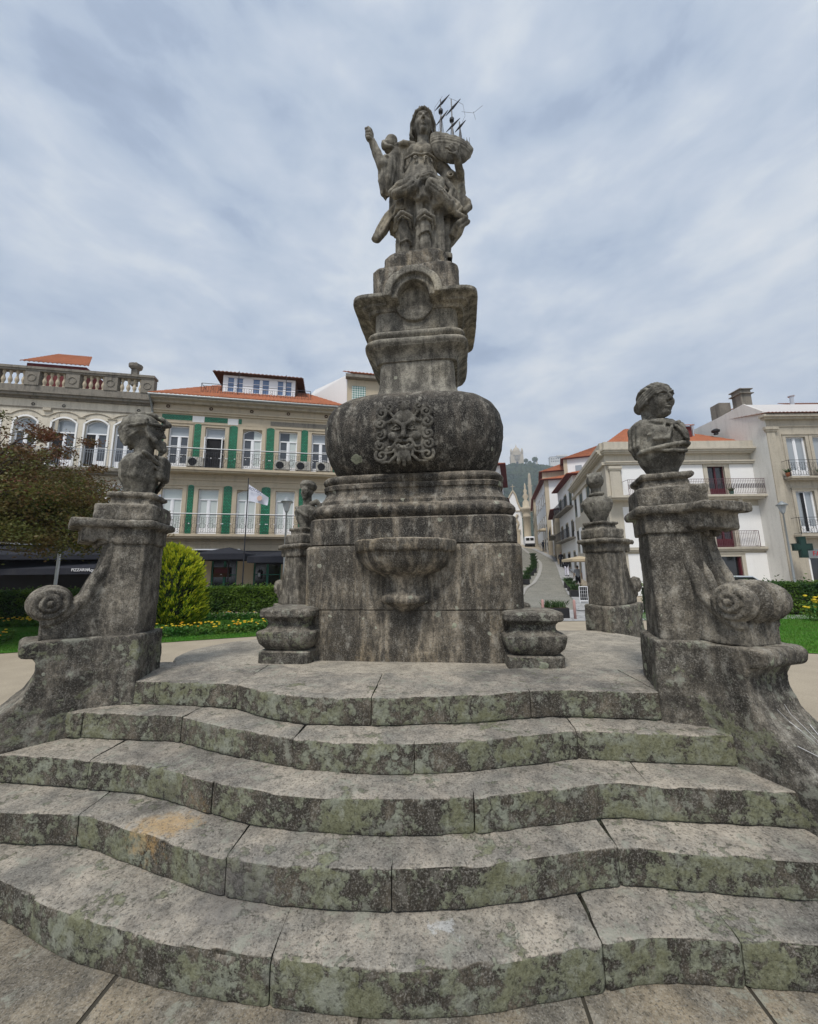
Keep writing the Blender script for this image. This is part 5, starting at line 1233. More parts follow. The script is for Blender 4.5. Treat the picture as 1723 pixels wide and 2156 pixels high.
def tstrip(a, b, z0, z1):
    n = 6; P = [(a, z0), (b, z0), (b, z1 - .1)] + [((a + b) / 2 + (b - a) / 2 * cos(pi * k / n), z1 - .1 + .1 * sin(pi * k / n)) for k in range(1, n)] + [(a, z1 - .1)]
    MB().prism(P, 'y', -.014, .0).build('tile_strip', M['gtile'], b2)
for a, b in ((-3.45, -3.06), (-1.46, -1.0), (.70, 1.16), (2.80, 3.20), (-5.28, -5.08), (4.80, 5.2)): tstrip(a, b, 7.84, 10.72)
for a, b in ((-3.52, -3.20), (-1.56, -1.10), (.58, 1.10), (2.78, 3.16), (-5.34, -5.16), (4.8, 5.2)): tstrip(a, b, 3.98, 6.92)
s_ = MB(); s_.box(-5.28, -3.62, -.012, 0, 10.90, 11.22); s_.box(-2.92, -1.62, -.012, 0, 10.86, 11.18); s_.box(-.98, -.80, -.012, 0, 10.86, 11.18); s_.build('tile_band', M['gtile'], b2)
s_ = MB(); s_.box(-3.60, -2.94, -.010, 0, 10.82, 11.2); s_.box(-1.60, -1.0, -.010, 0, 10.78, 11.16); s_.build('bare_plaster_patch', M['white'], b2)
s_ = MB(); s_.box(.9, 4.9, -.012, 0, 10.86, 11.15); s_.build('bare_render_band', M['oldst'], b2)
s_ = MB(); s_.box(-5.80, 5.55, -.10, 0, 11.28, 11.40); s_.box(-5.80, 5.55, -.18, 0, 11.40, 11.48); s_.box(-5.80, 5.55, -.05, 0, 7.2, 7.32); s_.build('string_course', M['gst'], b2)
for u in (-5.0, -2.6, -.25, 1.95, 4.3):
    s_ = MB(); s_.ring((u, -.03, 11.72), .08, .03, 'y', 10, 4); s_.build('vent_ring', M['wood'], b2)
for z in (7.58, 3.72):
    s_ = MB(); s_.box(-5.80, 5.55, -.70, 0, z + .10, z + .24); s_.box(-5.80, 5.55, -.60, 0, z, z + .10); s_.build('balcony', M['gst'], b2)
    rail(b2, -5.6, 5.5, z + .24, 1.12, -.64, 'iron', sides=.6)
    s_ = MB(); s_.bar((-5.6, -.66, z + 1.40), (5.5, -.66, z + 1.40), .020, 5); s_.build('rail_cable', M['wfr'], b2)
    for u in [x_ for q_ in (-4.9, -4.5, -3.8, -3.1, -2.6, -2.2, -1.75, -1.40, -1.32, -.9, -.3, .25, .7, 1.02, 1.10, 1.5, 2.1, 2.6, 3.1, 3.18, 3.6, 4.2) for x_ in (q_,)]:
        MB().lathe([(.01, -.03), (.035, -.015), (.035, .015), (.01, .03)], (u, -.68, z + .82), 6).build('globe_bulb', M['wfr'], b2)
s_ = MB(); s_.box(-5.82, 5.58, -.62, 0, 12.0, 12.10); s_.box(-5.82, 5.58, -.3, 0, 11.86, 12.0); s_.build('soffit', M['gst2'], b2)
s_ = MB(); s_.bar((-5.85, -.68, 12.14), (5.6, -.68, 12.14), .07, 8); s_.build('gutter', M['zinc'], b2)
zrg = fL(405, 808, 3.0)[1]
tiled(b2, (-5.85, -.72, 12.20), (5.65, -.72, 12.20), (2.4, 3.0, zrg), (-3.3, 3.0, zrg))
tiled(b2, (5.65, -.72, 12.20), (5.65, 8, 12.20), (2.4, 5, zrg), (2.4, 3.0, zrg))
# attic lantern with glazed front and its own terrace rail
dn = MB(); dn.box(-2.35, 2.25, .95, 5.2, 12.2, 14.55); dn.build('attic_wall', M['wood'], b2)
for (a, b, pn) in ((-2.1, -1.0, 'glb'), (-.55, .62, 'glb'), (.98, 2.05, 'glb')):
    window(b2, a, b, 12.65, 14.40, y=.86, tr=0, pane=pn, rows=4)
s_ = MB(); s_.box(-2.3, -2.1, .86, .95, 12.5, 14.5); s_.box(-1.0, -.55, .86, .95, 12.5, 14.5); s_.box(.62, .98, .86, .95, 12.5, 14.5); s_.box(2.05, 2.2, .86, .95, 12.5, 14.5); s_.box(-2.1, 2.05, .86, .94, 14.4, 14.5); s_.build('attic_frame', M['wfr'], b2)
tiled(b2, (-2.85, .5, 14.50), (2.7, .5, 14.50), (2.3, 2.6, 15.1), (-2.3, 2.6, 15.1), 'tileo'); tiled(b2, (-2.85, 5.6, 14.50), (-2.85, .5, 14.50), (-2.3, 2.6, 15.1), (-2.3, 4.0, 15.1), 'tileo')
tiled(b2, (2.7, .5, 14.50), (2.7, 5.6, 14.50), (2.3, 4, 15.1), (2.3, 2.6, 15.1), 'tileo')
s_ = MB(); s_.quad((-2.85, .5, 14.48), (2.7, .5, 14.48), (2.7, 5.6, 14.48), (-2.85, 5.6, 14.48)); s_.build('attic_soffit', M['wood'], b2)
rail(b2, -3.35, 3.25, 12.55, .95, .25, 'iron', sides=.8, step=.14)
s_ = MB(); s_.box(-3.35, 3.25, .22, .9, 12.42, 12.55); s_.build('terrace_floor', M['gst2'], b2)
s_ = MB()
for u in (-1.2, 1.7): s_.bar((u, .25, 12.5), (u, .25, 14.5), .02, 5)
s_.build('roof_prop', M['iron'], b2)
for (a, b, c, d) in gops:
    s_ = MB(); s_.box(a, b, .16, .18, c, d)
    s_.build('shop_glass', M['gls'], b2)
    s_ = MB(); t_ = .07
    s_.box(a, a + t_, .08, .16, c, d); s_.box(b - t_, b, .08, .16, c, d); s_.box((a + b) / 2 - .06, (a + b) / 2 + .06, .08, .16, c, d); s_.box(a + t_, b - t_, .08, .155, d - t_, d); s_.box(a + t_, b - t_, .09, .15, 1.62, 1.67)
    s_.build('shop_window_frame', M['greenp'], b2)
s_ = MB(); s_.box(-5.8, 5.55, -.06, 0, 3.0, 3.06); s_.box(-5.8, 5.55, -.09, 0, 3.45, 3.52); s_.build('fascia_moulding', M['gst'], b2)
def pxL(px, py, y): u, z = fL(px, py, y); return (u, y, z)
def wp(u, y, z): return (PL[0] + u * cos(AL) - y * sin(AL), PL[1] + u * sin(AL) + y * cos(AL), z)
# air conditioners standing on the upper balcony
acl = ['air conditioner beside the open window of the green tiled house', 'air conditioner right of the arched window, standing on the tiled house balcony', 'air conditioner with white fan hub, between the two right hand balcony windows', 'rightmost air conditioner on the balcony of the green tiled house']
def ac(u, label, wd=.88):
    o = empty('air_conditioner', wp(u, -.42, 7.82), AL, label, 'air conditioner', 'air conditioners on the tiled house balcony')
    MB().box(-wd / 2, wd / 2, -.14, .14, .08, .66).build('casing', M['plas'], o, bevel=.01)
    s_ = MB(); s_.lathe([(.23, 0), (.23, .01), (.2, .012)], (0, 0, 0), 18); g = s_.build('fan_grille', M['blackp'], o); g.rotation_euler = (pi / 2, 0, 0); g.location = (-.12, -.142, .37)
    s_ = MB(); s_.ring((0, 0, 0), .21, .008, 'z', 18, 4); s_.ring((0, 0, 0), .13, .006, 'z', 14, 4)
    for i in range(8): s_.bar((0, 0, 0), (.21 * cos(i * pi / 4), .21 * sin(i * pi / 4), 0), .005, 4)
    h = s_.build('fan_guard', M['iron'], o); h.rotation_euler = (pi / 2, 0, 0); h.location = (-.12, -.165, .37)
    s_ = MB(); s_.box(-wd / 2 + .08, -wd / 2 + .14, -.14, .14, 0, .08); s_.box(wd / 2 - .14, wd / 2 - .08, -.14, .14, 0, .08); s_.build('feet', M['iron'], o)
def z2(x, y): return (380 + x / 3.3135) / 1.2258, (900 + y / 3.3135) / 1.2258
for X, lb in zip((410, 1155, 1332, 1507), acl):
    u, _ = fL(*z2(X, 1010), -.42); ac(u, lb)
# --- white gabled house behind
b3 = frameL('gabled_house', 'tall white gabled house with red roof showing behind the fountain neck', 'house')
s_ = MB(); s_.prism([(5.62, 0), (9.9, 0), (9.9, 14.5), (5.62, 14.5)], 'y', .0, 9); s_.build('wall', M['gst'], b3)
s_ = MB(); s_.add([(5.60, -.02, 11.5), (5.60, -.02, 14.75), (3.3, 4.2, 15.6), (2.4, 5.6, 15.3), (2.4, 5.6, 11.5)], [(0, 1, 2, 3, 4)])
s_.add([(5.62, 0, 11.5), (5.62, 0, 14.75), (3.32, 4.25, 15.6), (2.42, 5.65, 15.3), (2.42, 5.65, 11.5)], [(4, 3, 2, 1, 0)]); s_.build('gable_wall', M['white'], b3)
tiled(b3, (5.3, -.45, 14.72), (10.2, -.45, 14.72), (8.4, 2.6, 16.1), (7.3, 2.6, 16.1))
s_ = MB(); s_.box(5.5, 10.1, -.4, 0, 14.45, 14.66); s_.build('soffit', M['oldst'], b3)
u0, _ = fL(741, 840); u1, _ = fL(770, 840)
def checker():
    m = new_mat('diamond_tiles', .4); t = m.node_tree; b = t.nodes['Principled BSDF']; c = N(t, 'ShaderNodeTexCoord')
    mpn = N(t, 'ShaderNodeMapping'); mpn.inputs['Rotation'].default_value = (0, radians(45), 0); L(t, c.outputs['Object'], mpn.inputs[0])
    ck = N(t, 'ShaderNodeTexChecker', i_Scale=9.0); L(t, mpn.outputs[0], ck.inputs['Vector']); ck.inputs['Color1'].default_value = (.55, .6, .58, 1); ck.inputs['Color2'].default_value = (.12, .25, .22, 1)
    L(t, ck.outputs[0], b.inputs['Base Color']); return m
M['check'] = checker()
s_ = MB(); s_.box(u0, u1, -.02, 0, 11.5, 14.0); s_.build('tile_panel', M['check'], b3)
window(b3, u1 + .3, u1 + 1.4, 11.2, 13.3, y=-.04)
# ------------------------------------------------------------------ right hand houses (frontal plane)
PR = (13.33, 25.0); fR = plane_of(PR, 0.0)
def zr(x, y): return (1560 + x / 3.08) / 1.2258, (980 + y / 3.08) / 1.2258
def R(px, py, y=0.0): return fR(px, py, y)
r1 = empty('corner_house', (PR[0], PR[1], 0), 0, 'white corner house with stone pilasters, maroon doors and red roof', 'house')
def uu(x, y): return fR(*zr(x, y))[0]
def zz(x, y): return fR(*zr(x, y))[1]
ZP, ZC, ZL2, ZL1 = 10.3, 8.65, 6.5, 3.1
UE = 10.72
d2 = (uu(812, 678), uu(948, 678), ZL2 + .02, 8.62); d1 = (uu(880, 1200), uu(1030, 1200), ZL1 + .02, 5.35); dg = (uu(885, 1405), uu(1090, 1405), .1, 2.5)
mb = MB(); wall_open(mb, 0, UE, 0, 9.9, [d2, d1, dg], .3)
def side(s_):  # street direction
    return s_
SD = (sin(radians(14.5)), cos(radians(14.5)))
def sp(u, y, z): return (u + SD[0] * y, SD[1] * y, z)
LS = 13.0
mb.add([sp(0, 0, 0), sp(0, 0, 9.9), sp(0, LS, 9.9), sp(0, LS, 0)], [(0, 1, 2, 3)]); mb.add([sp(UE, 0, 0), sp(UE, LS, 0), sp(UE, LS, 9.9), sp(UE, 0, 9.9)], [(0, 1, 2, 3)]); mb.add([sp(0, LS, 0), sp(0, LS, 9.9), sp(UE, LS, 9.9), sp(UE, LS, 0)], [(0, 1, 2, 3)])
mb.build('wall', M['gst3'], r1)
def panel(a, b, c, d, m='white', pr=.03, name='render_panel', par=None):
    s_ = MB(); s_.box(a, b, -pr, .0, c, d); return s_.build(name, M[m], par or r1)
panel(uu(130, 700), d2[0] - .32, ZL2 + .05, 8.72); panel(d2[1] + .35, uu(1190, 700), ZL2 + .05, 8.72)
panel(uu(150, 1050), d1[0] - .3, ZL1 + .05, 5.85); panel(uu(1040, 1010), uu(1250, 1010), ZL1 + .05, 5.85)
panel(uu(190, 1400), dg[0] - .3, .05, 2.72); panel(uu(1118, 1420), uu(1330, 1500), .05, 2.72)
for a, b in ((.25, .95), (uu(1195, 690), UE - .04)):
    s_ = MB(); s_.box(a, b, -.12, 0, ZL2, 8.35); s_.box(a - .06, b + .06, -.17, 0, 8.35, 8.45); s_.box(a - .1, b + .1, -.22, 0, 8.45, 8.62); s_.build('pilaster', M['gst3'], r1)
s_ = MB(); s_.box(-.02, UE, -.2, 0, 8.75, 8.87); s_.box(-.04, UE, -.26, 0, 8.87, 8.96); s_.box(-.1, UE, -.30, 0, 9.45, 9.55); s_.box(-.18, UE + .05, -.42, 0, 9.55, 9.68); s_.box(-.26, UE + .05, -.52, 0, 9.68, 9.80)
s_.box(-.1, UE, -.30, .1, 9.80, ZP)
for (o_, z0_, z1_) in ((.2, 8.75, 8.96), (.30, 9.45, 9.55), (.42, 9.55, 9.68), (.52, 9.68, 9.80), (.25, 9.80, ZP)):
    P = [sp(-o_ * 1.03, -.05, 0)[:2], sp(0.03, -.05, 0)[:2], sp(0.03, LS, 0)[:2], sp(-o_ * 1.03, LS, 0)[:2]]; s_.prism([(p[0], p[1]) for p in P], 'z', z0_, z1_ - .003)
s_.build('cornice', M['gst3'], r1)
s_ = MB(); s_.box(-.15, UE + .15, -.78, 0, ZL2 - .14, ZL2); s_.box(-.1, UE, -.62, 0, ZL2 - .26, ZL2 - .14); 
for u in (5.2, 8.3, 6.75): s_.box(u, u + .25, -.5, 0, ZL2 - .55, ZL2 - .26)
s_.build('balcony', M['gst3'], r1); rail(r1, 1.05, 10.2, ZL2, 1.05, -.7, 'ironr', scroll=False, sides=.7, step=.11, r=.009)
s_ = MB()
for i in range(82):
    u = 1.05 + 9.15 * (i + .5) / 82; s_.box(u - .014, u + .014, -.712, -.69, ZL2 + .42, ZL2 + .72)
s_.build('railing_panel', M['iron'], r1)
s_ = MB(); s_.box(-.1, UE + .05, -.22, 0, ZL1 - .13, ZL1); s_.box(-.05, UE, -.14, 0, ZL1 - .24, ZL1 - .13); s_.build('string_course', M['gst3'], r1)
rail(r1, d1[0] - .9, d1[1] + 1.3, ZL1, 1.05, -.35, 'ironr', scroll=False, sides=.35, step=.11, r=.009)
def mdoor(par, a, b, c, d, y=.12, opened=False):
    s_ = MB(); t = .06; m_ = (a + b) / 2
    s_.box(a, a + t, y, y + .07, c, d); s_.box(b - t, b, y, y + .07, c, d); s_.box(a + t, b - t, y, y + .068, d - t, d); s_.box(m_ - .05, m_ + .05, y - .01, y + .06, c, d - t)
    s_.box(a + t, m_ - .05, y + .01, y + .05, c, c + .55); s_.box(m_ + .05, b - t, y + .01, y + .05, c, c + .55)
    o = s_.build('door', M['maroon'], par); g_ = MB(); g_.box(a + t, b - t, y + .055, y + .06, c + .55, d - t); g_.build('pane', M['gls'], o); return o
mdoor(r1, *d2); mdoor(r1, *d1)
surround(r1, d2[0], d2[1], d2[2], d2[3] - .05, m='gst3', t=.25, pr=.035); surround(r1, d1[0], d1[1], d1[2], d1[3], m='gst3', t=.25, pr=.035); surround(r1, dg[0], dg[1], dg[2], dg[3], m='gst3', t=.25, pr=.035)
s_ = MB(); s_.box(dg[0], dg[1], .2, .22, dg[2], dg[3]); s_.build('shop_glass', M['gls'], r1)
s_ = MB(); s_.box(dg[1] - .12, dg[1], .05, .2, dg[2], dg[3]); s_.build('door_jamb', M['maroon'], r1)
# windows and pilasters on the street side
for k, y in enumerate((2.2, 5.4, 8.6, 11.4)):
    for z0_, z1_ in ((.4, 2.5), (3.5, 5.5), (6.9, 8.6)):
        s_ = MB(); P = [sp(-.03, y, 0)[:2], sp(-.0, y, 0)[:2], sp(0, y + 1.0, 0)[:2], sp(-.03, y + 1.0, 0)[:2]]; s_.prism(P, 'z', z0_, z1_); s_.build('side_window', M['maroon'] if k == 0 else M['gls'], r1)
        s_ = MB(); P = [sp(-.02, y + 1.4, 0)[:2], sp(0, y + 1.4, 0)[:2], sp(0, y + 2.8, 0)[:2], sp(-.02, y + 2.8, 0)[:2]]; s_.prism(P, 'z', z0_ - .2, z1_ + .2); s_.build('render_panel', M['white'], r1)
# roof
zq = fR(1440, 903, 5.0)[1]
tiled(r1, (.1, .1, ZP - .1), (UE, .1, ZP - .1), (7.6, 5.0, zq), (4.6, 5.0, zq)); tiled(r1, sp(.1, LS, ZP - .1), (.1, .1, ZP - .1), (4.6, 5.0, zq), (6.0, 9, zq))
s_ = MB(); a, b = uu(490, 400) , uu(690, 400); 
a3, z3 = fR(1390, 890, 2.0); b3_, z4 = fR(1455, 896, 2.0)
s_.box(a3, b3_, 2.0, 4.5, 10.6, z4 - .05); s_.build('dormer', M['redwood'], r1)
tiled(r1, (a3 - .2, 1.8, z4 - .05), (b3_ + .1, 1.8, z4 - .05), (b3_ - .2, 3.4, z4 + .55), (a3 - .2, 3.4, z4 + .55))
u, z = fR(1508, 912, 1.8); s_ = MB(); s_.lathe([(.16, 0), (.14, .12), (.26, .2), (.27, .32), (.12, .42)], (u, 1.8, z - .1), 10); s_.build('roof_vent', M['blackp'], r1)
u, z = fR(1459, 905, 2.4); s_ = MB(); s_.lathe([(.08, -.6), (.08, .45), (.16, .46), (.16, .52)], (u, 2.4, z - .1), 10); s_.build('flue', M['metal'], r1)
# lower: mannequin dress in the shop window
def mannequin():
    s = SDF((-.45, -.25, -.02), (.45, .25, 1.75), .025)
    s.cap((0, 0, .0), (0, 0, 1.2), .30, .13, .05); s.ell((0, 0, 1.25), (.2, .12, .16), .04); s.cap((-.15, 0, 1.35), (-.3, 0, .85), .06, .05, .03); s.cap((.15, 0, 1.35), (.3, 0, .85), .06, .05, .03); s.cap((0, 0, 1.3), (0, 0, 1.55), .05, .05, .02)
    V, F = s.mesh(); return mesh_np('mannequin', V, F, M['gll'])
mq = mannequin(); mq.location = (PR[0] + dg[0] + .55, PR[1] + .75, .1); tag(mq, 'pale dress on a mannequin in the corner house shop window', 'mannequin')
# --- stone house at the right edge, with its white gable wall
YS = -1.3
r2 = empty('stone_house', (PR[0], PR[1] + YS, 0), 0, 'grey stone house at the right edge with white windows and white gable wall', 'house')
fS = plane_of((PR[0], PR[1] + YS), 0.0)
def us(x, y): return fS(*zr(x, y))[0]
X0 = us(1300, 450); ZT = fS(*zr(1300, 300))[1]
w1 = (us(1435, 450), us(1590, 450), 7.55, 10.15); w2_ = (w1[0] + 1.72, w1[1] + 1.72, 7.55, 10.15); w3 = (us(1515, 890), us(1665, 890), 3.9, 6.55); w4_ = (w3[0] + 1.72, w3[1] + 1.72, 3.9, 6.55)
gs = (us(1640, 1460), us(1640, 1460) + 2.6, .1, 2.3)
mb = MB(); wall_open(mb, X0, X0 + 8, 0, 11.6, [w1, w2_, w3, w4_, gs], .3); mb.quad((X0 + 8, 0, 0), (X0 + 8, 12, 0), (X0 + 8, 12, 11.6), (X0 + 8, 0, 11.6)); mb.build('wall', M['gst2'], r2)
for q_ in (w1, w2_, w3, w4_): window(r2, *q_, tr=0, pane='glc', rows=1, y=.1); surround(r2, *q_, m='gst2', t=.2, pr=.04)
s_ = MB(); s_.box(w3[0] + .42, w3[0] + .60, .09, .098, 3.98, 6.45); s_.build('dark_leaf_sheet', M['dark'], r2)  # dark strip painted as the shaded room behind an open leaf
for z_, u_ in ((7.42, w1[0] - .55), (3.75, w3[0] - .55)):
    s_ = MB(); s_.box(u_, X0 + 8, -.5, 0, z_ - .12, z_); s_.box(u_ + .1, X0 + 8, -.35, 0, z_ - .22, z_ - .12); s_.build('balcony', M['gst2'], r2); rail(r2, u_ + .05, X0 + 7, z_, 1.05, -.45, 'iron', sides=.45, step=.16)
s_ = MB(); s_.box(X0 - .1, X0 + .45, -.08, 0, 0, 10.5); s_.box(X0 - .18, X0 + .55, -.14, 0, 10.5, 10.62); s_.box(X0 - .25, X0 + .62, -.2, 0, 10.62, 10.8)
s_.box(X0, X0 + 8, -.06, 0, 10.84, 10.92); s_.box(X0 - .3, X0 + 8, -.28, 0, 11.3, 11.42); s_.box(X0 - .42, X0 + 8, -.42, 0, 11.42, 11.58); s_.build('cornice', M['gst2'], r2)
tiled(r2, (X0 - .3, -.5, 11.62), (X0 + 8, -.5, 11.62), (X0 + 8, 3.5, 12.7), (X0 - .05, 3.5, 12.7), 'tileo')
def side_pt(px, py):   # on the gable plane x = const
    xw = PR[0] + X0 - .11; d = ray(px, py); t = (xw - CAM[0]) / d[0]; p = CAM + t * d; return (X0 - .11, float(p[1] - PR[1] - YS), float(p[2]))
gp = [side_pt(1600, 868), side_pt(1565, 851), side_pt(1512, 880), side_pt(1440, 915)]
G = [(X0 - .11, -.02, 0), (X0 - .11, -.02, gp[0][2])] + [(X0 - .11, p[1], p[2]) for p in gp[1:]] + [(X0 - .11, gp[-1][1], 0)]
G2 = [(p[0] + .1, p[1], p[2]) for p in G]; s_ = MB(); n_ = len(G)
s_.add(G + G2, [tuple(range(n_)), tuple(range(2 * n_ - 1, n_ - 1, -1))] + [(i, n_ + i, n_ + (i + 1) % n_, (i + 1) % n_) for i in range(n_)]); s_.build('gable_wall', M['owhite'], r2)
# set back upper storey with pale fascia
s_ = MB(); p0 = gp[1]; s_.box(X0 + .0, X0 + 9, p0[1], p0[1] + .3, p0[2] - .6, p0[2] - .05); s_.build('roof_fascia', M['white'], r2)
tiled(r2, (X0 + .2, p0[1] + .3, p0[2] - .02), (X0 + 9, p0[1] + .3, p0[2] - .02), (X0 + 9, p0[1] + 3, p0[2] + .9), (X0 + 1.5, p0[1] + 3, p0[2] + .9))
def chim(px0, px1, pyt, pyb, yd, name='chimney', cap=True, m='oldst'):
    a, zt_ = fS(px0, pyt, yd); b, _ = fS(px1, pyt, yd); _, zb_ = fS(px0, pyb, yd); s_ = MB()
    s_.box(a, b, yd, yd + (b - a), zb_ - .2, zt_)
    if cap: s_.box(a - .12, b + .12, yd - .12, yd + (b - a) + .12, zt_ - .32, zt_ - .26); s_.box(a - .1, b + .1, yd - .1, yd + (b - a) + .1, zt_, zt_ + .06); s_.box(a + .1, b - .1, yd + .1, yd + (b - a) - .1, zt_ + .06, zt_ + .16)
    return s_.build(name, M[m], r2)
chim(1558, 1580, 820, 862, gp[1][1] + .1); chim(1514, 1538, 848, 890, gp[2][1] + .3, cap=False); 
u, z = fS(1669, 850, 3.0); s_ = MB(); s_.lathe([(.12, -.8), (.12, .55), (.2, .56), (.2, .62)], (u, 3.0, z), 10); s_.build('flue', M['metal'], r2)
u, z = fS(1700, 855, 5.0); s_ = MB(); s_.box(u - 1.6, u + 3, 5, 8, z - 1, z + .05); s_.build('attic_wall', M['redwood'], r2); tiled(r2, (u - 1.9, 4.7, z), (u + 3, 4.7, z), (u + 3, 6.5, z + .9), (u - .8, 6.5, z + .9), 'tileo')
# sign board and shop glass
s_ = MB(); s_.box(gs[0] - .1, gs[1], -.08, .0, 2.32, 2.86); s_.build('shop_sign', M['zinc'], r2)
M['redl'] = new_mat('red_lettering', .5, (.45, .03, .04)); text('sign_lettering', 'FARMACIA', (gs[0] + .15, -.10, 2.44), (pi / 2, 0, 0), .42, M['redl'], r2)
s_ = MB(); s_.box(gs[0], gs[1], .15, .17, .1, 2.3); s_.build('shop_glass', M['gls'], r2); s_ = MB(); s_.box(gs[0] - .09, gs[0], -.03, .15, .1, 2.3); s_.box(gs[0] - .09, gs[1], -.03, .1, 2.3, 2.32); s_.build('shop_frame', M['white'], r2)
# rain pipes between the houses
s_ = MB(); a = UE + .08; s_.path([(PR[0] + a, PR[1] - .25, 10.1), (PR[0] + a, PR[1] - .25, 3.2), (PR[0] + a, PR[1] - .25, .1)], .075, 8); s_.build('rain_pipe', M['zinc']); tag(bpy.data.objects['rain_pipe'], 'grey rain pipe between the white corner house and the stone house', 'pipe')
# lamp post in front
def lamp_post(x, y, z, h, label, mat='zinc', grp='street lamps around the square'):
    o = empty('street_lamp', (x, y, z), 0, label, 'street lamp', grp)
    MB().lathe([(.10, 0), (.10, .25), (.06, .32), (.045, h * .6), (.035, h - .1), (.07, h - .05), (.09, h)], (0, 0, 0), 10).build('post', M[mat], o, True)
    MB().lathe([(.10, h), (.20, h + .38), (.20, h + .40)], (0, 0, 0), 6).build('lantern', M['glc'], o)
    MB().lathe([(.27, h + .38), (.24, h + .44), (.10, h + .56), (.04, h + .62)], (0, 0, 0), 10).build('lamp_cap', M[mat], o, True)
    return o
p = aty(1649, 1075, 20.5); q_ = aty(1681, 1231, 20.5); lamp_post(q_[0] - .15, 20.5, 0, p[2] - .1, 'grey street lamp before the white strip beside the stone house')
# pharmacy cross sign
c = aty(1690, 1152, 22.6); o = empty('pharmacy_cross', tuple(c), radians(-8), 'green pharmacy cross sign on the stone house', 'sign')
M['cross'] = new_mat('dark_green_sign', .5, (.006, .026, .021)); M['cross2'] = new_mat('green_sign_face', .4, (.010, .038, .030))
o.scale = (.8, .8, .8); s_ = MB(); s_.box(-.24, .24, -.12, .12, -.78, .78); s_.box(-.62, -.24, -.12, .12, -.26, .26); s_.box(.24, .62, -.12, .12, -.26, .26); s_.build('cross_box', M['cross'], o, bevel=.02)
s_ = MB(); s_.box(-.15, .15, -.135, -.12, -.55, .55); s_.box(-.42, -.15, -.135, -.12, -.14, .14); s_.box(.15, .42, -.135, -.12, -.14, .14); s_.build('cross_face', M['cross2'], o); MB().bar((0, .12, .3), (0, 1.0, .3), .03, 6).build('bracket', M['iron'], o)

# ------------------------------------------------------------------ street going up to the church
def gpoly(name, pts, mat, dz):
    P = [atg(*p) for p in pts]; n = len(P) // 2; V = []; F = []
    Lf = P[:n]; Rt = P[n:][::-1]; Lf = crom([p for p in Lf], 12 * (n - 1)); Rt = crom([p for p in Rt], 12 * (n - 1)); k = 6
    for a, b in zip(Lf, Rt):
        for j in range(k + 1):
            q = a + (b - a) * j / k; V.append((q[0], q[1], terrain(q[0], q[1]) + dz))
    m_ = k + 1
    for i in range(len(Lf) - 1):
        for j in range(k): F.append((i * m_ + j, i * m_ + j + 1, (i + 1) * m_ + j + 1, (i + 1) * m_ + j))
    return tag(mesh_np(name, np.array(V), np.array(F), mat), kind='structure')
left = [(1085, 1292), (1106, 1249), (1129.4, 1226.7), (1140.5, 1204.6), (1141.7, 1188), (1133, 1178), (1101, 1153)]
right = [(1215, 1288), (1206, 1262), (1183.6, 1225.5), (1175, 1200), (1165, 1181), (1146.7, 1170), (1119.6, 1155.5)]
gpoly('street', left + right[::-1], M['cobble'], .012)
kerbL = [(x - 9 + i * .6, y) for i, (x, y) in enumerate(left)]
gpoly('pavement', right + [(1262, 1288), (1240, 1262), (1222, 1228), (1200, 1200), (1182, 1181), (1160, 1170), (1128, 1155.5)][::-1], M['pave'], .05)
gpoly('square_paving', [(960, 1292), (980, 1249), (1000, 1226.7), (1010, 1204.6), (1020, 1188), (1040, 1178), (1060, 1153)] + kerbL[::-1], M['cobble'], .008)
gpoly('kerb', kerbL + left[::-1], M['kerb'], .055)
xs_ = [-14, -6, 0, 4, 8, 14]
strip_ = MB(); strip_.add([(4.4, 13.0, .016), (14, 13.0, .016), (16, 17.5, .016), (4.2, 16.6, .016)], [(0, 1, 2, 3)]); tag(strip_.build('crossing_pavement', M['pave']), kind='structure')
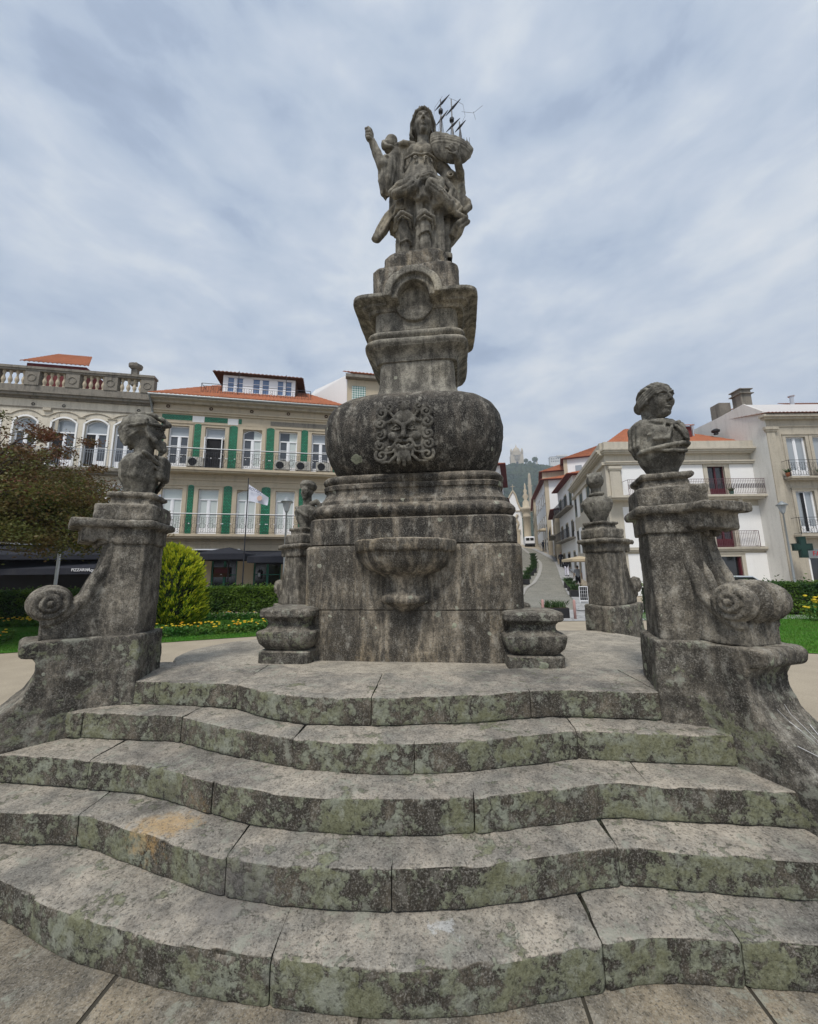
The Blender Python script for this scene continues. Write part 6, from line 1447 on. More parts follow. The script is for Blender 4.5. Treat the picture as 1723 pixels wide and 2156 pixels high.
def shouse(name, label, P0, P1, zb, h, dep, wall, roof='tile', wins=(3, 3), panem='gls', eave=.5, pil=True, bal=False, rise=1.2, left=False):
    """house whose facade runs P0->P1 along the street; body lies to its right (or left)"""
    P0 = np.array(P0, float); P1 = np.array(P1, float); D_ = P1 - P0; Lh = np.linalg.norm(D_); ang = atan2(D_[1], D_[0])
    o = empty(name, (P0[0], P0[1], zb), ang, label, 'house', 'houses along the climbing street')
    sg = 1 if left else -1                                   # body side in local y
    s_ = MB(); s_.box(0, Lh, min(0, sg * dep), max(0, sg * dep), -2, h); s_.build('wall', M[wall], o)
    yo = -sg
    cols, rows = wins
    for r in range(rows):
        zc0 = .9 + r * (h - .6) / rows; 
        for c in range(cols):
            u = Lh * (c + .5) / cols; wd = min(.55, Lh / cols * .28); y0, y1 = sorted((yo * .02, yo * .06))
            s_ = MB(); s_.box(u - wd - .12, u + wd + .12, min(0, yo * .03), max(0, yo * .03), zc0 - .1, zc0 + 1.75); s_.build('window_surround', M['gst'], o)
            s_ = MB(); s_.box(u - wd, u + wd, y0, y1, zc0, zc0 + 1.6); s_.build('window', M[panem], o)
    if bal:
        for r in range(1, rows):
            zc0 = .75 + r * (h - .6) / rows; s_ = MB(); s_.box(.2, Lh - .2, min(0, yo * .7), max(0, yo * .7), zc0 - .15, zc0); s_.build('balcony', M['oldst'], o); rail(o, .25, Lh - .25, zc0, 1.0, yo * .65, 'iron', scroll=False, sides=0, step=.2, r=.014)
    # end wall windows (towards the square)
    for r in range(rows):
        zc0 = .9 + r * (h - .6) / rows; s_ = MB(); yy0 = sg * min(2.2, dep * .5)
        s_.box(-.04, 0, yy0 - .5, yy0 + .5, zc0, zc0 + 1.7); s_.build('window', M['glc'], o)
    if pil:
        s_ = MB(); a_, b_ = sorted((yo * .08, -yo * .5)); s_.box(-.08, .45, a_, b_, -2, h); s_.build('pilaster', M['gst'], o)
    eave *= .75; y_o, y_i = yo * eave, sg * (dep + .2)
    mid = sg * dep / 2
    tiled(o, (-eave, y_o, h + .05), (Lh + .2, y_o, h + .05), (Lh - 1, mid, h + rise), (1.5, mid, h + rise), roof, .3)
    tiled(o, (-eave, y_i, h + .05), (-eave, y_o, h + .05), (1.5, mid, h + rise), (1.5, mid + .1, h + rise), roof, .3)
    s_ = MB(); s_.box(-eave, Lh + .2, min(y_o, y_i), max(y_o, y_i), h - .0, h + .05); s_.build('eaves', M['redwood'], o)
    return o
def gx(px, d): return (px - CX) / FPX * d * .985 + 0.0
def zat(py, px, d): return float(aty(px, py, d)[2])
L1 = sp(0, LS, 0); c1 = (PR[0] + L1[0], PR[1] + L1[1])
shouse('street_house', 'narrow white house with dark red eaves behind the corner house', (c1[0] + .1, c1[1] + .1), (gx(1186, 46.5), 46.5), terrain(0, 38) , 10.2, 8, 'white', wins=(3, 3), bal=True, pil=False, eave=.9)
shouse('street_house', 'brown stone house with balconies, halfway up the street', (gx(1186, 46.8) - .5, 46.8), (gx(1171, 55), 55), terrain(0, 46), 6.8, 8, 'gst2', roof='tileo', wins=(3, 2), bal=True, eave=.8)
shouse('street_house', 'white house with stone corner pilaster and rows of narrow windows up the street', (gx(1160, 57), 57), (gx(1137, 72), 72), terrain(0, 57), 11.4, 10, 'white', wins=(6, 3), bal=False, eave=1.0, panem='glc')
shouse('street_house', 'dark narrow house at the far top of the street', (gx(1133, 74), 74), (gx(1129, 88), 88), terrain(0, 75), 8.8, 8, 'gst2', roof='tileo', wins=(4, 3), eave=.6)
shouse('street_house', 'yellow house with orange roof standing above the street houses', (gx(1156, 66), 66), (gx(1153, 74), 74), terrain(0, 66) + 1, 12.6, 9, 'gst', wins=(2, 4), eave=.8, rise=2.0)
shouse('street_house', 'tall white house with big orange roof above the corner house', (gx(1205, 62), 62), (gx(1201, 70), 70), terrain(0, 62) + 2, 13.4, 14, 'white', wins=(2, 4), eave=.7, rise=2.6)
# left side of the street
shouse('street_house', 'white house with dark eaves on the left side of the street', (gx(1063, 44), 44), (gx(1068, 56), 56), terrain(0, 44), 12.2, 9, 'white', wins=(3, 3), eave=.9, left=True, pil=False)
shouse('street_house', 'low stone house with jutting eaves left of the church', (gx(1070, 57), 57), (gx(1079, 68), 68), terrain(0, 57), 8.5, 8, 'gst2', roof='tileo', wins=(3, 3), eave=.8, left=True)
# church
D_ = 92.0; zb_ = terrain(0, D_); ch = empty('baroque_church', (gx(1094, D_), D_, zb_), radians(-8), 'white baroque church front with granite scrolls and a pinnacled corner column', 'church')
def hz(py): return zat(py, 1095, D_) - zb_
H1, H2 = hz(1075), hz(1033)
cs = .42
s_ = MB(); pts = [(4.4, H1), (3.2, H1 + 1), (2.4, H2 - 3), (1.5, H2 - 1.2), (0, H2), (-1.5, H2 - 1.0), (-3, H2 - 2.2), (-7, H2 - 3)]; pts = [(a * cs - .6, b) for a, b in pts]
s_.prism([(-7 * cs - .6, -2), (4.4 * cs - .6, -2)] + pts, 'y', 0, 8); s_.build('facade', M['white'], ch)
s_ = MB(); s_.path([(a, -.1, b) for a, b in pts], .2, 6); s_.path([(.2, -.15, H1 - 1), (-.3, -.15, H1 - 2.0), (.3, -.15, H1 - 3.2), (-.2, -.15, H1 - 4.6)], .3, 6); s_.box(-3.5, 1.2, -.2, 0, H1 - .2, H1); s_.box(-.2, .5, -.5, 0, 0, H1 * .42); s_.box(-.4, .7, -.6, 0, H1 * .42, H1 * .46)
s_.build('granite_scrolls', M['gst'], ch); s_ = MB(); s_.box(-2.4, -.6, -.05, 0, 0, 5); s_.build('door', M['dark'], ch)
s_ = MB(); z_ = H2; s_.box(-.66, -.54, -.06, .06, z_, z_ + 1.6); s_.box(-1.05, -.15, -.06, .06, z_ + 1.0, z_ + 1.12); s_.build('stone_cross', M['gst'], ch)
cw_ = MB(); cw_.lathe([(1.0, 0), (1.0, H1 * .12), (.85, H1 * .14), (.85, H1 * .78), (1.1, H1 * .8), (.9, H1 * .84), (1.05, H1 * .96), (1.5, H1), (1.5, H1 + .5), (.8, H1 + .8), (.75, H1 + 2.0), (.35, H1 + 2.6), (.75, H1 + 3.4), (.3, H1 + 4.2), (.5, H1 + 4.8), (.15, H1 + 5.4), (.22, H1 + 6.0), (.03, H1 + 6.8)], (2.3, -.3, 0), 12); cw_.build('corner_column', M['gst'], ch, True)
s_ = MB(); s_.lathe([(.5, H1), (.45, H1 + 7), (.3, H1 + 9.5), (.1, H1 + 10)], (4.0, 2.5, 0), 8); s_.box(3.4, 4.6, 2.4, 2.6, H1 + 6.5, H1 + 6.8); s_.build('bell_pinnacle', M['gst2'], ch)
# van
v = atg(1117, 1151.5); van = empty('parked_van', (v[0], v[1], terrain(v[0], v[1]) + .02), radians(-12), 'white van with dark windows seen from behind at the top of the street', 'van')
s_ = MB(); s_.prism([(-.05, .35), (4.2, .35), (4.25, .9), (3.5, 1.15), (2.9, 1.8), (2.6, 1.9), (.1, 1.9), (-.03, 1.75)], 'x', -.85, .85)
o_ = s_.build('body', M['wfr'], van, bevel=.05)
s_ = MB(); s_.box(-.68, -.06, -.03 - .04, -.05, 1.15, 1.65); s_.box(.06, .68, -.07, -.05, 1.15, 1.65); s_.build('rear_window', M['gls'], van)
s_ = MB(); s_.box(-.87, .87, -.12, -.05, .3, .62); s_.build('bumper', M['blackp'], van)
for x_, y_ in ((-.75, .6), (.75, .6), (-.75, 3.4), (.75, 3.4)):
    s_ = MB(); s_.bar((x_ - .12, y_, .32), (x_ + .12, y_, .32), .32, 14); s_.build('wheel', M['blackp'], van)
# planters
M['plantg'] = leafm('planter_leaves', (.03, .07, .02), (.06, .11, .03))
def tuft(par, w_, d_, z0, n, h, mat, blade=True, seed=1):
    r_ = np.random.default_rng(seed); V = []; F = []
    for i in range(n):
        x, y = r_.uniform(-w_ / 2, w_ / 2), r_.uniform(-d_ / 2, d_ / 2); a = r_.uniform(0, 2 * pi); hh = h * r_.uniform(.5, 1); ln = r_.uniform(.1, .5) * hh
        dx_, dy_ = cos(a), sin(a); w2 = .012 if blade else .03; b = len(V)
        V += [(x - dy_ * w2, y + dx_ * w2, z0), (x + dy_ * w2, y - dx_ * w2, z0), (x + dx_ * ln + dy_ * w2 * .6, y + dy_ * ln - dx_ * w2 * .6, z0 + hh * .7), (x + dx_ * ln * 1.8, y + dy_ * ln * 1.8, z0 + hh)]
        F.append((b, b + 1, b + 2, b + 3))
    return mesh_np('plant', np.array(V), np.array(F), mat, par, smooth=False)
def planter(x, y, z, w_, d_, h, rz, label, ph=.3, n=160, seed=1, grp='planter boxes along the street'):
    o = empty('planter_box', (x, y, z), rz, label, 'planter', grp)
    MB().box(-w_ / 2, w_ / 2, -d_ / 2, d_ / 2, 0, h).build('box', M['blackp'], o, bevel=.012); MB().box(-w_ / 2 + .03, w_ / 2 - .03, -d_ / 2 + .03, d_ / 2 - .03, h, h + .015).build('soil', M['soil'], o)
    tuft(o, w_ * .85, d_ * .8, h, n, ph, M['plantg'], True, seed); return o
p = atz(1174, 1303, 0); planter(p[0], p[1] + .2, .02, .90, .4, .34, 0, 'wide black planter box with grasses between two pink posts', .32, 170, 3)
lbl = ['black planter with round shrub beside the pavement, nearest of the right hand row', 'black planter behind it at the kerb near the man in grey', 'small green shrub planter next to the mans feet']
for (px, py), lb, k in zip(((1211, 1258), (1204.5, 1246), (1197, 1239)), lbl, range(3)):
    p = atg(px, py); planter(p[0], p[1], terrain(p[0], p[1]) + .05, .55, .5, .42, -.2, lb, .45, 220, 10 + k)
lbl = ['farthest black planter of the left kerb row', 'black kerb planter just below the farthest one', 'black kerb planter third from the top of the bend', 'dark kerb planter at the middle of the bend', 'dark kerb planter below the bend', 'bushy kerb planter partly behind the fountain', 'bushy dark planter nearest the fountain edge', 'large bushy planter hidden to its waist by the fountain']
for (px, py), lb, k in zip(((1122.7, 1178), (1124.5, 1185), (1125, 1191), (1125, 1198), (1124, 1206), (1118, 1212), (1111, 1220), (1108, 1231)), lbl, range(8)):
    p = atg(px, py); planter(p[0], p[1], terrain(p[0], p[1]) + .05, .6, .5, .4, -.2, lb, .5, 220, 30 + k)
# pink posts
M['pinkp'] = new_mat('pink_post_paint', .6, (.45, .27, .25))
for (px, py, lb) in ((1145, 1303, 'left of the two pink posts, by the wide planter'), (1212, 1304, 'right hand pink post, at the pavement corner')):
    p = atz(px, py, 0); tag(MB().lathe([(.045, 0), (.045, .62), (.03, .66)], (p[0], p[1], 0), 10).build('bollard', M['pinkp'], None, True), lb, 'bollard', 'pink posts at the street mouth')
# menu board
p = atz(1231, 1270, .05); o = empty('menu_board', (p[0], p[1], .05), -.15, 'white framed menu board standing on the pavement', 'sign')
s_ = MB(); 
for x_ in (-.2, .2): s_.bar((x_, 0, 0), (x_, 0, .82), .02, 6)
for z_ in (.12, .82): s_.bar((-.2, 0, z_), (.2, 0, z_), .02, 6)
for i in range(1, 4): s_.bar((-.2 + .1 * i, 0, .12), (-.2 + .1 * i, 0, .8), .006, 4); s_.bar((-.2, 0, .12 + .17 * i), (.2, 0, .12 + .17 * i), .006, 4)
s_.build('frame', M['wfr'], o); MB().box(-.18, .18, .015, .03, .14, .80).build('board', M['blackp'], o)
# beige parasols and timber porch at the restaurant
def parasol(x, y, z, w_, h, mat, label, cat='parasol', rise=.5, val=.18, grp=None, rz=0, pole='iron'):
    o = empty('parasol', (x, y, z), rz, label, cat, grp); a = w_ / 2
    s_ = MB(); c = (0, 0, h + rise); C_ = [(-a, -a, h), (a, -a, h), (a, a, h), (-a, a, h)]
    for i in range(4):
        p, q = C_[i], C_[(i + 1) % 4]; s_.add([p, q, c], [(0, 1, 2)]); s_.add([(p[0], p[1], h - val), (q[0], q[1], h - val), q, p], [(0, 1, 2, 3)])
    s_.build('canopy', M[mat], o); s_ = MB()
    for p in C_: s_.bar(c, p, .018, 4)
    s_.build('ribs', M[pole], o); MB().bar((0, 0, 0), (0, 0, h + rise), .035, 8).build('pole', M[pole], o); return o
M['beige'] = new_mat('beige_canvas', .8, (.48, .40, .28))
p = atg(1205, 1216); parasol(gx(1222, 30), 30, terrain(0, 30), 2.0, 2.35, 'beige', 'beige parasol over the pavement beside the narrow street', rise=.25, grp='beige parasols', pole='gst')
p2 = (gx(1150, 60), 60); parasol(p2[0], p2[1], terrain(0, 60), 1.6, 3.6, 'beige', 'small beige parasol far up the street', rise=.3, grp='beige parasols', pole='gst')
# rear stump glimpsed right of the base
stump(1.16, 4.62, -PHI, 'stone stump at the right side of the pedestal, half hidden by the base block', .95)
# ------------------------------------------------------------------ lawns, hedges, beds
def blades(name, poly_fn, n, h, mat, par=None, seed=0, w_=.008):
    r_ = np.random.default_rng(seed); P = poly_fn(r_, n); n = len(P); a = r_.uniform(0, 2 * pi, n); hh = h * r_.uniform(.5, 1.1, n); b = r_.uniform(0, 2 * pi, n); ln = hh * r_.uniform(.1, .6, n)
    V = np.zeros((n, 3, 3)); V[:, :, 0] = P[:, None, 0]; V[:, :, 1] = P[:, None, 1]; V[:, :, 2] = P[:, None, 2]
    V[:, 0, 0] -= np.cos(a) * w_; V[:, 0, 1] -= np.sin(a) * w_; V[:, 1, 0] += np.cos(a) * w_; V[:, 1, 1] += np.sin(a) * w_
    V[:, 2, 0] += np.cos(b) * ln; V[:, 2, 1] += np.sin(b) * ln; V[:, 2, 2] += hh
    return mesh_np(name, V.reshape(-1, 3), np.arange(n * 3).reshape(n, 3), mat, par, smooth=False)
def leaves(name, P, size, mat, par=None, seed=0, droop=0.0, elong=1.7, flat=0.0):
    """two-triangle leaves at points P with random tilt"""
    r_ = np.random.default_rng(seed); n = len(P); d = r_.normal(size=(n, 3)); d[:, 2] *= (1 - flat); d[:, 2] -= droop; d /= np.linalg.norm(d, axis=1)[:, None]
    u = np.cross(d, r_.normal(size=(n, 3)) * (1, 1, 1 - flat) + (0, 0, flat)); u /= np.linalg.norm(u, axis=1)[:, None] + 1e-9; s_ = (size * r_.uniform(.6, 1.25, n))[:, None]
    if flat > 0: pass
    V = np.stack([P - d * s_ * elong * .5, P + u * s_ * .4, P + d * s_ * elong * .5, P - u * s_ * .4], 1)
    return mesh_np(name, V.reshape(-1, 3), np.arange(n * 4).reshape(n, 4), mat, par, smooth=False)
M['blade'] = leafm('grass_blades', (.045, .16, .012), (.085, .25, .025), (.10, .20, .03), 2.0, .2)
M['hedge'] = leafm('hedge_leaves', (.018, .055, .010), (.045, .115, .018), (.12, .20, .02), 1.1, .25)
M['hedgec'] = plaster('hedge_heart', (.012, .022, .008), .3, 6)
M['cone'] = leafm('golden_conifer_fronds', (.13, .25, .015), (.34, .42, .025), (.06, .15, .015), 2.2, .25)
M['conet'] = leafm('lit_conifer_tips', (.62, .62, .04), (.45, .52, .04), None, 2.2, .3)  # tip yellow brightened to paint in the light on the fronds
M['maple'] = leafm('maple_leaves_bronze', (.12, .045, .03), (.18, .075, .035), (.09, .095, .03), 1.3, .3)
M['mapleg'] = leafm('maple_leaves_green', (.10, .13, .035), (.16, .18, .045), (.15, .09, .035), 1.6, .3)
M['bed'] = leafm('bed_foliage', (.025, .10, .015), (.05, .17, .025), (.09, .17, .02), 2.5, .2)
M['flower'] = new_mat('orange_yellow_petals', .6, (.75, .38, .02)); M['flower2'] = new_mat('yellow_petals', .6, (.80, .58, .04))
def in_quad(c):
    c = [np.array(p, float) for p in c]
    def f(r_, n):
        u, v = r_.uniform(0, 1, n)[:, None], r_.uniform(0, 1, n)[:, None]
        p = (c[0] * (1 - u) + c[1] * u) * (1 - v) + (c[3] * (1 - u) + c[2] * u) * v
        return np.concatenate([p, np.full((n, 1), .01)], 1)
    return f
def lawn(name, c, nb, seed):
    V = [(x, y, .012) for x, y in c]; tag(mesh_np(name, np.array(V), [[0, 1, 2, 3]], M['grass'], smooth=False), kind='structure')
    tag(blades('grass', in_quad(c), nb, .055, M['blade'], seed=seed), kind='stuff')
LF = [(-16, 5.6), (-3.1, 10.95), (-4.6, 15.4), (-22, 14.2)]
lawn('lawn', LF, 90000, 1)
RF = [(6.9, 8.0), (15, 5.6), (19.5, 13.5), (8.2, 15.2)]
lawn('lawn', RF, 60000, 2)
def hedge(P0, P1, w_, h, label, n, seed, legs=True):
    P0 = np.array(P0, float); P1 = np.array(P1, float); D_ = P1 - P0; Lh = np.linalg.norm(D_); D_ /= Lh; Nn = np.array([-D_[1], D_[0]])
    o = empty('clipped_hedge', (P0[0], P0[1], 0), atan2(D_[1], D_[0]), label, 'hedge', 'clipped hedges around the lawns'); r_ = np.random.default_rng(seed)
    z0 = .22 if legs else .02
    V, F = [], []
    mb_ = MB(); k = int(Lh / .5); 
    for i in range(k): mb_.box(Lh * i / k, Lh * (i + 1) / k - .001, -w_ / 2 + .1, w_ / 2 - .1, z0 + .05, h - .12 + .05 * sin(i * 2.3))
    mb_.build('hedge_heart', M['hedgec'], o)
    if legs:
        mb_ = MB()
        for i in range(int(Lh / .9)): mb_.bar((.4 + i * .9, r_.uniform(-.1, .1), 0), (.4 + i * .9 + r_.uniform(-.1, .1), 0, .5), .035, 6)
        mb_.build('stems', M['bark'], o)
    face = r_.choice(4, n, p=[.46, .12, .36, .06]); P = np.zeros((n, 3)); x = r_.uniform(-.05, Lh + .05, n); dp = np.abs(r_.normal(0, .07, n))
    zz_ = z0 + (h - z0) * r_.uniform(0, 1, n) ** .9; low = .12 * vn(np.stack([x, x * 0, x * 0], 1), 1.8) * (zz_ < z0 + .25)
    P[:, 0] = x; bump_ = .06 * vn(np.stack([x, zz_ * 2, x * 0], 1), 3.0)
    yv = r_.uniform(-w_ / 2, w_ / 2, n)
    P[:, 1] = np.where(face == 0, -w_ / 2 + dp - bump_, np.where(face == 1, w_ / 2 - dp, yv)); P[:, 2] = np.where(face < 2, zz_, np.where(face == 2, h - dp + bump_ + .05 * vn(np.stack([x, x * 0, x * 0], 1), 6.0), z0 + dp))
    sel = P[:, 2] > z0 - low * 2 - .02
    leaves('foliage', P[sel], .055, M['hedge'], o, seed)
    # loose shoots above the clipped top
    m = n // 25; x = r_.uniform(0, Lh, m); Q = np.stack([x, r_.uniform(-w_ / 2, w_ / 2, m), h + r_.exponential(.05, m)], 1); leaves('shoots', Q, .06, M['hedge'], o, seed + 5)
    return o
hedge((-22.5, 13.4), (-10.2, 14.1), .9, 1.12, 'dark green clipped hedge behind the left snail scroll', 30000, 3, False)
hedge((-9.9, 14.8), (-3.9, 15.6), .9, 1.15, 'clipped hedge on short stems in front of the green tiled house', 26000, 4)
hedge((9.0, 14.75), (21, 13.9), .9, 1.12, 'long clipped hedge behind the right lawn', 40000, 5, False)
def bed(c, label, n, nf, seed, h=.22):
    o = empty('flower_bed', (*np.mean(c, 0), 0), 0, label, 'flower bed', 'flower beds in the left lawn'); cx_, cy_ = np.mean(c, 0); f = in_quad([(x - cx_, y - cy_) for x, y in c]); r_ = np.random.default_rng(seed)
    P = f(r_, n); P[:, 2] = h * r_.uniform(.1, 1, n) * (1 + .4 * vn(P, 1.7)); leaves('foliage', P, .055, M['bed'], o, seed)
    Q = f(r_, nf); Q = Q[vn(Q, 2.2) > -.15]; V, F = [], []; mb_ = MB(); mb2 = MB()
    for i, q in enumerate(Q):
        z_ = h * r_.uniform(.9, 1.35); (mb_ if i % 3 else mb2).lathe([(.008, 0), (.030, .012), (.034, .028), (.012, .036)], (q[0], q[1], z_), 6)
    tag(mb_.build('blossoms', M['flower2'], o), kind='stuff'); tag(mb2.build('orange_blossoms', M['flower'], o), kind='stuff'); return o
bed([(-14.5, 7.2), (-9.6, 9.1), (-10.6, 10.6), (-16, 9.0)], 'bed of orange and yellow flowers in the left lawn, nearest the left picture edge', 9000, 150, 6)
bed([(-8.2, 9.6), (-3.6, 11.5), (-3.9, 12.2), (-8.8, 10.6)], 'flower bed with scattered yellow blossoms below the golden conifer', 9000, 170, 7)
bed([(-17, 12.2), (-9.5, 13.2), (-9.6, 13.7), (-17.5, 12.9)], 'strip of orange flowers along the foot of the left hedge', 6000, 240, 8)
bed([(-9.0, 13.9), (-3.8, 14.6), (-3.9, 15.0), (-9.2, 14.4)], 'low green border strip in front of the stemmed hedge', 5000, 30, 9)
o = empty('flower_clump', (14.5, 11.2, 0), 0, 'clump of bright yellow flowers on the right lawn edge', 'flowers')
p = atz(1722, 1310, 0)
o.location = (p[0] + .3, p[1], 0); r_ = np.random.default_rng(3); mb_ = MB()
for i in range(34): mb_.lathe([(.01, 0), (.05, .02), (.055, .05), (.02, .06)], (r_.normal(0, .16), r_.normal(0, .16), .42 + r_.uniform(-.1, .35)), 6)
mb_.build('blossoms', M['flower2'], o); P = r_.normal(size=(900, 3)) * (.2, .2, .14) + (0, 0, .3); leaves('foliage', P[P[:, 2] > 0], .06, M['bed'], o, 3)

# golden conifer: feathery upswept fronds
def conifer(x, y, H, Rm, label):
    o = empty('golden_conifer', (x, y, 0), 0, label, 'conifer'); r_ = np.random.default_rng(21)
    MB().bar((0, 0, 0), (0, 0, H * .8), .07, 8, .02).build('trunk', M['bark'], o)
    n = 1500; P = []; D_ = []; T = []
    for i in range(n):
        z = H * r_.uniform(0, 1) ** 1.0; t = z / H; R_ = Rm * min(1, (t + .30) * 2.2) * (1 - t ** 4.2) ** .6 + .02; a = r_.uniform(0, 2 * pi)
        R_ *= 1 + .24 * float(vn(np.array([[cos(a) * 1.7, sin(a) * 1.7, z * 1.9]]), 1.3)[0])
        rad = R_ * (1 - abs(r_.normal(0, .12))); base = np.array([cos(a) * rad * .72, sin(a) * rad * .72, z - .12]); tip = np.array([cos(a) * rad, sin(a) * rad, z + .10 * r_.uniform(.3, 1.6)])
        nl = 20
        for j in range(nl):
            q = j / nl; p = base + (tip - base) * q; side = (r_.uniform(-1, 1)) * .09 * (1 - q * .7)
            p = p + np.array([-sin(a) * side, cos(a) * side, r_.normal(0, .02)]); P.append(p); d = (tip - base) + np.array([-sin(a) * side * 2, cos(a) * side * 2, .05]); D_.append(d / np.linalg.norm(d)); T.append(q > .5 and r_.uniform() < .22 + .45 * t + .3 * cos(a))  # bright tips crowd the top and right, painting that side as lit
    P = np.array(P); D_ = np.array(D_); T = np.array(T)
    for nm, m, mt in (('fronds', ~T, 'cone'), ('lit_golden_tips', T, 'conet')):
        p, d = P[m], D_[m]; u = np.cross(d, r_.normal(size=p.shape)); u /= np.linalg.norm(u, axis=1)[:, None]; s_ = r_.uniform(.035, .07, len(p))[:, None]
        V = np.stack([p - d * s_, p + u * s_ * .32, p + d * s_ * 1.1, p - u * s_ * .32], 1); mesh_np(nm, V.reshape(-1, 3), np.arange(len(p) * 4).reshape(-1, 4), M[mt], o, smooth=False)
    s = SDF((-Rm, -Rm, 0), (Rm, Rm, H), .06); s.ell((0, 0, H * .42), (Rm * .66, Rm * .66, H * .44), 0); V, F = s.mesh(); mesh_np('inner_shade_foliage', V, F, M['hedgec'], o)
conifer(-7.42, 12.0, 2.55, 1.16, 'golden green feathery conifer standing on the lawn beside the near left pier')

# bronze leaved maple reaching in from the left
def maple():
    bx, by = -13.1, 10.2
    o = empty('bronze_maple', (bx, by, 0), 0, 'bronze leaved maple with layered branches reaching in from the left edge', 'tree'); r_ = np.random.default_rng(5)
    s_ = MB(); s_.bar((0, 0, -.05), (0, 0, 2.7), .17, 8, .11, caps=False); pads = []
    for i in range(400):
        a = r_.uniform(0, 2 * pi); e_ = math.asin(r_.uniform(-.75, 1)); R_ = r_.uniform(.55, 1.02); p = np.array([cos(a) * cos(e_) * 5.2, sin(a) * cos(e_) * 3.6, sin(e_) * 1.45]) * R_ + (0.1, 0, 3.85)
        if p[0] > 1.5: p[2] -= (p[0] - 1.5) * .22
        pads.append(p)
    # wispy shoots rising from the top
    for i in range(46):
        x = r_.uniform(-3, 5.0); p = np.array([x, r_.uniform(-3, 1), 4.95 + r_.uniform(0, 1.1) - max(0, x - 2) * .28]); pads.append(p)
    for k, p in enumerate(pads):
        q0 = np.array([0, 0, 2.6]) + (p - (0, 0, 2.6)) * np.array([.2, .2, .45]); m1 = (q0 + p) / 2 + r_.normal(0, .18, 3) + (0, 0, .15); m2 = (m1 + p) / 2 + r_.normal(0, .12, 3)
        r0 = .035 if k % 5 else .07
        s_.bar((0, 0, 2.6), q0, r0 * 1.3, 4, r0, caps=False); s_.bar(q0, m1, r0, 4, r0 * .5, caps=False); s_.bar(m1, m2, r0 * .5, 4, r0 * .3, caps=False); s_.bar(m2, p, r0 * .3, 4, r0 * .12, caps=False)
    s_.build('trunk', M['bark'], o)
    T = np.array(pads); n = 230000; k_ = r_.integers(0, len(T), n); wisp = k_ >= 400; kk = r_.uniform(0, 1, n) < .45; n0 = ~wisp | kk
    c = T[k_]; sp_ = np.where(wisp, .5, 1.0)[:, None]; P = (c + r_.normal(size=(n, 3)) * (.34, .34, .115) * sp_)[n0]
    w_ = np.stack([P[:, 0] + bx, P[:, 1] + by, P[:, 2]], 1); keep = vn(w_, 2.2) + .4 * vn(w_, 5.5) > -.55; P = P[keep]; w_ = w_[keep]
    g_ = (P[:, 2] + .7 * vn(w_, 1.1) < 4.1 + r_.normal(0, .35, len(P)))
    leaves('bronze_leaves', P[~g_], .052, M['maple'], o, 6, elong=1.5, flat=.4); leaves('green_leaves', P[g_], .052, M['mapleg'], o, 7, elong=1.5, flat=.4)
    return o
maple()

# ------------------------------------------------------------------ hill, basilica
def hill_z(x, y):
    t = max(0, min(1, (y - 330) / 520)); t = t * t * (3 - 2 * t); return 12 + t * (214 + 24 * sin(x * .011 + .6) * .5 + 10 * sin(x * .03)) - max(0, (x - 520)) * .1
def make_hill():
    xs = np.linspace(-350, 950, 200); ys = np.linspace(320, 1000, 110); V = np.array([(x, y, hill_z(x, y)) for y in ys for x in xs]); nx = len(xs)
    V[:, 2] += 5.0 * np.maximum(vn(V, .09), -.3) + 3.0 * vn(V, .2); V[:, 0] += 2 * vn(V, .15, 4)
    F = [(j * nx + i, j * nx + i + 1, (j + 1) * nx + i + 1, (j + 1) * nx + i) for j in range(len(ys) - 1) for i in range(nx - 1)]
    m = new_mat('forested_hill', .95, spec=.05); t = m.node_tree; b = t.nodes['Principled BSDF']; P = N(t, 'ShaderNodeNewGeometry').outputs['Position']
    c = mixc(t, ramp(t, noise(t, P, .09, 5, .7), [(.4, 0.0), (.6, 1.0)]), (.018, .032, .020), (.035, .058, .030)); c = mixc(t, ramp(t, noise(t, P, .02, 3, .6), [(.5, 0.0), (.62, .6)]), c, (.06, .075, .035)); L(t, c, b.inputs['Base Color'])
    tag(mesh_np('hill', V, np.array(F), m, smooth=False), kind='structure')
    # crowns of the forest
    r_ = np.random.default_rng(8); s_V = []; s_F = []; base = MB().lathe([(.2, -.6), (.9, -.2), (1.0, .3), (.6, .85), (.1, 1.1)], (0, 0, 0), 7); bv = np.array(base.v); bf = base.f
    n = 2600; k = len(bv); V2 = []; F2 = []
    for i in range(n):
        y = r_.uniform(430, 900); x = y * r_.uniform(.22, .52); z = hill_z(x, y); sc_ = r_.uniform(3.5, 7.0)
        V2.append(bv * (sc_, sc_, sc_ * r_.uniform(.8, 1.5)) + (x, y, z + 1)); F2 += [[q + i * k for q in f] for f in bf]
    tag(mesh_np('forest', np.concatenate(V2), F2, m, smooth=False), kind='stuff')
make_hill()
def onhill(px, py, d): p = aty(px, py, d); return p
D_ = 880.0; p = onhill(1090, 980, D_); k = D_ / FPX
ba_ = empty('hilltop_basilica', (p[0], p[1], p[2] + 6), radians(-10), 'pale domed basilica with rose window on top of the wooded hill', 'church')
s_ = MB(); w_ = 15; s_.box(-w_, w_, 0, 26, -18, 22); s_.box(-w_ + 2, w_ - 2, 1, 25, 22, 27); s_.prism([(-9, 20), (9, 20), (9, 27), (0, 33), (-9, 27)], 'y', -1.5, 26); s_.build('nave', M['gst'], ba_)
s_ = MB(); s_.lathe([(9.5, 26), (9.5, 31), (9.0, 34), (7.6, 38), (5, 41), (2, 43), (1.8, 45), (1.2, 46), (.4, 50), (.1, 52)], (0, 12, 0), 16); s_.build('dome', M['gst'], ba_, True)
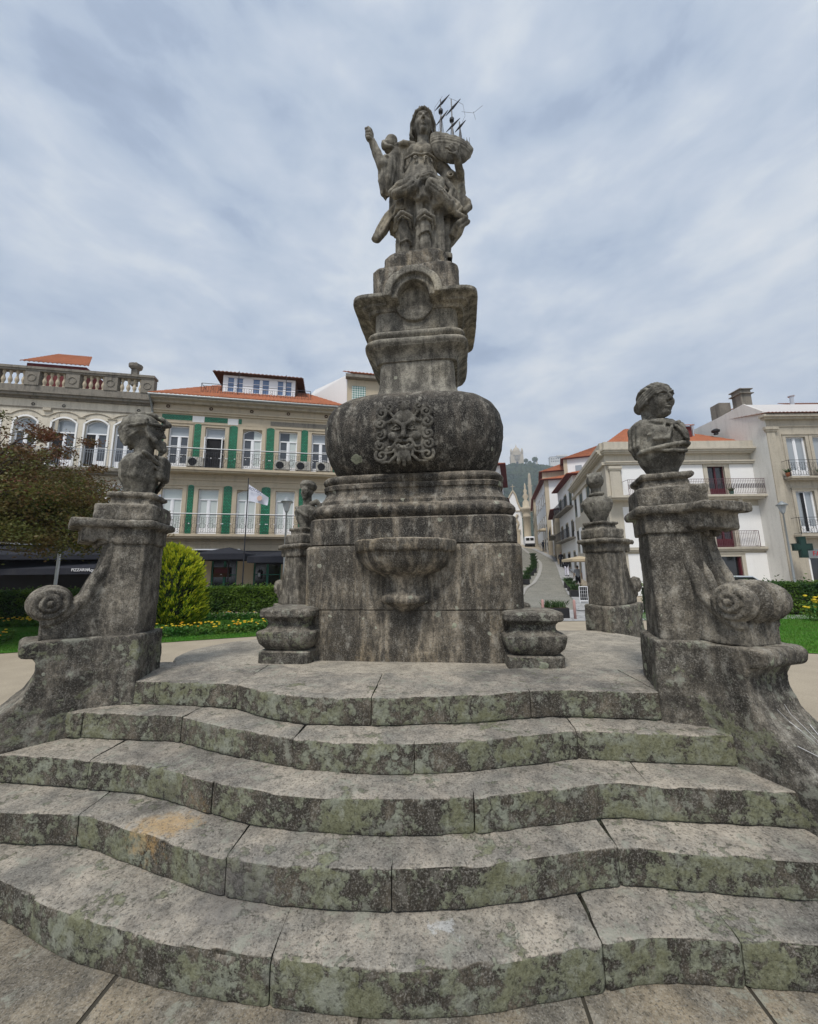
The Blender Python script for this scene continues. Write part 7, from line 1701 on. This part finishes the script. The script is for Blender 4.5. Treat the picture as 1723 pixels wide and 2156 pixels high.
for x_ in (-w_ + 2.5, w_ - 2.5): MB().lathe([(2.8, 20), (2.8, 31), (2.3, 34), (.9, 37), (.2, 38.5)], (x_, 3, 0), 10).build('turret', M['gst'], ba_, True)
s_ = MB(); s_.ring((0, -1.6, 14), 5.6, .9, 'y', 20, 4); s_.ring((0, -1.6, 14), 2.8, .5, 'y', 14, 4)
for i in range(8): s_.bar((0, -1.6, 14), (5.6 * cos(i * pi / 4), -1.6, 14 + 5.6 * sin(i * pi / 4)), .3, 4)
s_.build('rose_window', M['gst2'], ba_); s_ = MB(); s_.box(-2.5, 2.5, -.1, 0, -6, 3.5); s_.build('door', M['dark'], ba_)
p = onhill(1183, 975, D_); ho = empty('hilltop_hotel', (p[0], p[1], p[2] + 4), radians(-6), 'long pale hotel building on the wooded hilltop', 'hotel')
s_ = MB(); s_.box(-26, 30, 0, 14, -14, 12); s_.box(-10, 14, -2, 14, 12, 16); s_.build('wall', M['owhite'], ho)
s_ = MB()
for i in range(13):
    for z_ in (0, 6): s_.box(-24 + i * 4.2, -22 + i * 4.2, -.3, 0, z_, z_ + 3)
s_.build('windows', M['gls'], ho); s_ = MB(); s_.box(-26.5, 30.5, -.5, 14.5, 12, 12.8); s_.build('roof', M['oldst'], ho)
tree_l = ['dark rounded tree on the ridge right of the basilica', 'dark tall tree on the ridge beside the small tower', 'low dark tree on the ridge between basilica and hotel']
for (px, py), lb, sc_ in zip(((1108, 975), (1127, 974), (1116, 979)), tree_l, (9, 12, 8)):
    p = onhill(px, py, D_ - 20); o = empty('ridge_tree', (p[0], p[1], p[2] + 1), 0, lb, 'tree', 'trees on the hill ridge'); MB().bar((0, 0, -4), (0, 0, 5), .9, 6).build('trunk', M['bark'], o)
    r_ = np.random.default_rng(int(px)); P = r_.normal(size=(700, 3)); P /= np.linalg.norm(P, axis=1)[:, None]; P *= r_.uniform(.5, 1, (700, 1)) ** .5 * np.array([sc_ * .55, sc_ * .55, sc_ * .5]); P[:, 2] += sc_ * .55
    leaves('crown', P, 1.6, M['hedge'], o, 3)
p = onhill(1131, 976, D_); tw = MB().lathe([(1.5, 0), (1.5, 14), (.5, 15), (.2, 24)], (p[0], p[1], p[2] - 2), 8).build('lookout_tower', M['gst'], None); tag(tw, 'slender pale tower on the ridge right of the basilica', 'tower')
# ------------------------------------------------------------------ awnings, flags, lamp, people and small things
def bigparasol(px0, px1, pyt, pyb, pya, y, label):
    """dark square cafe parasol, laid out from its valance corners"""
    a, b = aty(px0, pyb, y), aty(px1, pyb, y); w_ = b[0] - a[0]; c = (a + b) / 2; top = aty((px0 + px1) / 2, pya, y + w_ / 2)
    return parasol(c[0], y + w_ / 2, 0, w_, c[2] + .25, 'canvas', label, rise=max(.4, top[2] - c[2] - .25), val=.3, grp='dark cafe parasols')
bp1 = bigparasol(-95, 214, 0, 1208, 1154, 19.0, 'big dark navy cafe parasol with white lettering, behind the snail scroll')
bp2 = bigparasol(520, 665, 0, 1182, 1160, 18.5, 'dark cafe parasol in front of the tiled house, right of the conifer')
bp3 = bigparasol(400, 512, 0, 1176, 1163, 19.5, 'dark cafe parasol just right of the golden conifer')
bp4 = bigparasol(-420, -100, 0, 1206, 1150, 19.5, 'dark cafe parasol at the left picture edge')
q = aty(150, 1202, 18.97); text('parasol_lettering', 'PIZZARIA', (q[0] - bp1.location[0], q[1] - bp1.location[1] - .01, q[2] - .02), (pi / 2, 0, 0), .20, M['wfr'], bp1)
q = aty(176, 1202, 18.97); text('parasol_script', 'Aqua', (q[0] - bp1.location[0] + .18, q[1] - bp1.location[1] - .01, q[2] - .02), (pi / 2, .1, 0), .24, M['wfr'], bp1)
# wall awning of the restaurant
o = frameL('shop_awning', 'long dark awning with white edge on the ground floor of the left houses', 'awning')
s_ = MB(); s_.add([(-16.3, -.05, 3.35), (-5.9, -.05, 3.35), (-5.9, -1.7, 2.75), (-16.3, -1.7, 2.75), (-16.3, -1.7, 2.5), (-5.9, -1.7, 2.5)], [(0, 1, 2, 3), (3, 2, 5, 4)]); s_.build('cloth', M['canvas'], o)
s_ = MB(); s_.box(-16.3, -5.9, -.25, -.02, 3.35, 3.42); s_.build('white_edge', M['wfr'], o)
o = frameL('restaurant_awning', 'dark blue awning under a white tube on the green tiled house', 'awning')
s_ = MB(); s_.add([(-5.2, -.05, 3.05), (3.2, -.05, 3.05), (3.2, -1.3, 2.62), (-5.2, -1.3, 2.62), (-5.2, -1.3, 2.42), (3.2, -1.3, 2.42)], [(0, 1, 2, 3), (3, 2, 5, 4)]); s_.build('cloth', M['canvas'], o)
s_ = MB(); s_.box(-5.2, -.4, -.35, -.05, 3.06, 3.13); s_.build('white_tube', M['wfr'], o)
# wall menu board and lantern
u, z = fL(1.0 * (480 + 535 / 5.743) / 1.2258, (1360 + 670 / 5.743) / 1.2258)
o = empty('menu_case', wp(u, -.06, z), AL, 'brown wooden menu case on the restaurant wall between the doors', 'sign'); MB().box(-.42, .42, -.05, .04, -.28, .28).build('case', M['wood'], o, bevel=.01)
s_ = MB(); s_.box(-.34, .34, -.055, -.05, -.05, .2); s_.build('menu_sheet', M['maroon'], o); MB().lathe([(.03, 0), (.05, .02), (.03, .05)], (0, -.08, -.16), 8).build('small_lamp', M['wfr'], o)
u, z = fL((480 + 1095 / 5.743) / 1.2258, (1360 + 700 / 5.743) / 1.2258)
o = empty('wall_lantern', wp(u, -.12, z), AL, 'small dark lantern on the pale wall beside the green window', 'lantern'); MB().lathe([(.03, -.28), (.09, -.2), (.1, .12), (.12, .14), (.04, .24), (.02, .3)], (0, 0, 0), 6).build('lantern_body', M['iron'], o); MB().lathe([(.07, 0), (.07, .2)], (0, -.03, -.14), 6).build('lantern_glass', M['glc'], o)
# pole at left and square lamps
pa, pb = aty(139, 1118, 13.5), aty(117, 1235, 13.5)
o = empty('street_lamp', (pb[0] - .02, 13.5, 0), 0, 'pale street lamp post rising behind the snail scroll into the maple', 'street lamp', 'street lamps around the square')
h_ = pa[2] + .1; MB().bar((0, 0, 0), (0, 0, h_), .055, 10, .042).build('post', M['wfr'], o, True); MB().lathe([(.06, h_), (.19, h_ + .38)], (0, 0, 0), 6).build('lantern', M['glc'], o); MB().lathe([(.25, h_ + .38), (.1, h_ + .5), (.03, h_ + .56)], (0, 0, 0), 8).build('lamp_cap', M['zinc'], o, True)
pt = aty(604, 1066, 16.5); lamp_post(pt[0], 16.5, 0, pt[2] - .2, 'street lamp behind the turbaned bust', 'zinc')
def flagpole(px, pyt, pyb, y, label, txt, fpx, size, w2):
    t = aty(px, pyt, y); o = empty('flagpole', (t[0], y, 0), 0, label, 'flag', 'flags by the restaurant terrace'); MB().bar((0, 0, 0), (0, 0, t[2]), .035, 8, .02).build('pole', M['iron'], o)
    c = [aty(x_, y_, y - .05) for x_, y_ in fpx]; V = []; F = []; n = 14
    for i in range(n + 1):
        for j in range(7):
            a, b = i / n, j / 6; p = (c[0] * (1 - a) + c[1] * a) * (1 - b) + (c[3] * (1 - a) + c[2] * a) * b; p = p + np.array([0, .07 * sin(a * 7 + b * 2) * a, 0]); V.append((p[0] - t[0], p[1] - y, p[2]))
    for i in range(n):
        for j in range(6): F.append((i * 7 + j, (i + 1) * 7 + j, (i + 1) * 7 + j + 1, i * 7 + j + 1))
    fl_ = mesh_np('flag_cloth', np.array(V), np.array(F), M['flagw'], o)
    return o, c, t
M['flagw'] = new_mat('white_flag_cloth', .8, (.62, .64, .74)); M['letb'] = new_mat('dark_letters', .7, (.05, .06, .12)); M['letp'] = new_mat('pale_rose_emblem', .7, (.62, .42, .36))
def zz2(x, y): return ((380 + x / 3.3135) / 1.2258, (900 + y / 3.3135) / 1.2258)
o, c, t = flagpole(*zz2(868, 1105), 1240, 17.0, 'white flag with dark lettering on a thin pole before the tiled house', 'ROTARY', [zz2(870, 1160), zz2(1036, 1270), zz2(1026, 1340), zz2(868, 1300)], .2, 0)
q = (c[0] * .70 + c[3] * .30); tx = text('flag_lettering', 'ROTARY', (q[0] - t[0] + .03, q[1] - 17.0 - .12, q[2] - .02), (pi / 2, radians(22), 0), .17, M['letb'], o)
q = (c[1] * .45 + c[2] * .4 + c[0] * .15); MB().lathe([(.01, 0), (.11, 0), (.12, .01)], (0, 0, 0), 12).build('flag_emblem', M['letp'], o).location = (q[0] - t[0] - .2, q[1] - 17.0 - .1, q[2]); [x_ for x_ in o.children if x_.name.startswith('flag_emblem')][0].rotation_euler = (pi / 2, 0, 0)
o, c, t = flagpole(330, 1030, 1200, 15.5, 'white banner with blue letters hanging beside the helmeted bust', 'BOL', [(330, 1048), (338, 1040), (336, 1082), (326, 1086)], .2, 0)
tx = text('banner_lettering', 'BO', (c[0][0] - t[0] + .02, c[0][1] - 15.5 - .1, c[3][2] + .12), (pi / 2, radians(-75), 0), .2, M['letb'], o)

# people ------------------------------------------------------------
M['skin'] = new_mat('skin', .6, (.42, .25, .18)); M['hair'] = new_mat('dark_hair', .7, (.02, .015, .012)); M['grey'] = new_mat('grey_shirt', .85, (.27, .29, .32)); M['blk'] = new_mat('black_cloth', .85, (.012, .012, .018))
M['whitec'] = new_mat('white_trousers', .8, (.72, .70, .80)); M['navy'] = new_mat('navy_cloth', .85, (.02, .025, .05)); M['yel'] = new_mat('yellow_shirt', .8, (.80, .68, .03)); M['darkg'] = new_mat('dark_jacket', .85, (.03, .03, .035))
def person(x, y, z, rz, H, label, shirt, legs_m, shorts=False, long_hair=False, stride=.16, short_sleeve=True, hold=False):
    """walking figure, facing +y, feet on the ground at z"""
    o = empty('person', (x, y, z), rz, label, 'person', 'people on the street'); k = H / 1.75; h = .018
    hipz, kn, sh = .92, .50, 1.43
    J = {'hl': (-.09, 0, hipz), 'hr': (.09, 0, hipz), 'kl': (-.10, stride * .55, kn), 'kr': (.10, -stride * .2, kn), 'fl': (-.10, stride, .08), 'fr': (.10, -stride, .10)}
    def scl(p): return (p[0] * k, p[1] * k, p[2] * k)
    def seg(s, a, b, ra, rb, kk=.02): s.cap(scl(a), scl(b), ra * k, rb * k, kk)
    lo, hi = (-.42 * k, -.42 * k, -.03), (.42 * k, .42 * k, 1.85 * k)
    s = SDF(lo, hi, h)
    for g_, a, b, c in ((-1, 'hl', 'kl', 'fl'), (1, 'hr', 'kr', 'fr')):
        seg(s, J[a], J[b], .085, .058); seg(s, J[b], J[c], .058, .040); f_ = J[c]; seg(s, (f_[0], f_[1] - .03, .05), (f_[0], f_[1] + .15, .035), .045, .035)
        el = (g_ * .26, -.06 * g_, 1.13); hd = (g_ * .27, .08 - .06 * g_, .88) if not hold else (g_ * .18, .22, 1.1)
        seg(s, (g_ * .19, 0, 1.40), el, .052, .042); seg(s, el, hd, .040, .030)
        seg(s, hd, (hd[0], hd[1] + .02, hd[2] - .07), .034, .028, .01)
        for q in range(4): seg(s, (hd[0] + (q - 1.5) * .004, hd[1] - .02 + .018 * q, hd[2] - .07), (hd[0] - g_ * .01, hd[1] - .015 + .018 * q, hd[2] - .15 + .006 * abs(q - 1.5)), .010, .008, .002)
        seg(s, (hd[0] - g_ * .01, hd[1] + .03, hd[2] - .04), (hd[0] - g_ * .03, hd[1] + .05, hd[2] - .10), .011, .009, .003)
    seg(s, (0, 0, .95), (0, .0, 1.15), .13, .125, .04); seg(s, (-.12, 0, 1.36), (.12, 0, 1.36), .095, .095, .06); seg(s, (0, 0, 1.15), (0, 0, 1.36), .13, .14, .05)
    seg(s, (0, 0, 1.42), (0, .01, 1.54), .052, .05, .03); s.ell(scl((0, .015, 1.64)), scl((.078, .098, .118)), .01 * k); s.ell(scl((0, .05, 1.59)), scl((.055, .06, .06)), .02)
    seg(s, (0, .108, 1.65), (0, .125, 1.615), .012, .016, .01)
    for g_ in (-1, 1): s.ell(scl((g_ * .078, .01, 1.635)), scl((.014, .022, .032)), .006); s.ell(scl((g_ * .03, .112, 1.655)), scl((.014, .012, .008)), .004, 'sub')
    s.build('body', M['skin'], o)
    s = SDF(lo, hi, h)     # shirt
    seg(s, (0, 0, .93), (0, 0, 1.15), .150, .148, .03); seg(s, (-.12, 0, 1.37), (.12, 0, 1.37), .108, .108, .05); seg(s, (0, 0, 1.15), (0, 0, 1.36), .15, .155, .05)
    for g_ in (-1, 1):
        el = (g_ * .26, -.06 * g_, 1.13); hd = (g_ * .27, .08 - .06 * g_, .88)
        sl_ = tuple(.45 * a + .55 * b for a, b in zip((g_ * .19, 0, 1.40), el)) if short_sleeve else el; seg(s, (g_ * .18, 0, 1.41), sl_, .068, .064, .02)
        if not short_sleeve: seg(s, el, tuple(.15 * a + .85 * b for a, b in zip(el, hd)), .058, .046, .01)
    s.rough([(18, .006)]); s.build('shirt', M[shirt], o)
    s = SDF(lo, hi, h)     # trousers or shorts
    seg(s, (-.05, 0, .90), (.05, 0, .90), .138, .138, .02)
    for a, b, c in (('hl', 'kl', 'fl'), ('hr', 'kr', 'fr')):
        seg(s, J[a], J[b], .108, .085 if not shorts else .095, .03)
        if not shorts: e_ = tuple(.1 * p + .9 * q_ for p, q_ in zip(J[b], J[c])); seg(s, J[b], e_, .078, .062, .02)
    s.rough([(14, .006)]); s.build('shorts' if shorts else 'trousers', M[legs_m], o)
    s = SDF(lo, hi, h); s.ell(scl((0, -.012, 1.675)), scl((.092, .105, .105)), 0); 
    g = np.meshgrid(*s.ax, indexing='ij'); s.d = np.maximum(s.d, ((g[1] - .06 * k) * .9 + (1.62 * k - g[2]) * .5).astype(np.float32))
    if long_hair: seg(s, (0, -.07, 1.66), (0, -.10, 1.38), .075, .065, .02)
    s.build('hair', M['hair'], o)
    s = SDF(lo, (hi[0], hi[1], .2), h)
    for c in ('fl', 'fr'): f_ = J[c]; seg(s, (f_[0], f_[1] - .03, .05), (f_[0], f_[1] + .17, .04), .055, .045)
    s.build('shoes', M['blk'], o); return o
p = atg(1216, 1241.5); d_ = 30.4; xp = gx(1216, d_)
person(xp, d_, terrain(0, d_) + .05, radians(-12), 1.76, 'man in grey t-shirt and black shorts walking up the pavement, seen from behind', 'grey', 'blk', shorts=True)
d_ = 38.0; person(gx(1193.5, d_), d_, terrain(0, d_) + .05, radians(-14), 1.68, 'woman with long dark hair, black top and white trousers walking up the street', 'blk', 'whitec', long_hair=True, short_sleeve=False)
d_ = 62.0; person(gx(1148, d_), d_, terrain(0, d_) + .05, radians(-14), 1.75, 'distant figure in dark clothes far up the street', 'navy', 'navy', short_sleeve=False)
d_ = 44.5; person(gx(1183, d_), d_, terrain(0, d_) + .05, radians(160), 1.7, 'figure in black standing by the brown stone house', 'blk', 'blk', short_sleeve=False)
q = aty(505, 1243, 17.2); person(q[0] - .1, 17.3, 0.0, radians(60), 1.22, 'child in a yellow shirt behind the stemmed hedge', 'yel', 'navy', stride=.1)
# roofed terrace plants, flower boxes, cigarette end, cobwebs
M['webs'] = new_mat('cobweb_silk', .6, (.62, .62, .64))
pr2 = [o_ for o_ in scene.objects if o_.get('label', '').startswith('near right pier')][0]
s_ = MB(); r_ = np.random.default_rng(4)
def onflare(u, v):   # point just in front of the flared end face, wing frame
    zf = np.interp(u, [.355, .395, .50, .62, .79, .96], [.92, .82, .72, .56, .36, .16]); return zf
bd = radians(-50); E0 = (.13, 0)
def Wp(u, v, off=.012):
    z = float(onflare(u, v)); uu_ = u + off; return (E0[0] + uu_ * cos(bd) - v * sin(bd), E0[1] + uu_ * sin(bd) + v * cos(bd), z + off * .6)
hub = (.58, .02)
for i in range(9):
    a = 2 * pi * i / 9 + .3; R_ = r_.uniform(.12, .3); pts = []
    for q in np.linspace(0, 1, 6): pts.append(Wp(min(.95, max(.38, hub[0] + cos(a) * R_ * q * 1.3)), max(-.17, min(.17, hub[1] + sin(a) * R_ * q * .7))))
    s_.path(pts, .0014, 3)
s_.build('cobweb', M['webs'], pr2)
p = atz(627, 2628 / 1.2258 - 0, .01); p = atz(511, 2105, .012)
ce = empty('cigarette_end', (p[0], p[1], .020), .3, 'orange cigarette end lying on the paving by the lowest step', 'cigarette end'); M['filt'] = new_mat('orange_filter', .7, (.65, .22, .03))
MB().bar((-.013, 0, 0), (.006, 0, 0), .0055, 10).build('filter', M['filt'], ce, True); MB().bar((.0062, 0, 0), (.016, 0, 0), .0054, 10).build('paper', M['wfr'], ce, True)
# potted plants and towel on the corner house balcony
def pot(x, y, z, label, mat='greenp', n=60):
    o = empty('potted_plant', (x, y, z), 0, label, 'potted plant'); MB().lathe([(.09, 0), (.13, .22), (.14, .24), (.11, .24)], (0, 0, 0), 10).build('pot', M[mat], o, True); tuft(o, .16, .16, .22, n, .35, M['plantg'], False, 5); return o
u, z = fR(1536, 1044, -.4); pot(PR[0] + u + .15, PR[1] - .45, ZL2, 'green pot beside the maroon balcony door')
u = w1[0] + .1; pot(PR[0] + X0 + .6, PR[1] + YS - .3, 7.42, 'terracotta pot at the left end of the stone house balcony', 'tile'); pot(PR[0] + w1[1] + .3, PR[1] + YS - .3, 7.42, 'pot with red plant between the stone house windows', 'tile')
# small weeds and leaves scattered on the steps edge
# parked car roof behind the right hedge
c = aty(1545, 1228, 18.0); car = empty('parked_car', (c[0], 18.4, 0), radians(4), 'silver car mostly hidden behind the right hedge', 'car'); M['silver'] = new_mat('silver_paint', .3, (.55, .58, .6), metal=.5)
s_ = MB(); s_.prism([(-2.1, .35), (2.1, .35), (2.15, .75), (1.3, .92), (.6, 1.36), (-.9, 1.38), (-1.7, .95), (-2.15, .85)], 'y', -.8, .8); s_.build('body', M['silver'], car, bevel=.06)
s_ = MB(); s_.prism([(-.85, .95), (1.15, .95), (.55, 1.3), (-.75, 1.32)], 'y', -.815, .815); s_.build('side_windows', M['gls'], car)
for x_ in (-1.3, 1.3):
    for y_ in (-.72, .72): MB().bar((x_, y_ - .1, .32), (x_, y_ + .1, .32), .32, 16).build('wheel', M['blackp'], car)

# drain pipe between the two left houses
o = tag(MB().path([wp(-5.78, -.72, 12.1), wp(-5.78, -.35, 11.7), wp(-5.78, -.12, 11.3), wp(-5.78, -.12, .1)], .055, 8).build('rain_pipe', M['zinc']), 'pale rain pipe between the parapet house and the green tiled house', 'pipe')
# air between the square and the hill
hb = MB().box(-1400, 1400, -60, 2900, -1.5, 330).build('haze', None)
hm = bpy.data.materials.new('haze_air'); hm.use_nodes = True; t = hm.node_tree; t.nodes.clear(); o_ = N(t, 'ShaderNodeOutputMaterial'); v_ = N(t, 'ShaderNodeVolumePrincipled'); v_.inputs['Density'].default_value = .00045; v_.inputs['Color'].default_value = (.80, .88, 1.0, 1); v_.inputs['Anisotropy'].default_value = 0.0
L(t, v_.outputs[0], o_.inputs['Volume']); hb.data.materials.clear(); hb.data.materials.append(hm); tag(hb, kind='stuff')
